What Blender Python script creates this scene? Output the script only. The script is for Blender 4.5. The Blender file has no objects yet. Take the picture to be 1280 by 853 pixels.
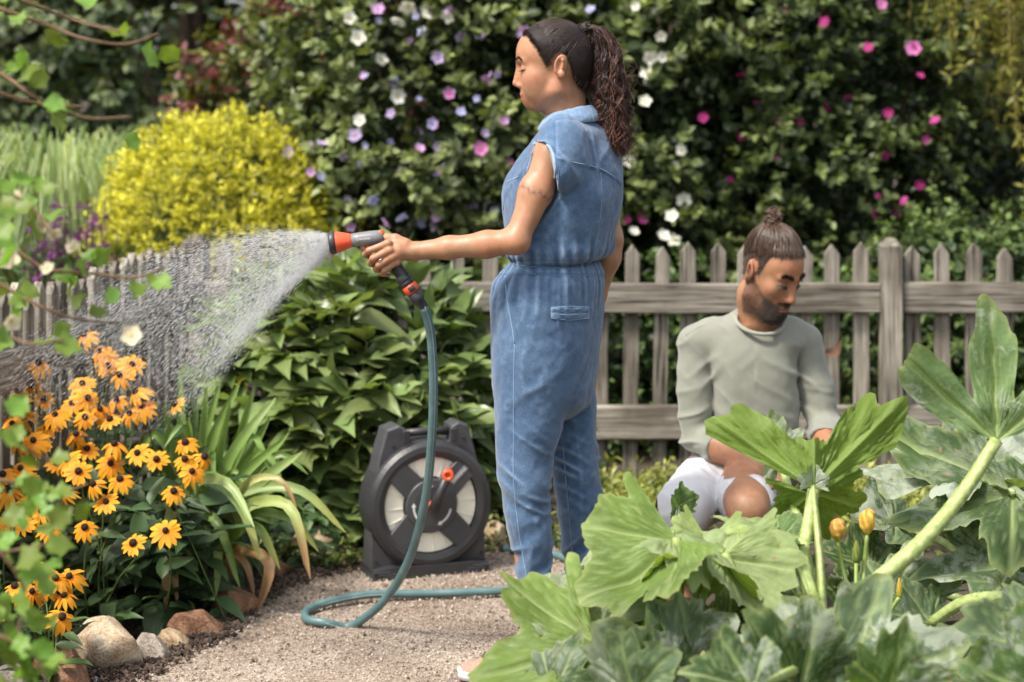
import bpy, math, random
import numpy as np
from mathutils import Vector, Matrix

# ---------------------------------------------------------------- camera, sky, sun, exposure
sc = bpy.context.scene
COL = sc.collection
FPX, CAM_H, HORIZON = 2489.0, 1.54, 100.0          # focal length in 1280-px units, eye height, horizon row

cam_data = bpy.data.cameras.new('camera')
cam_data.sensor_width = 36.0
cam_data.lens = FPX / 1280.0 * 36.0
cam_data.shift_y = -(426.5 - HORIZON) / 1280.0
cam_data.clip_start = 0.05
cam_data.clip_end = 400.0
cam_data.dof.use_dof = True
cam_data.dof.focus_distance = 4.75
cam_data.dof.aperture_fstop = 2.9
cam = bpy.data.objects.new('camera', cam_data)
cam.location = (0, 0, CAM_H)
cam.rotation_euler = (math.radians(90), 0, 0)
COL.objects.link(cam)
sc.camera = cam

SUN_ELEV, SUN_AZ = math.radians(56), math.radians(-128)   # azimuth measured from +Y towards +X; sun stands up, left and behind the camera
world = bpy.data.worlds.new('World')
sc.world = world
world.use_nodes = True
wn = world.node_tree.nodes
wl = world.node_tree.links
for n in list(wn):
    wn.remove(n)
w_out = wn.new('ShaderNodeOutputWorld')
w_bg = wn.new('ShaderNodeBackground')
w_sky = wn.new('ShaderNodeTexSky')
w_sky.sky_type = 'NISHITA'
w_sky.sun_disc = False
w_sky.sun_elevation = SUN_ELEV
w_sky.sun_rotation = SUN_AZ
w_sky.dust_density = 3.0
w_hs = wn.new('ShaderNodeHueSaturation')
w_hs.inputs['Saturation'].default_value = 0.30     # thin bright overcast
wl.new(w_sky.outputs[0], w_hs.inputs['Color'])
wl.new(w_hs.outputs[0], w_bg.inputs['Color'])
w_bg.inputs['Strength'].default_value = 0.14
wl.new(w_bg.outputs[0], w_out.inputs['Surface'])

sun_data = bpy.data.lights.new('sun', 'SUN')
sun_data.energy = 2.7
sun_data.angle = math.radians(10)
sun_data.color = (1.0, 0.93, 0.82)
sun = bpy.data.objects.new('sun', sun_data)
sdir = Vector((math.sin(SUN_AZ) * math.cos(SUN_ELEV), math.cos(SUN_AZ) * math.cos(SUN_ELEV), math.sin(SUN_ELEV)))
sun.rotation_euler = (-sdir).to_track_quat('-Z', 'Y').to_euler()
sun.location = sdir * 30
COL.objects.link(sun)

sc.view_settings.view_transform = 'Standard'
sc.view_settings.look = 'None'
sc.view_settings.exposure = 1.08
sc.view_settings.gamma = 1.0
sc.view_settings.use_curve_mapping = False
sc.render.engine = 'CYCLES'
sc.cycles.use_denoising = True
sc.cycles.max_bounces = 7
sc.cycles.diffuse_bounces = 3
sc.cycles.glossy_bounces = 3
sc.cycles.transmission_bounces = 4
sc.cycles.transparent_max_bounces = 8
sc.cycles.caustics_reflective = False
sc.cycles.caustics_refractive = False
sc.cycles.use_adaptive_sampling = True
sc.cycles.adaptive_threshold = 0.015

RNG = np.random.default_rng(7)
random.seed(7)


def at(px, py, d):
    """World point that stands at depth d (metres from the camera along +Y)."""
    return np.array([(px - 640.0) / FPX * d, d, CAM_H - (py - HORIZON) / FPX * d])


def ground_at(px, py):
    d = CAM_H * FPX / (py - HORIZON)
    return at(px, py, d)


# ---------------------------------------------------------------- object helpers
def set_props(o, label=None, cat=None, group=None, kind=None):
    if label: o['label'] = label
    if cat: o['category'] = cat
    if group: o['group'] = group
    if kind: o['kind'] = kind
    return o


def empty(name, loc, label=None, cat=None, group=None, kind=None):
    o = bpy.data.objects.new(name, None)
    o.empty_display_size = 0.05
    COL.objects.link(o)
    o.location = Vector([float(c) for c in loc])
    bpy.context.view_layer.update()
    return set_props(o, label, cat, group, kind)


def mesh_data(name, verts, faces, mat=None, smooth=True, col=None):
    """faces: (n,k) array of one size, or a list of such arrays / of index lists."""
    verts = np.asarray(verts, dtype=np.float32).reshape(-1, 3)
    me = bpy.data.meshes.new(name)
    if isinstance(faces, np.ndarray):
        faces = [faces]
    blocks = []
    ragged = []
    for f in faces:
        if isinstance(f, np.ndarray) and f.ndim == 2:
            blocks.append(f.astype(np.int32))
        else:
            ragged.append(list(f))
    loops = [b.ravel() for b in blocks] + [np.array(r, dtype=np.int32) for r in ragged]
    sizes = [np.full(len(b), b.shape[1], dtype=np.int32) for b in blocks] + [np.array([len(r)], dtype=np.int32) for r in ragged]
    loops = np.concatenate(loops) if loops else np.zeros(0, np.int32)
    sizes = np.concatenate(sizes) if sizes else np.zeros(0, np.int32)
    starts = np.concatenate([[0], np.cumsum(sizes)[:-1]]).astype(np.int32) if len(sizes) else np.zeros(0, np.int32)
    me.vertices.add(len(verts))
    me.vertices.foreach_set('co', verts.ravel())
    me.loops.add(len(loops))
    me.loops.foreach_set('vertex_index', loops)
    me.polygons.add(len(sizes))
    me.polygons.foreach_set('loop_start', starts)
    me.polygons.foreach_set('loop_total', sizes)
    me.polygons.foreach_set('use_smooth', np.full(len(sizes), bool(smooth)))
    if col is not None:
        a = me.color_attributes.new('Col', 'FLOAT_COLOR', 'POINT')
        c = np.ones((len(verts), 4), np.float32)
        c[:, :3] = col
        a.data.foreach_set('color', c.ravel())
    me.update(calc_edges=True)
    me.validate()
    if mat is not None:
        me.materials.append(mat)
    return me


def link(name, me, parent=None, loc=None, **kw):
    """Mesh vertices are in world space unless loc is given; a child keeps its world place."""
    o = bpy.data.objects.new(name, me)
    COL.objects.link(o)
    if loc is not None:
        o.location = Vector([float(c) for c in loc])
    if parent is not None:
        o.parent = parent
        o.matrix_parent_inverse = parent_inv(parent)
    return set_props(o, **kw)


_pinv = {}
def parent_inv(p):
    k = p.name
    if k not in _pinv:
        _pinv[k] = world_mat(p).inverted()
    return _pinv[k].copy()


def world_mat(o):
    m = o.matrix_basis.copy()
    if o.parent is not None:
        m = world_mat(o.parent) @ o.matrix_parent_inverse @ m
    return m


def obj(name, verts, faces, mat, parent=None, smooth=True, col=None, **kw):
    return link(name, mesh_data(name, verts, faces, mat, smooth, col), parent, **kw)


def basis(zdir, xhint=(0, 0, 1)):
    """3x3 (columns x,y,z) with y along zdir-like length axis... x from hint, see use."""
    y = np.asarray(zdir, float); y /= np.linalg.norm(y)
    n = np.asarray(xhint, float)
    n = n - y * np.dot(n, y)
    if np.linalg.norm(n) < 1e-6:
        n = np.array([1.0, 0, 0]) - y * y[0]
    n /= np.linalg.norm(n)
    x = np.cross(y, n)
    return np.stack([x, y, n], axis=1)          # columns: side, along, normal


def place(name, me, parent, R, t, s=1.0, **kw):
    """Object sharing mesh data: columns of R scaled by s, at t (world)."""
    o = bpy.data.objects.new(name, me)
    COL.objects.link(o)
    m = np.eye(4)
    m[:3, :3] = np.asarray(R) * s
    m[:3, 3] = t
    M = Matrix([[float(v) for v in r] for r in m])
    if parent is not None:
        o.parent = parent
        o.matrix_parent_inverse = parent_inv(parent)
    o.matrix_basis = M
    return set_props(o, **kw)


class MB:
    """Collects geometry of many template copies into one mesh."""
    def __init__(self):
        self.v, self.f, self.c, self.n = [], {}, [], 0

    def add(self, v, faces, col=None):
        v = np.asarray(v, np.float32).reshape(-1, 3)
        if isinstance(faces, np.ndarray): faces = [faces]
        for f in faces:
            f = np.asarray(f)
            if f.ndim == 1: f = f[None]
            self.f.setdefault(f.shape[1], []).append(f + self.n)
        self.v.append(v)
        c = np.ones((len(v), 3), np.float32) if col is None else np.broadcast_to(np.asarray(col, np.float32), (len(v), 3))
        self.c.append(c)
        self.n += len(v)

    def many(self, tv, tf, R, t, s, col):
        """R (n,3,3), t (n,3), s (n,) or (n,3), col (n,3)."""
        n = len(t)
        s = np.asarray(s, np.float32)
        if s.ndim == 1: s = np.repeat(s[:, None], 3, 1)
        v = np.einsum('nij,nkj->nki', R.astype(np.float32), tv[None].astype(np.float32) * s[:, None, :]) + t[:, None, :]
        k = len(tv)
        idx = (np.arange(n) * k)[:, None, None] + self.n
        tfs = [tf] if isinstance(tf, np.ndarray) else tf
        for f in tfs:
            self.f.setdefault(f.shape[1], []).append((f[None] + idx).reshape(-1, f.shape[1]))
        self.v.append(v.reshape(-1, 3).astype(np.float32))
        self.c.append(np.repeat(col.astype(np.float32), k, axis=0))
        self.n += n * k

    def data(self, name, mat, smooth=True):
        return mesh_data(name, np.concatenate(self.v), [np.concatenate(f) for f in self.f.values()], mat, smooth, np.concatenate(self.c))

    def build(self, name, mat, parent=None, smooth=True, **kw):
        return link(name, self.data(name, mat, smooth), parent, **kw)


def rand_basis(along, normal):
    """Vectorised basis(): along (n,3), normal (n,3) -> (n,3,3)."""
    y = along / np.linalg.norm(along, axis=1, keepdims=True)
    n = normal - y * np.sum(y * normal, 1, keepdims=True)
    n /= np.maximum(np.linalg.norm(n, axis=1, keepdims=True), 1e-6)
    x = np.cross(y, n)
    return np.stack([x, y, n], axis=2)


def smooth_path(pts, n):
    """Catmull-Rom through pts, n samples (evenly by parameter of chord length)."""
    P = np.asarray(pts, float)
    d = np.concatenate([[0], np.cumsum(np.linalg.norm(np.diff(P[:, :3], axis=0), axis=1))])
    u = np.linspace(0, d[-1], n)
    m = np.gradient(P, d, axis=0)
    i = np.clip(np.searchsorted(d, u, 'right') - 1, 0, len(P) - 2)
    h = (d[i + 1] - d[i])[:, None]
    t = ((u - d[i])[:, None]) / h
    return ((2*t**3 - 3*t**2 + 1) * P[i] + (t**3 - 2*t**2 + t) * h * m[i] + (-2*t**3 + 3*t**2) * P[i+1] + (t**3 - t**2) * h * m[i+1])


def tube(path, rad, seg=8, cap=True, flat=None):
    """Tube along a path (n,3) with radius scalar or (n,)."""
    P = np.asarray(path, float)
    n = len(P)
    r = np.broadcast_to(np.asarray(rad, float), (n,))
    T = np.gradient(P, axis=0)
    T /= np.maximum(np.linalg.norm(T, axis=1, keepdims=True), 1e-9)
    ref = np.array([0.0, 0, 1.0]) if abs(T[0, 2]) < 0.9 else np.array([1.0, 0, 0])
    N = np.zeros_like(P)
    nn = ref - T[0] * ref.dot(T[0]); nn /= np.linalg.norm(nn)
    for i in range(n):
        nn = nn - T[i] * nn.dot(T[i]); nn /= max(np.linalg.norm(nn), 1e-9)
        N[i] = nn
    B = np.cross(T, N)
    a = np.linspace(0, 2 * np.pi, seg, endpoint=False)
    V = P[:, None, :] + r[:, None, None] * (np.cos(a)[None, :, None] * N[:, None, :] + np.sin(a)[None, :, None] * B[:, None, :])
    i, j = np.meshgrid(np.arange(n - 1), np.arange(seg), indexing='ij')
    j2 = (j + 1) % seg
    F = np.stack([i * seg + j, i * seg + j2, (i + 1) * seg + j2, (i + 1) * seg + j], -1).reshape(-1, 4)
    V = V.reshape(-1, 3)
    faces = [F]
    if cap:
        faces.append(np.arange(seg)[::-1][None])
        faces.append((np.arange(seg) + (n - 1) * seg)[None])
    return V, faces


def box_vf(c, h, R=None, bev=0.0):
    """Box with chamfered edges (24 verts) about centre c, half sizes h."""
    h = np.asarray(h, float)
    b = min(bev, h.min() * 0.45)
    vs, idx = [], {}
    for sx in (-1, 1):
        for sy in (-1, 1):
            for sz in (-1, 1):
                s = np.array([sx, sy, sz])
                for ax in range(3):
                    p = s * (h - b); p[ax] = s[ax] * h[ax]
                    idx[(sx, sy, sz, ax)] = len(vs); vs.append(p)
    fs4, fs3 = [], []
    for ax in range(3):
        u, v = (ax + 1) % 3, (ax + 2) % 3
        for sg in (-1, 1):
            q = []
            for a, b2 in ((-1, -1), (1, -1), (1, 1), (-1, 1)):
                s = [0, 0, 0]; s[ax] = sg; s[u] = a; s[v] = b2
                q.append(idx[(*s, ax)])
            fs4.append(q if sg > 0 else q[::-1])
    if b > 0:
        for ax in range(3):                      # edges parallel to ax
            u, v = (ax + 1) % 3, (ax + 2) % 3
            for a in (-1, 1):
                for b2 in (-1, 1):
                    s0 = [0, 0, 0]; s0[ax] = -1; s0[u] = a; s0[v] = b2
                    s1 = list(s0); s1[ax] = 1
                    q = [idx[(*s0, u)], idx[(*s1, u)], idx[(*s1, v)], idx[(*s0, v)]]
                    fs4.append(q if a * b2 < 0 else q[::-1])
        for sx in (-1, 1):
            for sy in (-1, 1):
                for sz in (-1, 1):
                    t = [idx[(sx, sy, sz, 0)], idx[(sx, sy, sz, 1)], idx[(sx, sy, sz, 2)]]
                    fs3.append(t if sx * sy * sz > 0 else t[::-1])
    V = np.array(vs)
    if R is not None: V = V @ np.asarray(R).T
    V = V + np.asarray(c)
    F = [np.array(fs4)] + ([np.array(fs3)] if fs3 else [])
    return V, F


def lathe(prof, seg=32, axis_o=(0, 0, 0), R=None):
    """prof: list of (radius, height) turned about local z."""
    pr = np.asarray(prof, float)
    a = np.linspace(0, 2 * np.pi, seg, endpoint=False)
    V = np.stack([pr[:, 0][:, None] * np.cos(a), pr[:, 0][:, None] * np.sin(a), np.repeat(pr[:, 1][:, None], seg, 1)], -1)
    n = len(pr)
    i, j = np.meshgrid(np.arange(n - 1), np.arange(seg), indexing='ij')
    j2 = (j + 1) % seg
    F = np.stack([i * seg + j, i * seg + j2, (i + 1) * seg + j2, (i + 1) * seg + j], -1).reshape(-1, 4)
    V = V.reshape(-1, 3)
    if R is not None: V = V @ np.asarray(R).T
    return V + np.asarray(axis_o), [F]


def vnoise(p, seed=0):
    """Cheap smooth value noise, p (n,3) -> (n,) in -1..1."""
    p = np.asarray(p, np.float32)
    i = np.floor(p).astype(np.int64); f = p - i
    f = f * f * (3 - 2 * f)
    def h(a, b, c):
        x = (a * 73856093) ^ (b * 19349663) ^ (c * 83492791) ^ (seed * 2654435761)
        x = (x ^ (x >> 13)) * 1274126177
        x = (x ^ (x >> 16)) & 0xFFFF
        return x.astype(np.float32) / 32767.5 - 1.0
    r = 0
    for dx in (0, 1):
        for dy in (0, 1):
            for dz in (0, 1):
                w = (f[..., 0] if dx else 1 - f[..., 0]) * (f[..., 1] if dy else 1 - f[..., 1]) * (f[..., 2] if dz else 1 - f[..., 2])
                r = r + w * h(i[..., 0] + dx, i[..., 1] + dy, i[..., 2] + dz)
    return r


# ---------------------------------------------------------------- materials
def new_mat(name):
    m = bpy.data.materials.new(name)
    m.use_nodes = True
    nt = m.node_tree
    b = nt.nodes['Principled BSDF']
    return m, nt, b


def N(nt, typ, **kw):
    n = nt.nodes.new(typ)
    for k, v in kw.items():
        if k.startswith('i_'):
            key = k[2:].replace('_', ' ')
            n.inputs[key].default_value = v
        else:
            setattr(n, k, v)
    return n


def ramp(nt, fac, stops):
    r = nt.nodes.new('ShaderNodeValToRGB')
    el = r.color_ramp.elements
    while len(el) > 1: el.remove(el[-1])
    el[0].position = stops[0][0]; el[0].color = (*stops[0][1], 1)
    for p, c in stops[1:]:
        e = el.new(p); e.color = (*c, 1)
    nt.links.new(fac, r.inputs[0])
    return r.outputs[0]


def plain(name, col, rough=0.5, spec=0.5, noise=0.12, scale=40.0, bump=0.0, bscale=200.0, metal=0.0, coat=0.0):
    m, nt, b = new_mat(name)
    tc = N(nt, 'ShaderNodeTexCoord')
    nz = N(nt, 'ShaderNodeTexNoise', i_Scale=scale, i_Detail=4.0)
    nt.links.new(tc.outputs['Object'], nz.inputs['Vector'])
    c = np.array(col)
    out = ramp(nt, nz.outputs[0], [(0.3, tuple(c * (1 - noise))), (0.7, tuple(np.minimum(c * (1 + noise), 1)))])
    nt.links.new(out, b.inputs['Base Color'])
    b.inputs['Roughness'].default_value = rough
    b.inputs['Specular IOR Level'].default_value = spec
    b.inputs['Metallic'].default_value = metal
    b.inputs['Coat Weight'].default_value = coat
    if bump:
        n2 = N(nt, 'ShaderNodeTexNoise', i_Scale=bscale, i_Detail=3.0)
        nt.links.new(tc.outputs['Object'], n2.inputs['Vector'])
        bp = N(nt, 'ShaderNodeBump', i_Strength=bump, i_Distance=0.002)
        nt.links.new(n2.outputs[0], bp.inputs['Height'])
        nt.links.new(bp.outputs[0], b.inputs['Normal'])
    return m


def leaf_mat(name, base=None, trans=0.35, rough=0.42, spec=0.4, var=0.18, bump=0.25, bscale=60.0, tint=(1.25, 1.3, 0.5), objrand=False, hue=0.02):
    """Leaf: glossy-ish diffuse mixed with translucency. Colour from the mesh attribute Col, or base varied per object."""
    m, nt, b = new_mat(name)
    L = nt.links
    if base is None:
        at_ = N(nt, 'ShaderNodeVertexColor', layer_name='Col')
        colr = at_.outputs[0]
    else:
        rgb = N(nt, 'ShaderNodeRGB'); rgb.outputs[0].default_value = (*base, 1)
        colr = rgb.outputs[0]
    tc = N(nt, 'ShaderNodeTexCoord')
    nz = N(nt, 'ShaderNodeTexNoise', i_Scale=18.0, i_Detail=3.0)
    L.new(tc.outputs['Object'], nz.inputs['Vector'])
    mp = N(nt, 'ShaderNodeMapRange', i_From_Min=0.25, i_From_Max=0.75, i_To_Min=1 - var, i_To_Max=1 + var)
    L.new(nz.outputs[0], mp.inputs[0])
    hs = N(nt, 'ShaderNodeHueSaturation')
    L.new(colr, hs.inputs['Color']); L.new(mp.outputs[0], hs.inputs['Value'])
    if objrand:
        oi = N(nt, 'ShaderNodeObjectInfo')
        m1 = N(nt, 'ShaderNodeMapRange', i_To_Min=0.5 - hue, i_To_Max=0.5 + hue)
        L.new(oi.outputs['Random'], m1.inputs[0]); L.new(m1.outputs[0], hs.inputs['Hue'])
        mul = N(nt, 'ShaderNodeMath', operation='MULTIPLY_ADD'); mul.inputs[1].default_value = 0.55; mul.inputs[2].default_value = -0.27
        L.new(oi.outputs['Random'], mul.inputs[0])
        ad = N(nt, 'ShaderNodeMath', operation='ADD'); L.new(mul.outputs[0], ad.inputs[0]); L.new(mp.outputs[0], ad.inputs[1])
        L.new(ad.outputs[0], hs.inputs['Value'])
    L.new(hs.outputs[0], b.inputs['Base Color'])
    b.inputs['Roughness'].default_value = rough
    b.inputs['Specular IOR Level'].default_value = spec
    if bump:
        n2 = N(nt, 'ShaderNodeTexNoise', i_Scale=bscale, i_Detail=2.0)
        L.new(tc.outputs['Object'], n2.inputs['Vector'])
        bp = N(nt, 'ShaderNodeBump', i_Strength=bump, i_Distance=0.004)
        L.new(n2.outputs[0], bp.inputs['Height']); L.new(bp.outputs[0], b.inputs['Normal'])
    tr = N(nt, 'ShaderNodeBsdfTranslucent')
    mx = N(nt, 'ShaderNodeMix', data_type='RGBA', blend_type='MULTIPLY'); mx.inputs[0].default_value = 1.0
    L.new(hs.outputs[0], mx.inputs[6]); mx.inputs[7].default_value = (*tint, 1)
    L.new(mx.outputs[2], tr.inputs[0])
    ms = N(nt, 'ShaderNodeMixShader'); ms.inputs[0].default_value = trans
    L.new(b.outputs[0], ms.inputs[1]); L.new(tr.outputs[0], ms.inputs[2])
    L.new(ms.outputs[0], nt.nodes['Material Output'].inputs['Surface'])
    return m


def unit(v): return v / np.maximum(np.linalg.norm(v, axis=-1, keepdims=True), 1e-9)
# ================================================================ SETTING: ground, path, beds, rocks, fences
def soil_material():
    m, nt, b = new_mat('garden soil')
    L = nt.links
    tc = N(nt, 'ShaderNodeTexCoord')
    n1 = N(nt, 'ShaderNodeTexNoise', i_Scale=6.0, i_Detail=8.0, i_Roughness=0.7)
    L.new(tc.outputs['Object'], n1.inputs['Vector'])
    c = ramp(nt, n1.outputs[0], [(0.3, (0.028, 0.020, 0.014)), (0.6, (0.075, 0.055, 0.038)), (0.8, (0.13, 0.10, 0.07))])
    L.new(c, b.inputs['Base Color'])
    b.inputs['Roughness'].default_value = 0.95
    n2 = N(nt, 'ShaderNodeTexNoise', i_Scale=90.0, i_Detail=5.0)
    L.new(tc.outputs['Object'], n2.inputs['Vector'])
    bp = N(nt, 'ShaderNodeBump', i_Strength=0.9, i_Distance=0.02)
    L.new(n2.outputs[0], bp.inputs['Height']); L.new(bp.outputs[0], b.inputs['Normal'])
    return m


def path_material():
    m, nt, b = new_mat('fine path grit')
    L = nt.links
    tc = N(nt, 'ShaderNodeTexCoord')
    v = N(nt, 'ShaderNodeTexVoronoi', i_Scale=150.0)
    L.new(tc.outputs['Object'], v.inputs['Vector'])
    c1 = ramp(nt, v.outputs['Color'], [(0.1, (0.18, 0.135, 0.10)), (0.5, (0.34, 0.275, 0.22)), (0.9, (0.50, 0.43, 0.355))])
    n1 = N(nt, 'ShaderNodeTexNoise', i_Scale=3.0, i_Detail=6.0)
    L.new(tc.outputs['Object'], n1.inputs['Vector'])
    c2 = ramp(nt, n1.outputs[0], [(0.3, (0.62, 0.56, 0.52)), (0.65, (1, 1, 1))])
    mx = N(nt, 'ShaderNodeMix', data_type='RGBA', blend_type='MULTIPLY'); mx.inputs[0].default_value = 1.0
    L.new(c1, mx.inputs[6]); L.new(c2, mx.inputs[7])
    L.new(mx.outputs[2], b.inputs['Base Color'])
    b.inputs['Roughness'].default_value = 0.95
    bp = N(nt, 'ShaderNodeBump', i_Strength=0.8, i_Distance=0.006)
    L.new(v.outputs['Distance'], bp.inputs['Height']); L.new(bp.outputs[0], b.inputs['Normal'])
    return m


M_SOIL, M_PATH = soil_material(), path_material()

# one big sheet to the horizon, finer near the camera
gx = np.concatenate([np.linspace(-150, -8, 12), np.linspace(-7, 7, 57), np.linspace(8, 150, 12)])
gy = np.concatenate([np.linspace(-40, -2, 6), np.linspace(-1, 16, 69), np.linspace(18, 260, 14)])
GX, GY = np.meshgrid(gx, gy, indexing='ij')
gz = 0.012 * vnoise(np.stack([GX * 1.3, GY * 1.3, GX * 0], -1)) - 0.014
gi, gj = np.meshgrid(np.arange(len(gx) - 1), np.arange(len(gy) - 1), indexing='ij')
w_ = len(gy)
obj('ground', np.stack([GX, GY, gz], -1).reshape(-1, 3),
    np.stack([gi * w_ + gj, (gi + 1) * w_ + gj, (gi + 1) * w_ + gj + 1, gi * w_ + gj + 1], -1).reshape(-1, 4), M_SOIL, kind='structure')

# path: strip between a left and a right edge
left_px = [(-60, 1010), (70, 905), (170, 850), (255, 802), (318, 760), (345, 738), (395, 722), (440, 714), (470, 700), (560, 690), (625, 683), (660, 655), (690, 638)]
right_px = [(860, 1010), (850, 905), (840, 850), (830, 800), (822, 770), (815, 745), (810, 730), (806, 715), (802, 700), (798, 690), (795, 680), (792, 655), (788, 634)]
Lp = smooth_path([ground_at(*p) for p in left_px], 90)
Rp = smooth_path([ground_at(*p) for p in right_px], 90)
Lp[:, 0] += 0.02 * vnoise(Lp * 9); Lp[:, 1] += 0.02 * vnoise(Lp * 8 + 5)
nu = 40
uu = np.linspace(0, 1, nu)
PV = Lp[:, None, :] * (1 - uu)[None, :, None] + Rp[:, None, :] * uu[None, :, None]
PV[..., 2] = 0.004 + 0.006 * vnoise(PV * 2.2) + 0.006
pi_, pj_ = np.meshgrid(np.arange(89), np.arange(nu - 1), indexing='ij')
path = obj('path', PV.reshape(-1, 3), np.stack([pi_ * nu + pj_, pi_ * nu + pj_ + 1, (pi_ + 1) * nu + pj_ + 1, (pi_ + 1) * nu + pj_], -1).reshape(-1, 4), M_PATH, kind='structure')


def bilerp(U, V_):
    i = V_ * 88.999; k = np.floor(i).astype(int); f = (i - k)[:, None]
    l = Lp[k] * (1 - f) + Lp[k + 1] * f
    r = Rp[k] * (1 - f) + Rp[k + 1] * f
    return l * (1 - U)[:, None] + r * U[:, None]


# loose grit: tiny stones nobody could count
octa_v = np.array([[1, 0, 0], [-1, 0, 0], [0, 1, 0], [0, -1, 0], [0, 0, 1], [0, 0, -1]], float)
octa_f = np.array([[0, 2, 4], [2, 1, 4], [1, 3, 4], [3, 0, 4], [2, 0, 5], [1, 2, 5], [3, 1, 5], [0, 3, 5]])


def scatter_stones(P, size, cols):
    n = len(P)
    A = RNG.normal(size=(n, 3)); B = RNG.normal(size=(n, 3))
    s = size[:, None] * RNG.uniform(0.6, 1.2, (n, 3))
    mb = MB()
    mb.many(octa_v, octa_f, rand_basis(A, B), P, s, cols)
    return mb


ng = 20000
U, V_ = RNG.random(ng) * 0.97, RNG.random(ng) ** 0.8
P = bilerp(U, V_)
P[:, 2] = 0.013 + RNG.random(ng) * 0.003
size = 0.0020 + 0.0042 * RNG.random(ng) ** 3
tone = RNG.random(ng)[:, None]
cols = np.array([0.20, 0.150, 0.112]) * (1 - tone) + np.array([0.54, 0.465, 0.39]) * tone
cols *= np.where(RNG.random(ng) < 0.12, 0.4, 1.0)[:, None]
m_grit, nt_, b_ = new_mat('loose grit stones')
vc_ = N(nt_, 'ShaderNodeVertexColor', layer_name='Col'); nt_.links.new(vc_.outputs[0], b_.inputs['Base Color'])
b_.inputs['Roughness'].default_value = 0.9
g_ = scatter_stones(P, size, cols).build('gravel', m_grit, smooth=False)
set_props(g_, 'pale tan grit covering the garden path', 'gravel', kind='stuff')

# dark mulch crumbs along the bed edge
nm = 5200
V2 = RNG.random(nm); U2 = RNG.normal(0, 0.022, nm)
P = bilerp(np.clip(U2, -0.2, 1), V2 * 0.8)
P[:, 0] -= np.abs(RNG.normal(0, 0.05, nm)) - 0.02
P[:, 1] += RNG.normal(0, 0.03, nm)
P[:, 2] = 0.012 + RNG.random(nm) * 0.012
cols = np.array([0.05, 0.033, 0.024])[None] * RNG.uniform(0.4, 2.6, (nm, 1))
g_ = scatter_stones(P, 0.004 + 0.009 * RNG.random(nm) ** 3, cols).build('mulch', m_grit, smooth=False)
set_props(g_, 'dark crumbs of bark mulch along the edge of the flower bed', 'mulch', kind='stuff')

# raised vegetable bed under the marrow plants
bc = at(1010, 800, 4.15)
bx_ = np.linspace(-2.3, 2.6, 70); by_ = np.linspace(-1.9, 1.05, 50)
BX, BY = np.meshgrid(bx_, by_, indexing='ij')
fall = np.clip(1 - np.maximum(np.abs(BX - 0.35) / 1.15, np.abs(BY + 0.15) / 0.95), 0, 1)
bz = 0.34 * (1 - (1 - np.clip(fall / 0.45, 0, 1)) ** 2) - 0.03
bz += 0.02 * vnoise(np.stack([BX * 6, BY * 6, BX * 0], -1)) * (fall > 0)
bw = len(by_)
ii, jj = np.meshgrid(np.arange(69), np.arange(49), indexing='ij')
obj('vegetable_bed_soil', np.stack([BX + bc[0], BY + bc[1], bz], -1).reshape(-1, 3),
    np.stack([ii * bw + jj, (ii + 1) * bw + jj, (ii + 1) * bw + jj + 1, ii * bw + jj + 1], -1).reshape(-1, 4), M_SOIL, kind='structure')


# ---------------------------------------------------------------- rocks
def ico(sub):
    import bmesh
    bm = bmesh.new()
    bmesh.ops.create_icosphere(bm, subdivisions=sub, radius=1.0)
    v = np.array([x.co[:] for x in bm.verts]); f = np.array([[y.index for y in x.verts] for x in bm.faces])
    bm.free()
    return v, f


ICO4, ICO3, ICO2, ICO1 = ico(4), ico(2), ico(2), ico(1)


def rock_material(name, c0, c1, c2):
    m, nt, b = new_mat(name)
    L = nt.links
    tc = N(nt, 'ShaderNodeTexCoord')
    n1 = N(nt, 'ShaderNodeTexNoise', i_Scale=14.0, i_Detail=8.0, i_Roughness=0.65, i_Distortion=1.2)
    L.new(tc.outputs['Object'], n1.inputs['Vector'])
    c = ramp(nt, n1.outputs[0], [(0.33, c0), (0.5, c1), (0.66, c2)])
    n3 = N(nt, 'ShaderNodeTexNoise', i_Scale=160.0, i_Detail=4.0)
    L.new(tc.outputs['Object'], n3.inputs['Vector'])
    g = ramp(nt, n3.outputs[0], [(0.35, (0.55, 0.5, 0.46)), (0.55, (1, 1, 1))])
    mx = N(nt, 'ShaderNodeMix', data_type='RGBA', blend_type='MULTIPLY'); mx.inputs[0].default_value = 0.8
    L.new(c, mx.inputs[6]); L.new(g, mx.inputs[7]); L.new(mx.outputs[2], b.inputs['Base Color'])
    b.inputs['Roughness'].default_value = 0.85
    bp = N(nt, 'ShaderNodeBump', i_Strength=0.7, i_Distance=0.006)
    L.new(n3.outputs[0], bp.inputs['Height']); L.new(bp.outputs[0], b.inputs['Normal'])
    return m


MR_PALE = rock_material('pale sandstone', (0.30, 0.19, 0.10), (0.52, 0.41, 0.28), (0.62, 0.54, 0.42))
MR_RED = rock_material('red brown stone', (0.11, 0.05, 0.03), (0.26, 0.13, 0.07), (0.38, 0.24, 0.14))
MR_GREY = rock_material('grey stone', (0.20, 0.16, 0.13), (0.34, 0.30, 0.25), (0.46, 0.41, 0.35))
MR_TAN = rock_material('tan stone', (0.20, 0.13, 0.07), (0.38, 0.28, 0.17), (0.52, 0.42, 0.29))
MR_WHITE = rock_material('white pebble', (0.6, 0.58, 0.55), (0.72, 0.71, 0.69), (0.8, 0.79, 0.78))


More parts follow.
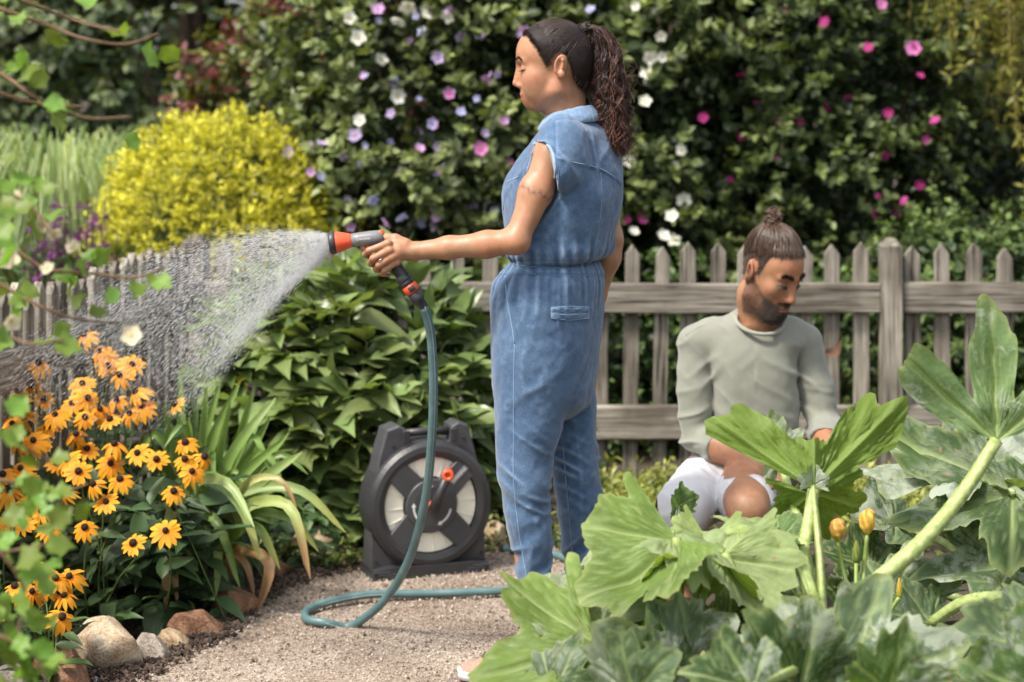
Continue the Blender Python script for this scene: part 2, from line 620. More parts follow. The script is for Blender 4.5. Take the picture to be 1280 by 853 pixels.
def rock(px0, px1, py0, py1, mat, seed, label, depth=None, ry=0.8, cuts=13, name='rock', group='stones edging the flower bed'):
    r = np.random.default_rng(seed)
    c = ground_at((px0 + px1) / 2, py1)
    s = FPX / c[1]
    hx, hz = (px1 - px0) / s / 2, (py1 - py0) / s * 0.93
    v, f = ICO4
    v = v.copy()
    v *= (1 + 0.10 * vnoise(v * 1.6 + seed))[:, None]
    nrm = r.normal(size=(cuts, 3)); nrm[:, 2] = np.abs(nrm[:, 2]) * 1.0
    nrm[0] = (0.12, -0.35, 1)
    nrm /= np.linalg.norm(nrm, axis=1, keepdims=True)
    for k in range(cuts):
        d = r.uniform(0.42, 0.78)
        q = v @ nrm[k] - d
        v -= np.maximum(q, 0)[:, None] * nrm[k] * 0.985
    v += 0.02 * vnoise(v * 5 + seed)[:, None] * v + 0.012 * vnoise(v * 15 + seed)[:, None] * v
    v -= v.min(0); v /= v.max(0); v = v * 2 - 1; v[:, 2] = (v[:, 2] + 1) / 2
    v = v * np.array([hx, hx * ry, hz])
    v[:, 2] -= 0.016
    o = link(name, mesh_data(name, v, f, mat, True), loc=(c[0], c[1] + hx * ry * 0.5, 0))
    set_props(o, label, 'rock' if name == 'rock' else 'pebble', group)
    return o


rock(72, 176, 766, 842, MR_PALE, 3, 'large flat pale sandstone rock below the orange coneflowers', ry=0.75)
rock(166, 212, 782, 830, MR_GREY, 5, 'small upright grey rock leaning on the large pale rock')
rock(190, 238, 779, 814, MR_TAN, 8, 'tan rock wedged between the grey rock and the red rock')
rock(203, 282, 754, 800, MR_RED, 12, 'long low red brown rock at the foot of the strap leaves', ry=0.6)
rock(256, 322, 724, 772, MR_RED, 17, 'brown rock half hidden under the strap-leaved plant', ry=0.7)
rock(28, 112, 802, 872, MR_RED, 21, 'rusty brown rock in the bottom corner beside the pale rock', ry=0.8)
rock(346, 434, 654, 704, MR_TAN, 26, 'tan rock in front of the broad-leaved bush beside the hose reel', ry=0.7)
rock(322, 362, 690, 726, MR_RED, 31, 'small dark red rock behind the drooping strap leaves')
rock(603, 634, 642, 694, MR_PALE, 36, 'pale rock between the hose reel and the denim trouser leg')
rock(628, 662, 668, 697, MR_TAN, 39, 'low tan rock behind the denim trouser leg')
rock(-20, 40, 822, 885, MR_GREY, 44, 'mossy grey rock cut off by the bottom corner')
rock(205, 222, 814, 825, MR_WHITE, 50, 'tiny white pebble on the path in front of the grey rock', name='pebble', group='white pebbles', cuts=5)
rock(106, 130, 838, 852, MR_WHITE, 53, 'tiny white pebble at the foot of the large pale rock', name='pebble', group='white pebbles', cuts=5)
for k_, (x_, y_, lb_) in enumerate([(345, 742, 'beside the dried brown strap leaf'), (362, 735, 'just below the drooping strap leaf tip'), (378, 728, 'nearest the hose reel'), (300, 775, 'nearest the long red rock'), (315, 768, 'second from the long red rock')]):
    rock(x_ - 7, x_ + 7, y_ - 9, y_ + 2, MR_RED if k_ % 2 else MR_TAN, 60 + k_, 'small brown stone chip on the path edge ' + lb_, name='stone_chip', group='stone chips by the path edge', cuts=6)


# ---------------------------------------------------------------- picket fences
def wood_material(name, c0, c1, c2, axis=2):
    m, nt, b = new_mat(name)
    L = nt.links
    tc = N(nt, 'ShaderNodeTexCoord'); oi = N(nt, 'ShaderNodeObjectInfo')
    off = N(nt, 'ShaderNodeVectorMath', operation='SCALE'); off.inputs[0].default_value = (13.1, 7.7, 5.3)
    L.new(oi.outputs['Random'], off.inputs['Scale'])
    ad = N(nt, 'ShaderNodeVectorMath', operation='ADD'); L.new(tc.outputs['Object'], ad.inputs[0]); L.new(off.outputs[0], ad.inputs[1])
    mp = N(nt, 'ShaderNodeMapping')
    sc_ = [85.0, 85.0, 85.0]; sc_[axis] = 3.6
    mp.inputs['Scale'].default_value = sc_
    L.new(ad.outputs[0], mp.inputs['Vector'])
    n1 = N(nt, 'ShaderNodeTexNoise', i_Scale=1.0, i_Detail=7.0, i_Roughness=0.62, i_Distortion=0.4)
    L.new(mp.outputs[0], n1.inputs['Vector'])
    c = ramp(nt, n1.outputs[0], [(0.34, c0), (0.47, c1), (0.70, c2)])
    n2 = N(nt, 'ShaderNodeTexNoise', i_Scale=3.5, i_Detail=4.0)
    L.new(ad.outputs[0], n2.inputs['Vector'])
    g = ramp(nt, n2.outputs[0], [(0.34, (0.42, 0.40, 0.38)), (0.58, (1, 1, 1))])
    mx = N(nt, 'ShaderNodeMix', data_type='RGBA', blend_type='MULTIPLY'); mx.inputs[0].default_value = 1.0
    L.new(c, mx.inputs[6]); L.new(g, mx.inputs[7])
    hs = N(nt, 'ShaderNodeHueSaturation')
    mr = N(nt, 'ShaderNodeMapRange', i_To_Min=0.78, i_To_Max=1.18); L.new(oi.outputs['Random'], mr.inputs[0])
    L.new(mr.outputs[0], hs.inputs['Value']); L.new(mx.outputs[2], hs.inputs['Color'])
    L.new(hs.outputs[0], b.inputs['Base Color'])
    b.inputs['Roughness'].default_value = 0.85
    b.inputs['Specular IOR Level'].default_value = 0.2
    bp = N(nt, 'ShaderNodeBump', i_Strength=0.6, i_Distance=0.004)
    L.new(n1.outputs[0], bp.inputs['Height']); L.new(bp.outputs[0], b.inputs['Normal'])
    return m


WC = ((0.045, 0.038, 0.031), (0.215, 0.192, 0.158), (0.41, 0.375, 0.32))
M_PICKET = wood_material('weathered grey wood, upright grain', *WC, axis=2)
M_RAIL = wood_material('weathered grey wood, lengthwise grain', *WC, axis=0)


def picket_data(w, t, h, tip, seed):
    r = np.random.default_rng(seed)
    zs = np.linspace(0, h - tip, 6)
    out = []
    for z in zs:
        out.append((-w / 2 + r.normal(0, 0.0012), z))
    top = [(-w * 0.03 + r.normal(0, .002), h + r.normal(0, .002)), (w * 0.03, h)]
    right = [(w / 2 + r.normal(0, 0.0012), z) for z in zs[::-1]]
    poly = out + top + right
    n = len(poly)
    P0 = np.array([(x, -t / 2, z) for x, z in poly]); P1 = np.array([(x, t / 2, z) for x, z in poly])
    Pi = np.array([(x * 0.93, -t / 2 - 0.0025, min(z, h - 0.003)) for x, z in poly])     # slightly eased front face
    V = np.concatenate([P0, P1, Pi])
    F = []
    nl = len(zs)
    for base, rev in ((2 * n, False), (n, True)):
        for i in range(nl - 1):
            q = [base + i, base + n - 1 - i, base + n - 2 - i, base + i + 1]
            F.append(q[::-1] if rev else q)
        q = [base + nl - 1, base + n - nl, base + nl + 1, base + nl]
        F.append(q[::-1] if rev else q)
    for i in range(n):
        j = (i + 1) % n
        F.append([i, j, n + j, n + i])
        F.append([2 * n + i, 2 * n + j, j, i])
    return mesh_data('picket', V, np.array(F), M_PICKET, False)


PICKETS = [picket_data(0.057, 0.021, 0.875, 0.035, s) for s in range(6)]


def rail_mesh(L, h, t, seed):
    n = max(4, int(L / 0.25))
    xs = np.linspace(-L / 2, L / 2, n + 1)
    p = np.stack([xs * 1.1, xs * 0 + seed, xs * 0], -1)
    dz = 0.005 * vnoise(p * 1.7); dy = 0.003 * vnoise(p * 2.3 + 4); dh = 0.003 * vnoise(p * 6 + 9)
    b = 0.006
    ring = [(-t / 2, -h / 2 + b), (-t / 2 + b, -h / 2), (t / 2 - b, -h / 2), (t / 2, -h / 2 + b), (t / 2, h / 2 - b), (t / 2 - b, h / 2), (-t / 2 + b, h / 2), (-t / 2, h / 2 - b)]
    V = np.array([[(x, y + dy[i], z + dz[i] + (dh[i] if z > 0 else -dh[i])) for (y, z) in ring] for i, x in enumerate(xs)])
    k = len(ring)
    i, j = np.meshgrid(np.arange(n), np.arange(k), indexing='ij'); j2 = (j + 1) % k
    F = np.stack([i * k + j, i * k + j2, (i + 1) * k + j2, (i + 1) * k + j], -1).reshape(-1, 4)
    return mesh_data('rail', V.reshape(-1, 3), [F, np.arange(k)[::-1][None], (np.arange(k) + n * k)[None]], M_RAIL, False)


def post_mesh(w, h, tip=0.03):
    V, F = lathe([(0.001, 0), (w / 2 * 1.414, 0), (w / 2 * 1.414, h - tip), (w * 0.28, h), (0.001, h + 0.002)], 4)
    a = math.radians(45)
    R = np.array([[math.cos(a), -math.sin(a), 0], [math.sin(a), math.cos(a), 0], [0, 0, 1]])
    return mesh_data('post', V @ R.T, F, M_PICKET, False)


def fence(name, A, B, s_list, label, rails=((0.734, 0.112), (0.272, 0.125)), posts=(), rail_side=-1, zoff=0.055, hvar=0.02):
    """A -> B ground points (x,y). s_list: distances along A->B of the picket centres."""
    A, B = np.array(A, float), np.array(B, float)
    L = np.linalg.norm(B - A); d = (B - A) / L
    nrm = np.array([d[1], -d[0]])                         # to the right of A->B = towards the garden side
    root = empty(name, (*(A + B) / 2, 0), label, 'fence')
    R = np.array([[d[0], -nrm[0], 0], [d[1], -nrm[1], 0], [0, 0, 1]])
    for k, s in enumerate(s_list):
        p = A + d * s
        tilt = RNG.normal(0, 0.012)
        Rt = R @ np.array([[math.cos(tilt), 0, math.sin(tilt)], [0, 1, 0], [-math.sin(tilt), 0, math.cos(tilt)]])
        place('picket', PICKETS[k % 6], root, Rt * np.array([1 + RNG.normal(0, 0.04), 1, 1 + RNG.normal(0, hvar)]), (*p, zoff))
    for z, h in rails:
        p = (A + B) / 2 + nrm * 0.032
        place('rail', rail_mesh(L, h, 0.036, int(z * 100)), root, R, (*p, z))
    for s, w, h, off in posts:
        p = A + d * s + nrm * off
        place('post', post_mesh(w, h), root, R, (*p, -0.02))
    return root


FY = 7.40
def fx(px, d=FY): return (px - 640) / FPX * d
corner = (fx(240), FY + 0.02)
endL = (fx(1097), FY)
ps = [fx(1040 - 36.2 * k) for k in range(-1, 22)]
ps = [fx(1077), fx(1040)] + [fx(1040 - 36.1 * k) for k in range(1, 22)]
fence('picket_fence', corner, endL, [p - corner[0] for p in ps], 'long weathered grey picket fence behind the woman and the man',
      posts=[(fx(1111) - corner[0], 0.075, 0.975, 0.03)])
A2 = (fx(1126), FY)
B2 = (fx(1126) + 1.6, FY + 0.02)
fence('picket_fence', A2, B2, [fx(p) - A2[0] for p in (1142, 1179, 1218, 1255)] + [fx(1255) - A2[0] + 0.112 * k for k in range(1, 11)],
      'weathered grey picket fence section beyond the tall post above the marrow leaves')
C3 = (-1.74, 4.25)
c3 = np.array(corner) + np.array((0.0, 0.03))
L3 = np.linalg.norm(np.array(C3) - c3)
fence('picket_fence', C3, tuple(c3), list(np.arange(0.05, L3 - 0.04, 0.088)), 'side run of grey picket fence behind the water spray',
      posts=[(L3 + 0.02, 0.085, 0.98, 0.0)], rails=((0.70, 0.115), (0.27, 0.12)))
# ================================================================ SHRUBS AND TREES BEYOND THE FENCE
def blade(L, W, nl=4, nw=2, prof=None, fold=0.15, curl=0.15, wave=0.0, twist=0.0, tipz=0.0):
    """Leaf blade along +Y, normal +Z. prof(t) relative half width."""
    if prof is None:
        prof = lambda t: np.sin(np.pi * np.clip(t, 0, 1) ** 0.75) ** 0.9
    t = np.linspace(0, 1, nl + 1); u = np.linspace(-1, 1, nw + 1)
    w = W / 2 * np.maximum(prof(t), 0.015)
    X = u[None, :] * w[:, None]
    Y = np.repeat((t * L)[:, None], nw + 1, 1)
    Z = fold * np.abs(X) - curl * L * (t ** 2)[:, None] + wave * W * np.sin(t * 9)[:, None] * np.abs(u)[None, :] + tipz * 0
    V = np.stack([X, Y, Z], -1).reshape(-1, 3)
    i, j = np.meshgrid(np.arange(nl), np.arange(nw), indexing='ij')
    k = nw + 1
    F = np.stack([i * k + j, i * k + j + 1, (i + 1) * k + j + 1, (i + 1) * k + j], -1).reshape(-1, 4)
    return V, F




M_HEDGE = leaf_mat('hedge leaves', trans=0.30, rough=0.45, spec=0.35, bump=0)
M_TWIG = plain('brown twig bark', (0.10, 0.07, 0.045), 0.9, 0.2, 0.3, 60)
M_BARK = plain('dark trunk bark', (0.07, 0.05, 0.035), 0.95, 0.2, 0.4, 30, bump=0.6, bscale=60)

LEAF_S = (np.array([[0, 0, 0], [0.27, 0.24, 0.07], [0.31, 0.58, 0.02], [0, 1.0, -0.25], [-0.31, 0.58, 0.02], [-0.27, 0.24, 0.07]]), np.array([[0, 1, 2, 3], [0, 3, 4, 5]]))   # two halves folded on the midrib
LEAF_N = blade(1.0, 0.30, 2, 1, fold=0.0, curl=0.3)
LEAF_T = blade(1.0, 0.11, 3, 1, fold=0.0, curl=0.4)


def sprigs(mb, P, D, nleaf, slen, lsize, c_in, c_tip, leaf=LEAF_S, upness=0.5, spread=0.9, cvar=0.25, twig=None):
    """Sprays of leaves at points P heading along D."""
    n = len(P)
    t = RNG.random((n, nleaf)) ** 0.8
    L = slen * RNG.uniform(0.6, 1.3, (n, 1))
    D = unit(D)
    pos = P[:, None, :] + D[:, None, :] * (t * L)[..., None]
    pos[..., 2] -= 0.25 * (t ** 2) * L
    rad = RNG.normal(size=(n, nleaf, 3))
    rad -= D[:, None, :] * np.sum(rad * D[:, None, :], -1, keepdims=True)
    rad = unit(rad)
    along = unit(rad * spread + D[:, None, :] * (0.35 + 0.6 * t[..., None]))
    nor = unit(np.array([0, -0.25, 1.0]) * upness + unit(RNG.normal(size=(n, nleaf, 3))) * 0.55 + D[:, None, :] * 0.25)
    size = lsize * RNG.uniform(0.55, 1.2, (n, nleaf)) * (1.05 - 0.4 * t)
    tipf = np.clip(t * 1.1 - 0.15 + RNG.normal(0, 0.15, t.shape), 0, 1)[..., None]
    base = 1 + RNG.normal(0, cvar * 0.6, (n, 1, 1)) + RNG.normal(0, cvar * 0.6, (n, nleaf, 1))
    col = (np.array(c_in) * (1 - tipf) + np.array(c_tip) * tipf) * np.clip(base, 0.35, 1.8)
    k = n * nleaf
    mb.many(leaf[0], leaf[1], rand_basis(along.reshape(k, 3), nor.reshape(k, 3)), pos.reshape(k, 3), size.reshape(k), col.reshape(k, 3))


def shell_points(c, r, n, lo=0.72, hi=1.0, lump=0.18, seed=1, zmin=0.0, gap=-0.35, front=True):
    """Points in the outer layer of a lumpy ellipsoid; with holes where a low-frequency noise is small."""
    out, dirs = [], []
    c, r = np.array(c, float), np.array(r, float)
    tot = 0
    while tot < n:
        d = unit(RNG.normal(size=(n * 2, 3)))
        if front: d = d[d[:, 1] < 0.35]
        rr = RNG.uniform(lo, hi, len(d)) * (1 + lump * vnoise(d * 3.1 + seed * 7.3) + lump * 0.6 * vnoise(d * 7 + seed))
        p = c + d * r * rr[:, None]
        keep = (p[:, 2] > zmin) & (vnoise(p * 4.2 + seed * 3.1) > gap)
        out.append(p[keep]); dirs.append(d[keep]); tot += keep.sum()
    return np.concatenate(out)[:n], np.concatenate(dirs)[:n]


def trunk_part(parent, base, top, r0, r1, limbs=(), name='trunk', mat=None):
    mb = MB()
    base, top = np.array(base, float), np.array(top, float)
    mid = (base + top) / 2 + np.array([0.04, 0.02, 0])
    v, f = tube(smooth_path([base, mid, top], 8), np.linspace(r0, r1, 8), 8)
    mb.add(v, f)
    for a, b, ra, rb in limbs:
        a, b = np.array(a, float), np.array(b, float)
        m = (a + b) / 2 + RNG.normal(0, 0.04, 3)
        v, f = tube(smooth_path([a, m, b], 7), np.linspace(ra, rb, 7), 6)
        mb.add(v, f)
    return mb.build(name, mat or M_BARK, parent)


def shrub(name, c, r, n, nleaf, slen, lsize, c_in, c_tip, label, cat='shrub', leaf=LEAF_S, lump=0.18, seed=1, gap=-0.35, inner=0.5, group=None, zmin=0.02, lo=0.72, upness=0.5, stems=5, front=True):
    c = np.array(c, float); r = np.array(r, float)
    root = empty(name, (c[0], c[1], 0), label, cat, group)
    limbs = []
    for k in range(stems):
        d = unit(np.array([RNG.normal(), RNG.normal() * 0.6, 0.9]))
        limbs.append(((c[0], c[1], 0.0), c + d * r * 0.75, 0.022, 0.006))
    trunk_part(root, (c[0], c[1], -0.05), (c[0], c[1], c[2]), 0.03, 0.012, limbs, 'stem')
    mb = MB()
    P, D = shell_points(c, r, n, lo, 1.0, lump, seed, zmin, gap, front)
    D = unit(D * np.array([1, 1, 0.7]) + np.array([0, 0, 0.55]) + RNG.normal(0, 0.3, D.shape))
    sprigs(mb, P, D, nleaf, slen, lsize, c_in, c_tip, leaf, upness)
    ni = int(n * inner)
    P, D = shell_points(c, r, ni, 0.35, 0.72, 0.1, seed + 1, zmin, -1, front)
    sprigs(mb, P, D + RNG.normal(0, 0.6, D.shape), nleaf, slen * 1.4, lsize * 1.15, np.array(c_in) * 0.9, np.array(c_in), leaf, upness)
    cr = mb.build('crown', M_HEDGE, root, kind='stuff')
    return root, P


# ---- flowers for the shrubs
def flower_mesh(name, R, npet, c_out, c_eye, ruff=0.25, wid=0.9, eye=0.22):
    mb = MB()
    for k in range(npet):
        a = 2 * math.pi * k / npet + RNG.normal(0, 0.08)
        v, f = blade(R, R * wid, 4, 2, lambda t: np.clip(t * 2.2, 0.25, 1) * np.sqrt(np.clip(1.04 - t ** 4, 0, 1)), fold=0.1, curl=-0.35 + RNG.normal(0, 0.1), wave=ruff * 0.25)
        v = v + np.array([0, 0, RNG.normal(0, R * 0.03)])
        Rz = np.array([[math.cos(a), -math.sin(a), 0], [math.sin(a), math.cos(a), 0], [0, 0, 1]])
        tt = np.clip(np.linalg.norm(v[:, :2], axis=1) / R, 0, 1)[:, None]
        e = np.clip((eye * 1.6 - tt) / eye, 0, 1)
        mb.add(v @ Rz.T, f, np.array(c_out) * (1 - e) + np.array(c_eye) * e)
    v, f = ICO1
    mb.add(v * R * 0.1 + np.array([0, 0, R * 0.16]), f, (0.75, 0.68, 0.35))
    return mb.data(name, M_PETAL)


M_PETAL = leaf_mat('thin petals', trans=0.30, rough=0.6, spec=0.2, var=0.06, bump=0, tint=(1, 1, 1))
F_LILAC = [flower_mesh('flower', 0.05, 5, (0.46, 0.38, 0.60), (0.34, 0.10, 0.28)), flower_mesh('flower', 0.045, 6, (0.55, 0.34, 0.58), (0.38, 0.12, 0.3), 0.5),
           flower_mesh('flower', 0.042, 5, (0.40, 0.41, 0.66), (0.25, 0.12, 0.35))]
F_PINK = [flower_mesh('flower', 0.045, 6, (0.58, 0.20, 0.45), (0.4, 0.05, 0.2), 0.5)]
F_WHITE = [flower_mesh('flower', 0.047, 5, (0.80, 0.79, 0.68), (0.66, 0.62, 0.30)), flower_mesh('flower', 0.042, 6, (0.78, 0.78, 0.70), (0.5, 0.5, 0.25), 0.5)]
F_MAG = [flower_mesh('flower', 0.038, 5, (0.40, 0.035, 0.19), (0.25, 0.0, 0.08), 0.3, 1.1), flower_mesh('flower', 0.034, 4, (0.46, 0.06, 0.26), (0.3, 0.0, 0.1), 0.3, 1.2)]


def put_flowers(root, kinds, pts, size=1.0, face=(0, -1, 0.35)):
    for k, p in enumerate(pts):
        nrm = np.array(face) + RNG.normal(0, 0.6, 3)
        al = np.array([RNG.normal(), 0.2, RNG.normal()])
        place('flower', kinds[int(RNG.integers(len(kinds)))], root, basis(al, nrm), p, size * RNG.uniform(0.55, 0.95))


def fpix(lst, d, jit=0.12):
    return [at(x, y, d + RNG.normal(0, jit)) for x, y in lst]


# big lilac and white flowered hibiscus shrub behind the woman
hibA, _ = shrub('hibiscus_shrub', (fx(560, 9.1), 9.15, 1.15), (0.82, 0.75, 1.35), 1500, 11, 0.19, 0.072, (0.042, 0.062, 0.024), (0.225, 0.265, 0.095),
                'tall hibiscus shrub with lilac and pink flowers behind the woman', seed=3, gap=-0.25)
lil = [(492, 103), (455, 95), (489, 142), (524, 186), (553, 208), (545, 219), (561, 117), (548, 72), (596, 123), (540, 155), (580, 95), (478, 55), (402, 180), (388, 215), (400, 221),
       (361, 190), (438, 283), (501, 271), (526, 280), (484, 278), (470, 200), (547, 183), (602, 187), (638, 204), (630, 150), (590, 255), (655, 40), (520, 20), (528, 40), (473, 12), (575, 45), (610, 100), (612, 210), (596, 285), (505, 215), (520, 250), (444, 170), (450, 40), (576, 140), (738, 12), (618, 265), (466, 250)]
put_flowers(hibA, F_LILAC, fpix(lil, 8.42), 0.72)
put_flowers(hibA, F_LILAC, fpix([(x + RNG.normal(0, 26), y + RNG.normal(0, 22)) for x, y in lil if x < 620], 8.5), 0.55)
put_flowers(hibA, F_PINK, fpix([(562, 117), (540, 155), (553, 214), (655, 38), (489, 103), (524, 187), (637, 205), (600, 186)], 8.38), 0.8)
put_flowers(hibA, F_WHITE, fpix([(437, 22), (510, 8), (498, 25), (447, 47), (476, 75), (450, 150), (497, 120), (560, 20), (535, 15)], 8.5), 1.0)

# white flowered neighbour
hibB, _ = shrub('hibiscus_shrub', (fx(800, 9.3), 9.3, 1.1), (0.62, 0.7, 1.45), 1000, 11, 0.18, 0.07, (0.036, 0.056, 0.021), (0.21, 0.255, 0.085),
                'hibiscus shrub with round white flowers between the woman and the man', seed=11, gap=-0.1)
put_flowers(hibB, F_WHITE, fpix([(826, 45), (812, 72), (828, 71), (809, 90), (806, 127), (786, 201), (840, 270), (829, 295), (842, 300), (853, 188), (792, 290), (848, 185), (855, 250), (838, 72), (746, 218), (795, 8)], 8.62, 0.08), 1.0)
put_flowers(hibB, F_MAG, fpix([(879, 147), (803, 273), (776, 272), (846, 305), (784, 275)], 8.7), 0.8)

# magenta flowered shrub behind the man
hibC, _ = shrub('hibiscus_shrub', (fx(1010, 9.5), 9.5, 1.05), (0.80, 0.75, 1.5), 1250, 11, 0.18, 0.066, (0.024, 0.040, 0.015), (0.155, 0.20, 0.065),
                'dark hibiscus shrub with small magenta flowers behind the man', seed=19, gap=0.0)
put_flowers(hibC, F_MAG, fpix([(1101, 6), (980, 19), (1142, 60), (1031, 28), (928, 42), (926, 95), (1060, 120), (1035, 134), (1000, 153), (973, 154), (927, 171), (1110, 141), (1169, 152), (1157, 174), (1105, 195),
                              (1149, 231), (1096, 266), (1098, 245), (1120, 267), (1129, 250), (912, 225), (972, 200), (879, 147), (1042, 378), (988, 248), (1150, 95), (1085, 60), (945, 130)], 8.78, 0.1), 0.8)
put_flowers(hibC, F_PINK, fpix([(1101, 5), (1141, 61)], 8.75), 0.9)

# thin shrub in the dark gap; its shade is put into the leaf colour
shrub('dark_gap_shrub', (fx(1205, 10.2), 10.2, 1.0), (0.55, 0.5, 1.2), 520, 10, 0.2, 0.065, (0.013, 0.026, 0.009), (0.04, 0.07, 0.02),
      'thin shrub with leaves coloured as dark as the shaded gap beside the magenta hibiscus', seed=23, gap=-0.2)
shrub('leafy_shrub', (fx(1235, 8.5), 8.5, 0.42), (0.62, 0.45, 0.55), 620, 10, 0.16, 0.05, (0.035, 0.065, 0.02), (0.17, 0.24, 0.07),
      'loose pale green shrub seen through the fence beyond the tall post', seed=29, gap=-0.3)
shrub('leafy_shrub', (fx(1000, 8.35), 8.4, 0.30), (1.2, 0.35, 0.42), 500, 9, 0.15, 0.05, (0.022, 0.045, 0.013), (0.11, 0.18, 0.045),
      'low dark undergrowth seen between the pickets behind the man', seed=31, gap=0.05)
shrub('leafy_shrub', (fx(700, 8.3), 8.35, 0.32), (0.55, 0.35, 0.45), 300, 9, 0.15, 0.05, (0.022, 0.045, 0.013), (0.11, 0.18, 0.045),
      'low dark undergrowth seen between the pickets behind the woman', seed=33, gap=0.0)

# golden weeping shrub at the top right
wr = empty('weeping_shrub', (fx(1300, 8.9), 8.9, 0), 'golden green weeping shrub with hanging shoots at the top corner', 'shrub')
wmb, wtw = MB(), MB()
c0 = np.array([fx(1300, 8.9), 8.9, 2.15])
trunk_part(wr, (c0[0], c0[1], -0.05), tuple(c0), 0.05, 0.03, name='stem')
for k in range(75):
    a = RNG.uniform(0, 2 * math.pi); R_ = RNG.uniform(0.1, 0.62)
    tip = c0 + np.array([math.cos(a) * R_, math.sin(a) * R_ * 0.9, RNG.uniform(0.0, 0.35)])
    drop = RNG.uniform(0.3, 1.25) * (1 if math.cos(a) > -0.5 else 0.75)
    pts = smooth_path([c0, (c0 + tip) / 2 + np.array([0, 0, 0.2]), tip, tip + np.array([math.cos(a) * 0.06, 0, -drop * 0.5]) + RNG.normal(0, 0.02, 3), tip + np.array([math.cos(a) * 0.04, 0, -drop]) + RNG.normal(0, 0.05, 3)], 24)
    v, f = tube(pts, np.linspace(0.006, 0.0015, 24), 4)
    wtw.add(v, f, (0.22, 0.17, 0.05))
    q = pts[8:]
    n_ = len(q) * 4
    PP = np.repeat(q, 4, 0) + RNG.normal(0, 0.012, (n_, 3))
    AL = RNG.normal(size=(n_, 3)) * 0.8 + np.array([0, -0.2, -0.6]); NO = RNG.normal(size=(n_, 3)) + np.array([0, -0.6, 0.6])
    g = RNG.random((n_, 1))
    CC = np.array([0.10, 0.12, 0.02]) * (1 - g) + np.array([0.30, 0.27, 0.045]) * g
    wmb.many(LEAF_N[0], LEAF_N[1], rand_basis(AL, NO), PP, RNG.uniform(0.035, 0.065, n_), CC)
wmb.build('crown', M_HEDGE, wr, kind='stuff')
M_VTW = leaf_mat('green shoots', trans=0.05, bump=0)
wtw.build('shoots', M_VTW, wr, kind='stuff')

# golden conifer mound
gc = empty('golden_conifer', (fx(278, 8.7), 8.7, 0), 'bright yellow dwarf conifer mound behind the corner of the fence', 'shrub')
c0 = np.array([fx(278, 8.7), 8.7, 0.62])
trunk_part(gc, (c0[0], c0[1], -0.05), (c0[0], c0[1], 0.7), 0.05, 0.02, name='stem')
gmb = MB()
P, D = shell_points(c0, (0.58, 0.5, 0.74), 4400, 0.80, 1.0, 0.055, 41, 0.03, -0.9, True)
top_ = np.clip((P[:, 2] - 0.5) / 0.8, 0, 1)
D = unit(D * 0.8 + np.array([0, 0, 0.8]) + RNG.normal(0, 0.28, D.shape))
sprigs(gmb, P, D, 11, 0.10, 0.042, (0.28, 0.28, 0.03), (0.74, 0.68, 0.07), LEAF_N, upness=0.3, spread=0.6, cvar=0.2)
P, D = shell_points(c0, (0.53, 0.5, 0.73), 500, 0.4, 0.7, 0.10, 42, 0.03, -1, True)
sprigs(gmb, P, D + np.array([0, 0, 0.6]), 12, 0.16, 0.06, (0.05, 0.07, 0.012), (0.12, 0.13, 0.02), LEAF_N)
gmb.build('crown', M_HEDGE, gc, kind='stuff')

# arching striped ornamental grass
og = empty('ornamental_grass', (fx(70, 9.3), 9.3, 0), 'arching clump of pale green striped grass at the back of the border', 'grass clump')
omb = MB()
gb = np.array([fx(70, 9.3), 9.3, 0.0])
for k in range(760):
    a = RNG.uniform(0, 2 * math.pi); lean = RNG.uniform(0.15, 0.75)
    h = RNG.uniform(0.85, 1.35)
    d = np.array([math.cos(a), math.sin(a) * 0.7, 0])
    b0 = gb + d * RNG.uniform(0, 0.14)
    pts = smooth_path([b0, b0 + d * lean * 0.3 + np.array([0, 0, h * 0.7]), b0 + d * lean * 0.75 + np.array([0, 0, h]), b0 + d * (lean * 1.15 + 0.1) + np.array([0, 0, h * RNG.uniform(0.62, 0.85)])], 9)
    side = np.array([-d[1], d[0], 0]); w = np.linspace(0.010, 0.002, 9)[:, None] * RNG.uniform(0.7, 1.3)
    V = np.stack([pts - side * w, pts + side * w], 1).reshape(-1, 3)
    i = np.arange(8)
    F = np.stack([2 * i, 2 * i + 1, 2 * i + 3, 2 * i + 2], -1)
    g = RNG.random()
    omb.add(V, F, np.array([0.13, 0.22, 0.06]) * (1 - g) + np.array([0.46, 0.52, 0.27]) * g)
omb.build('blades', M_HEDGE, og, kind='stuff')

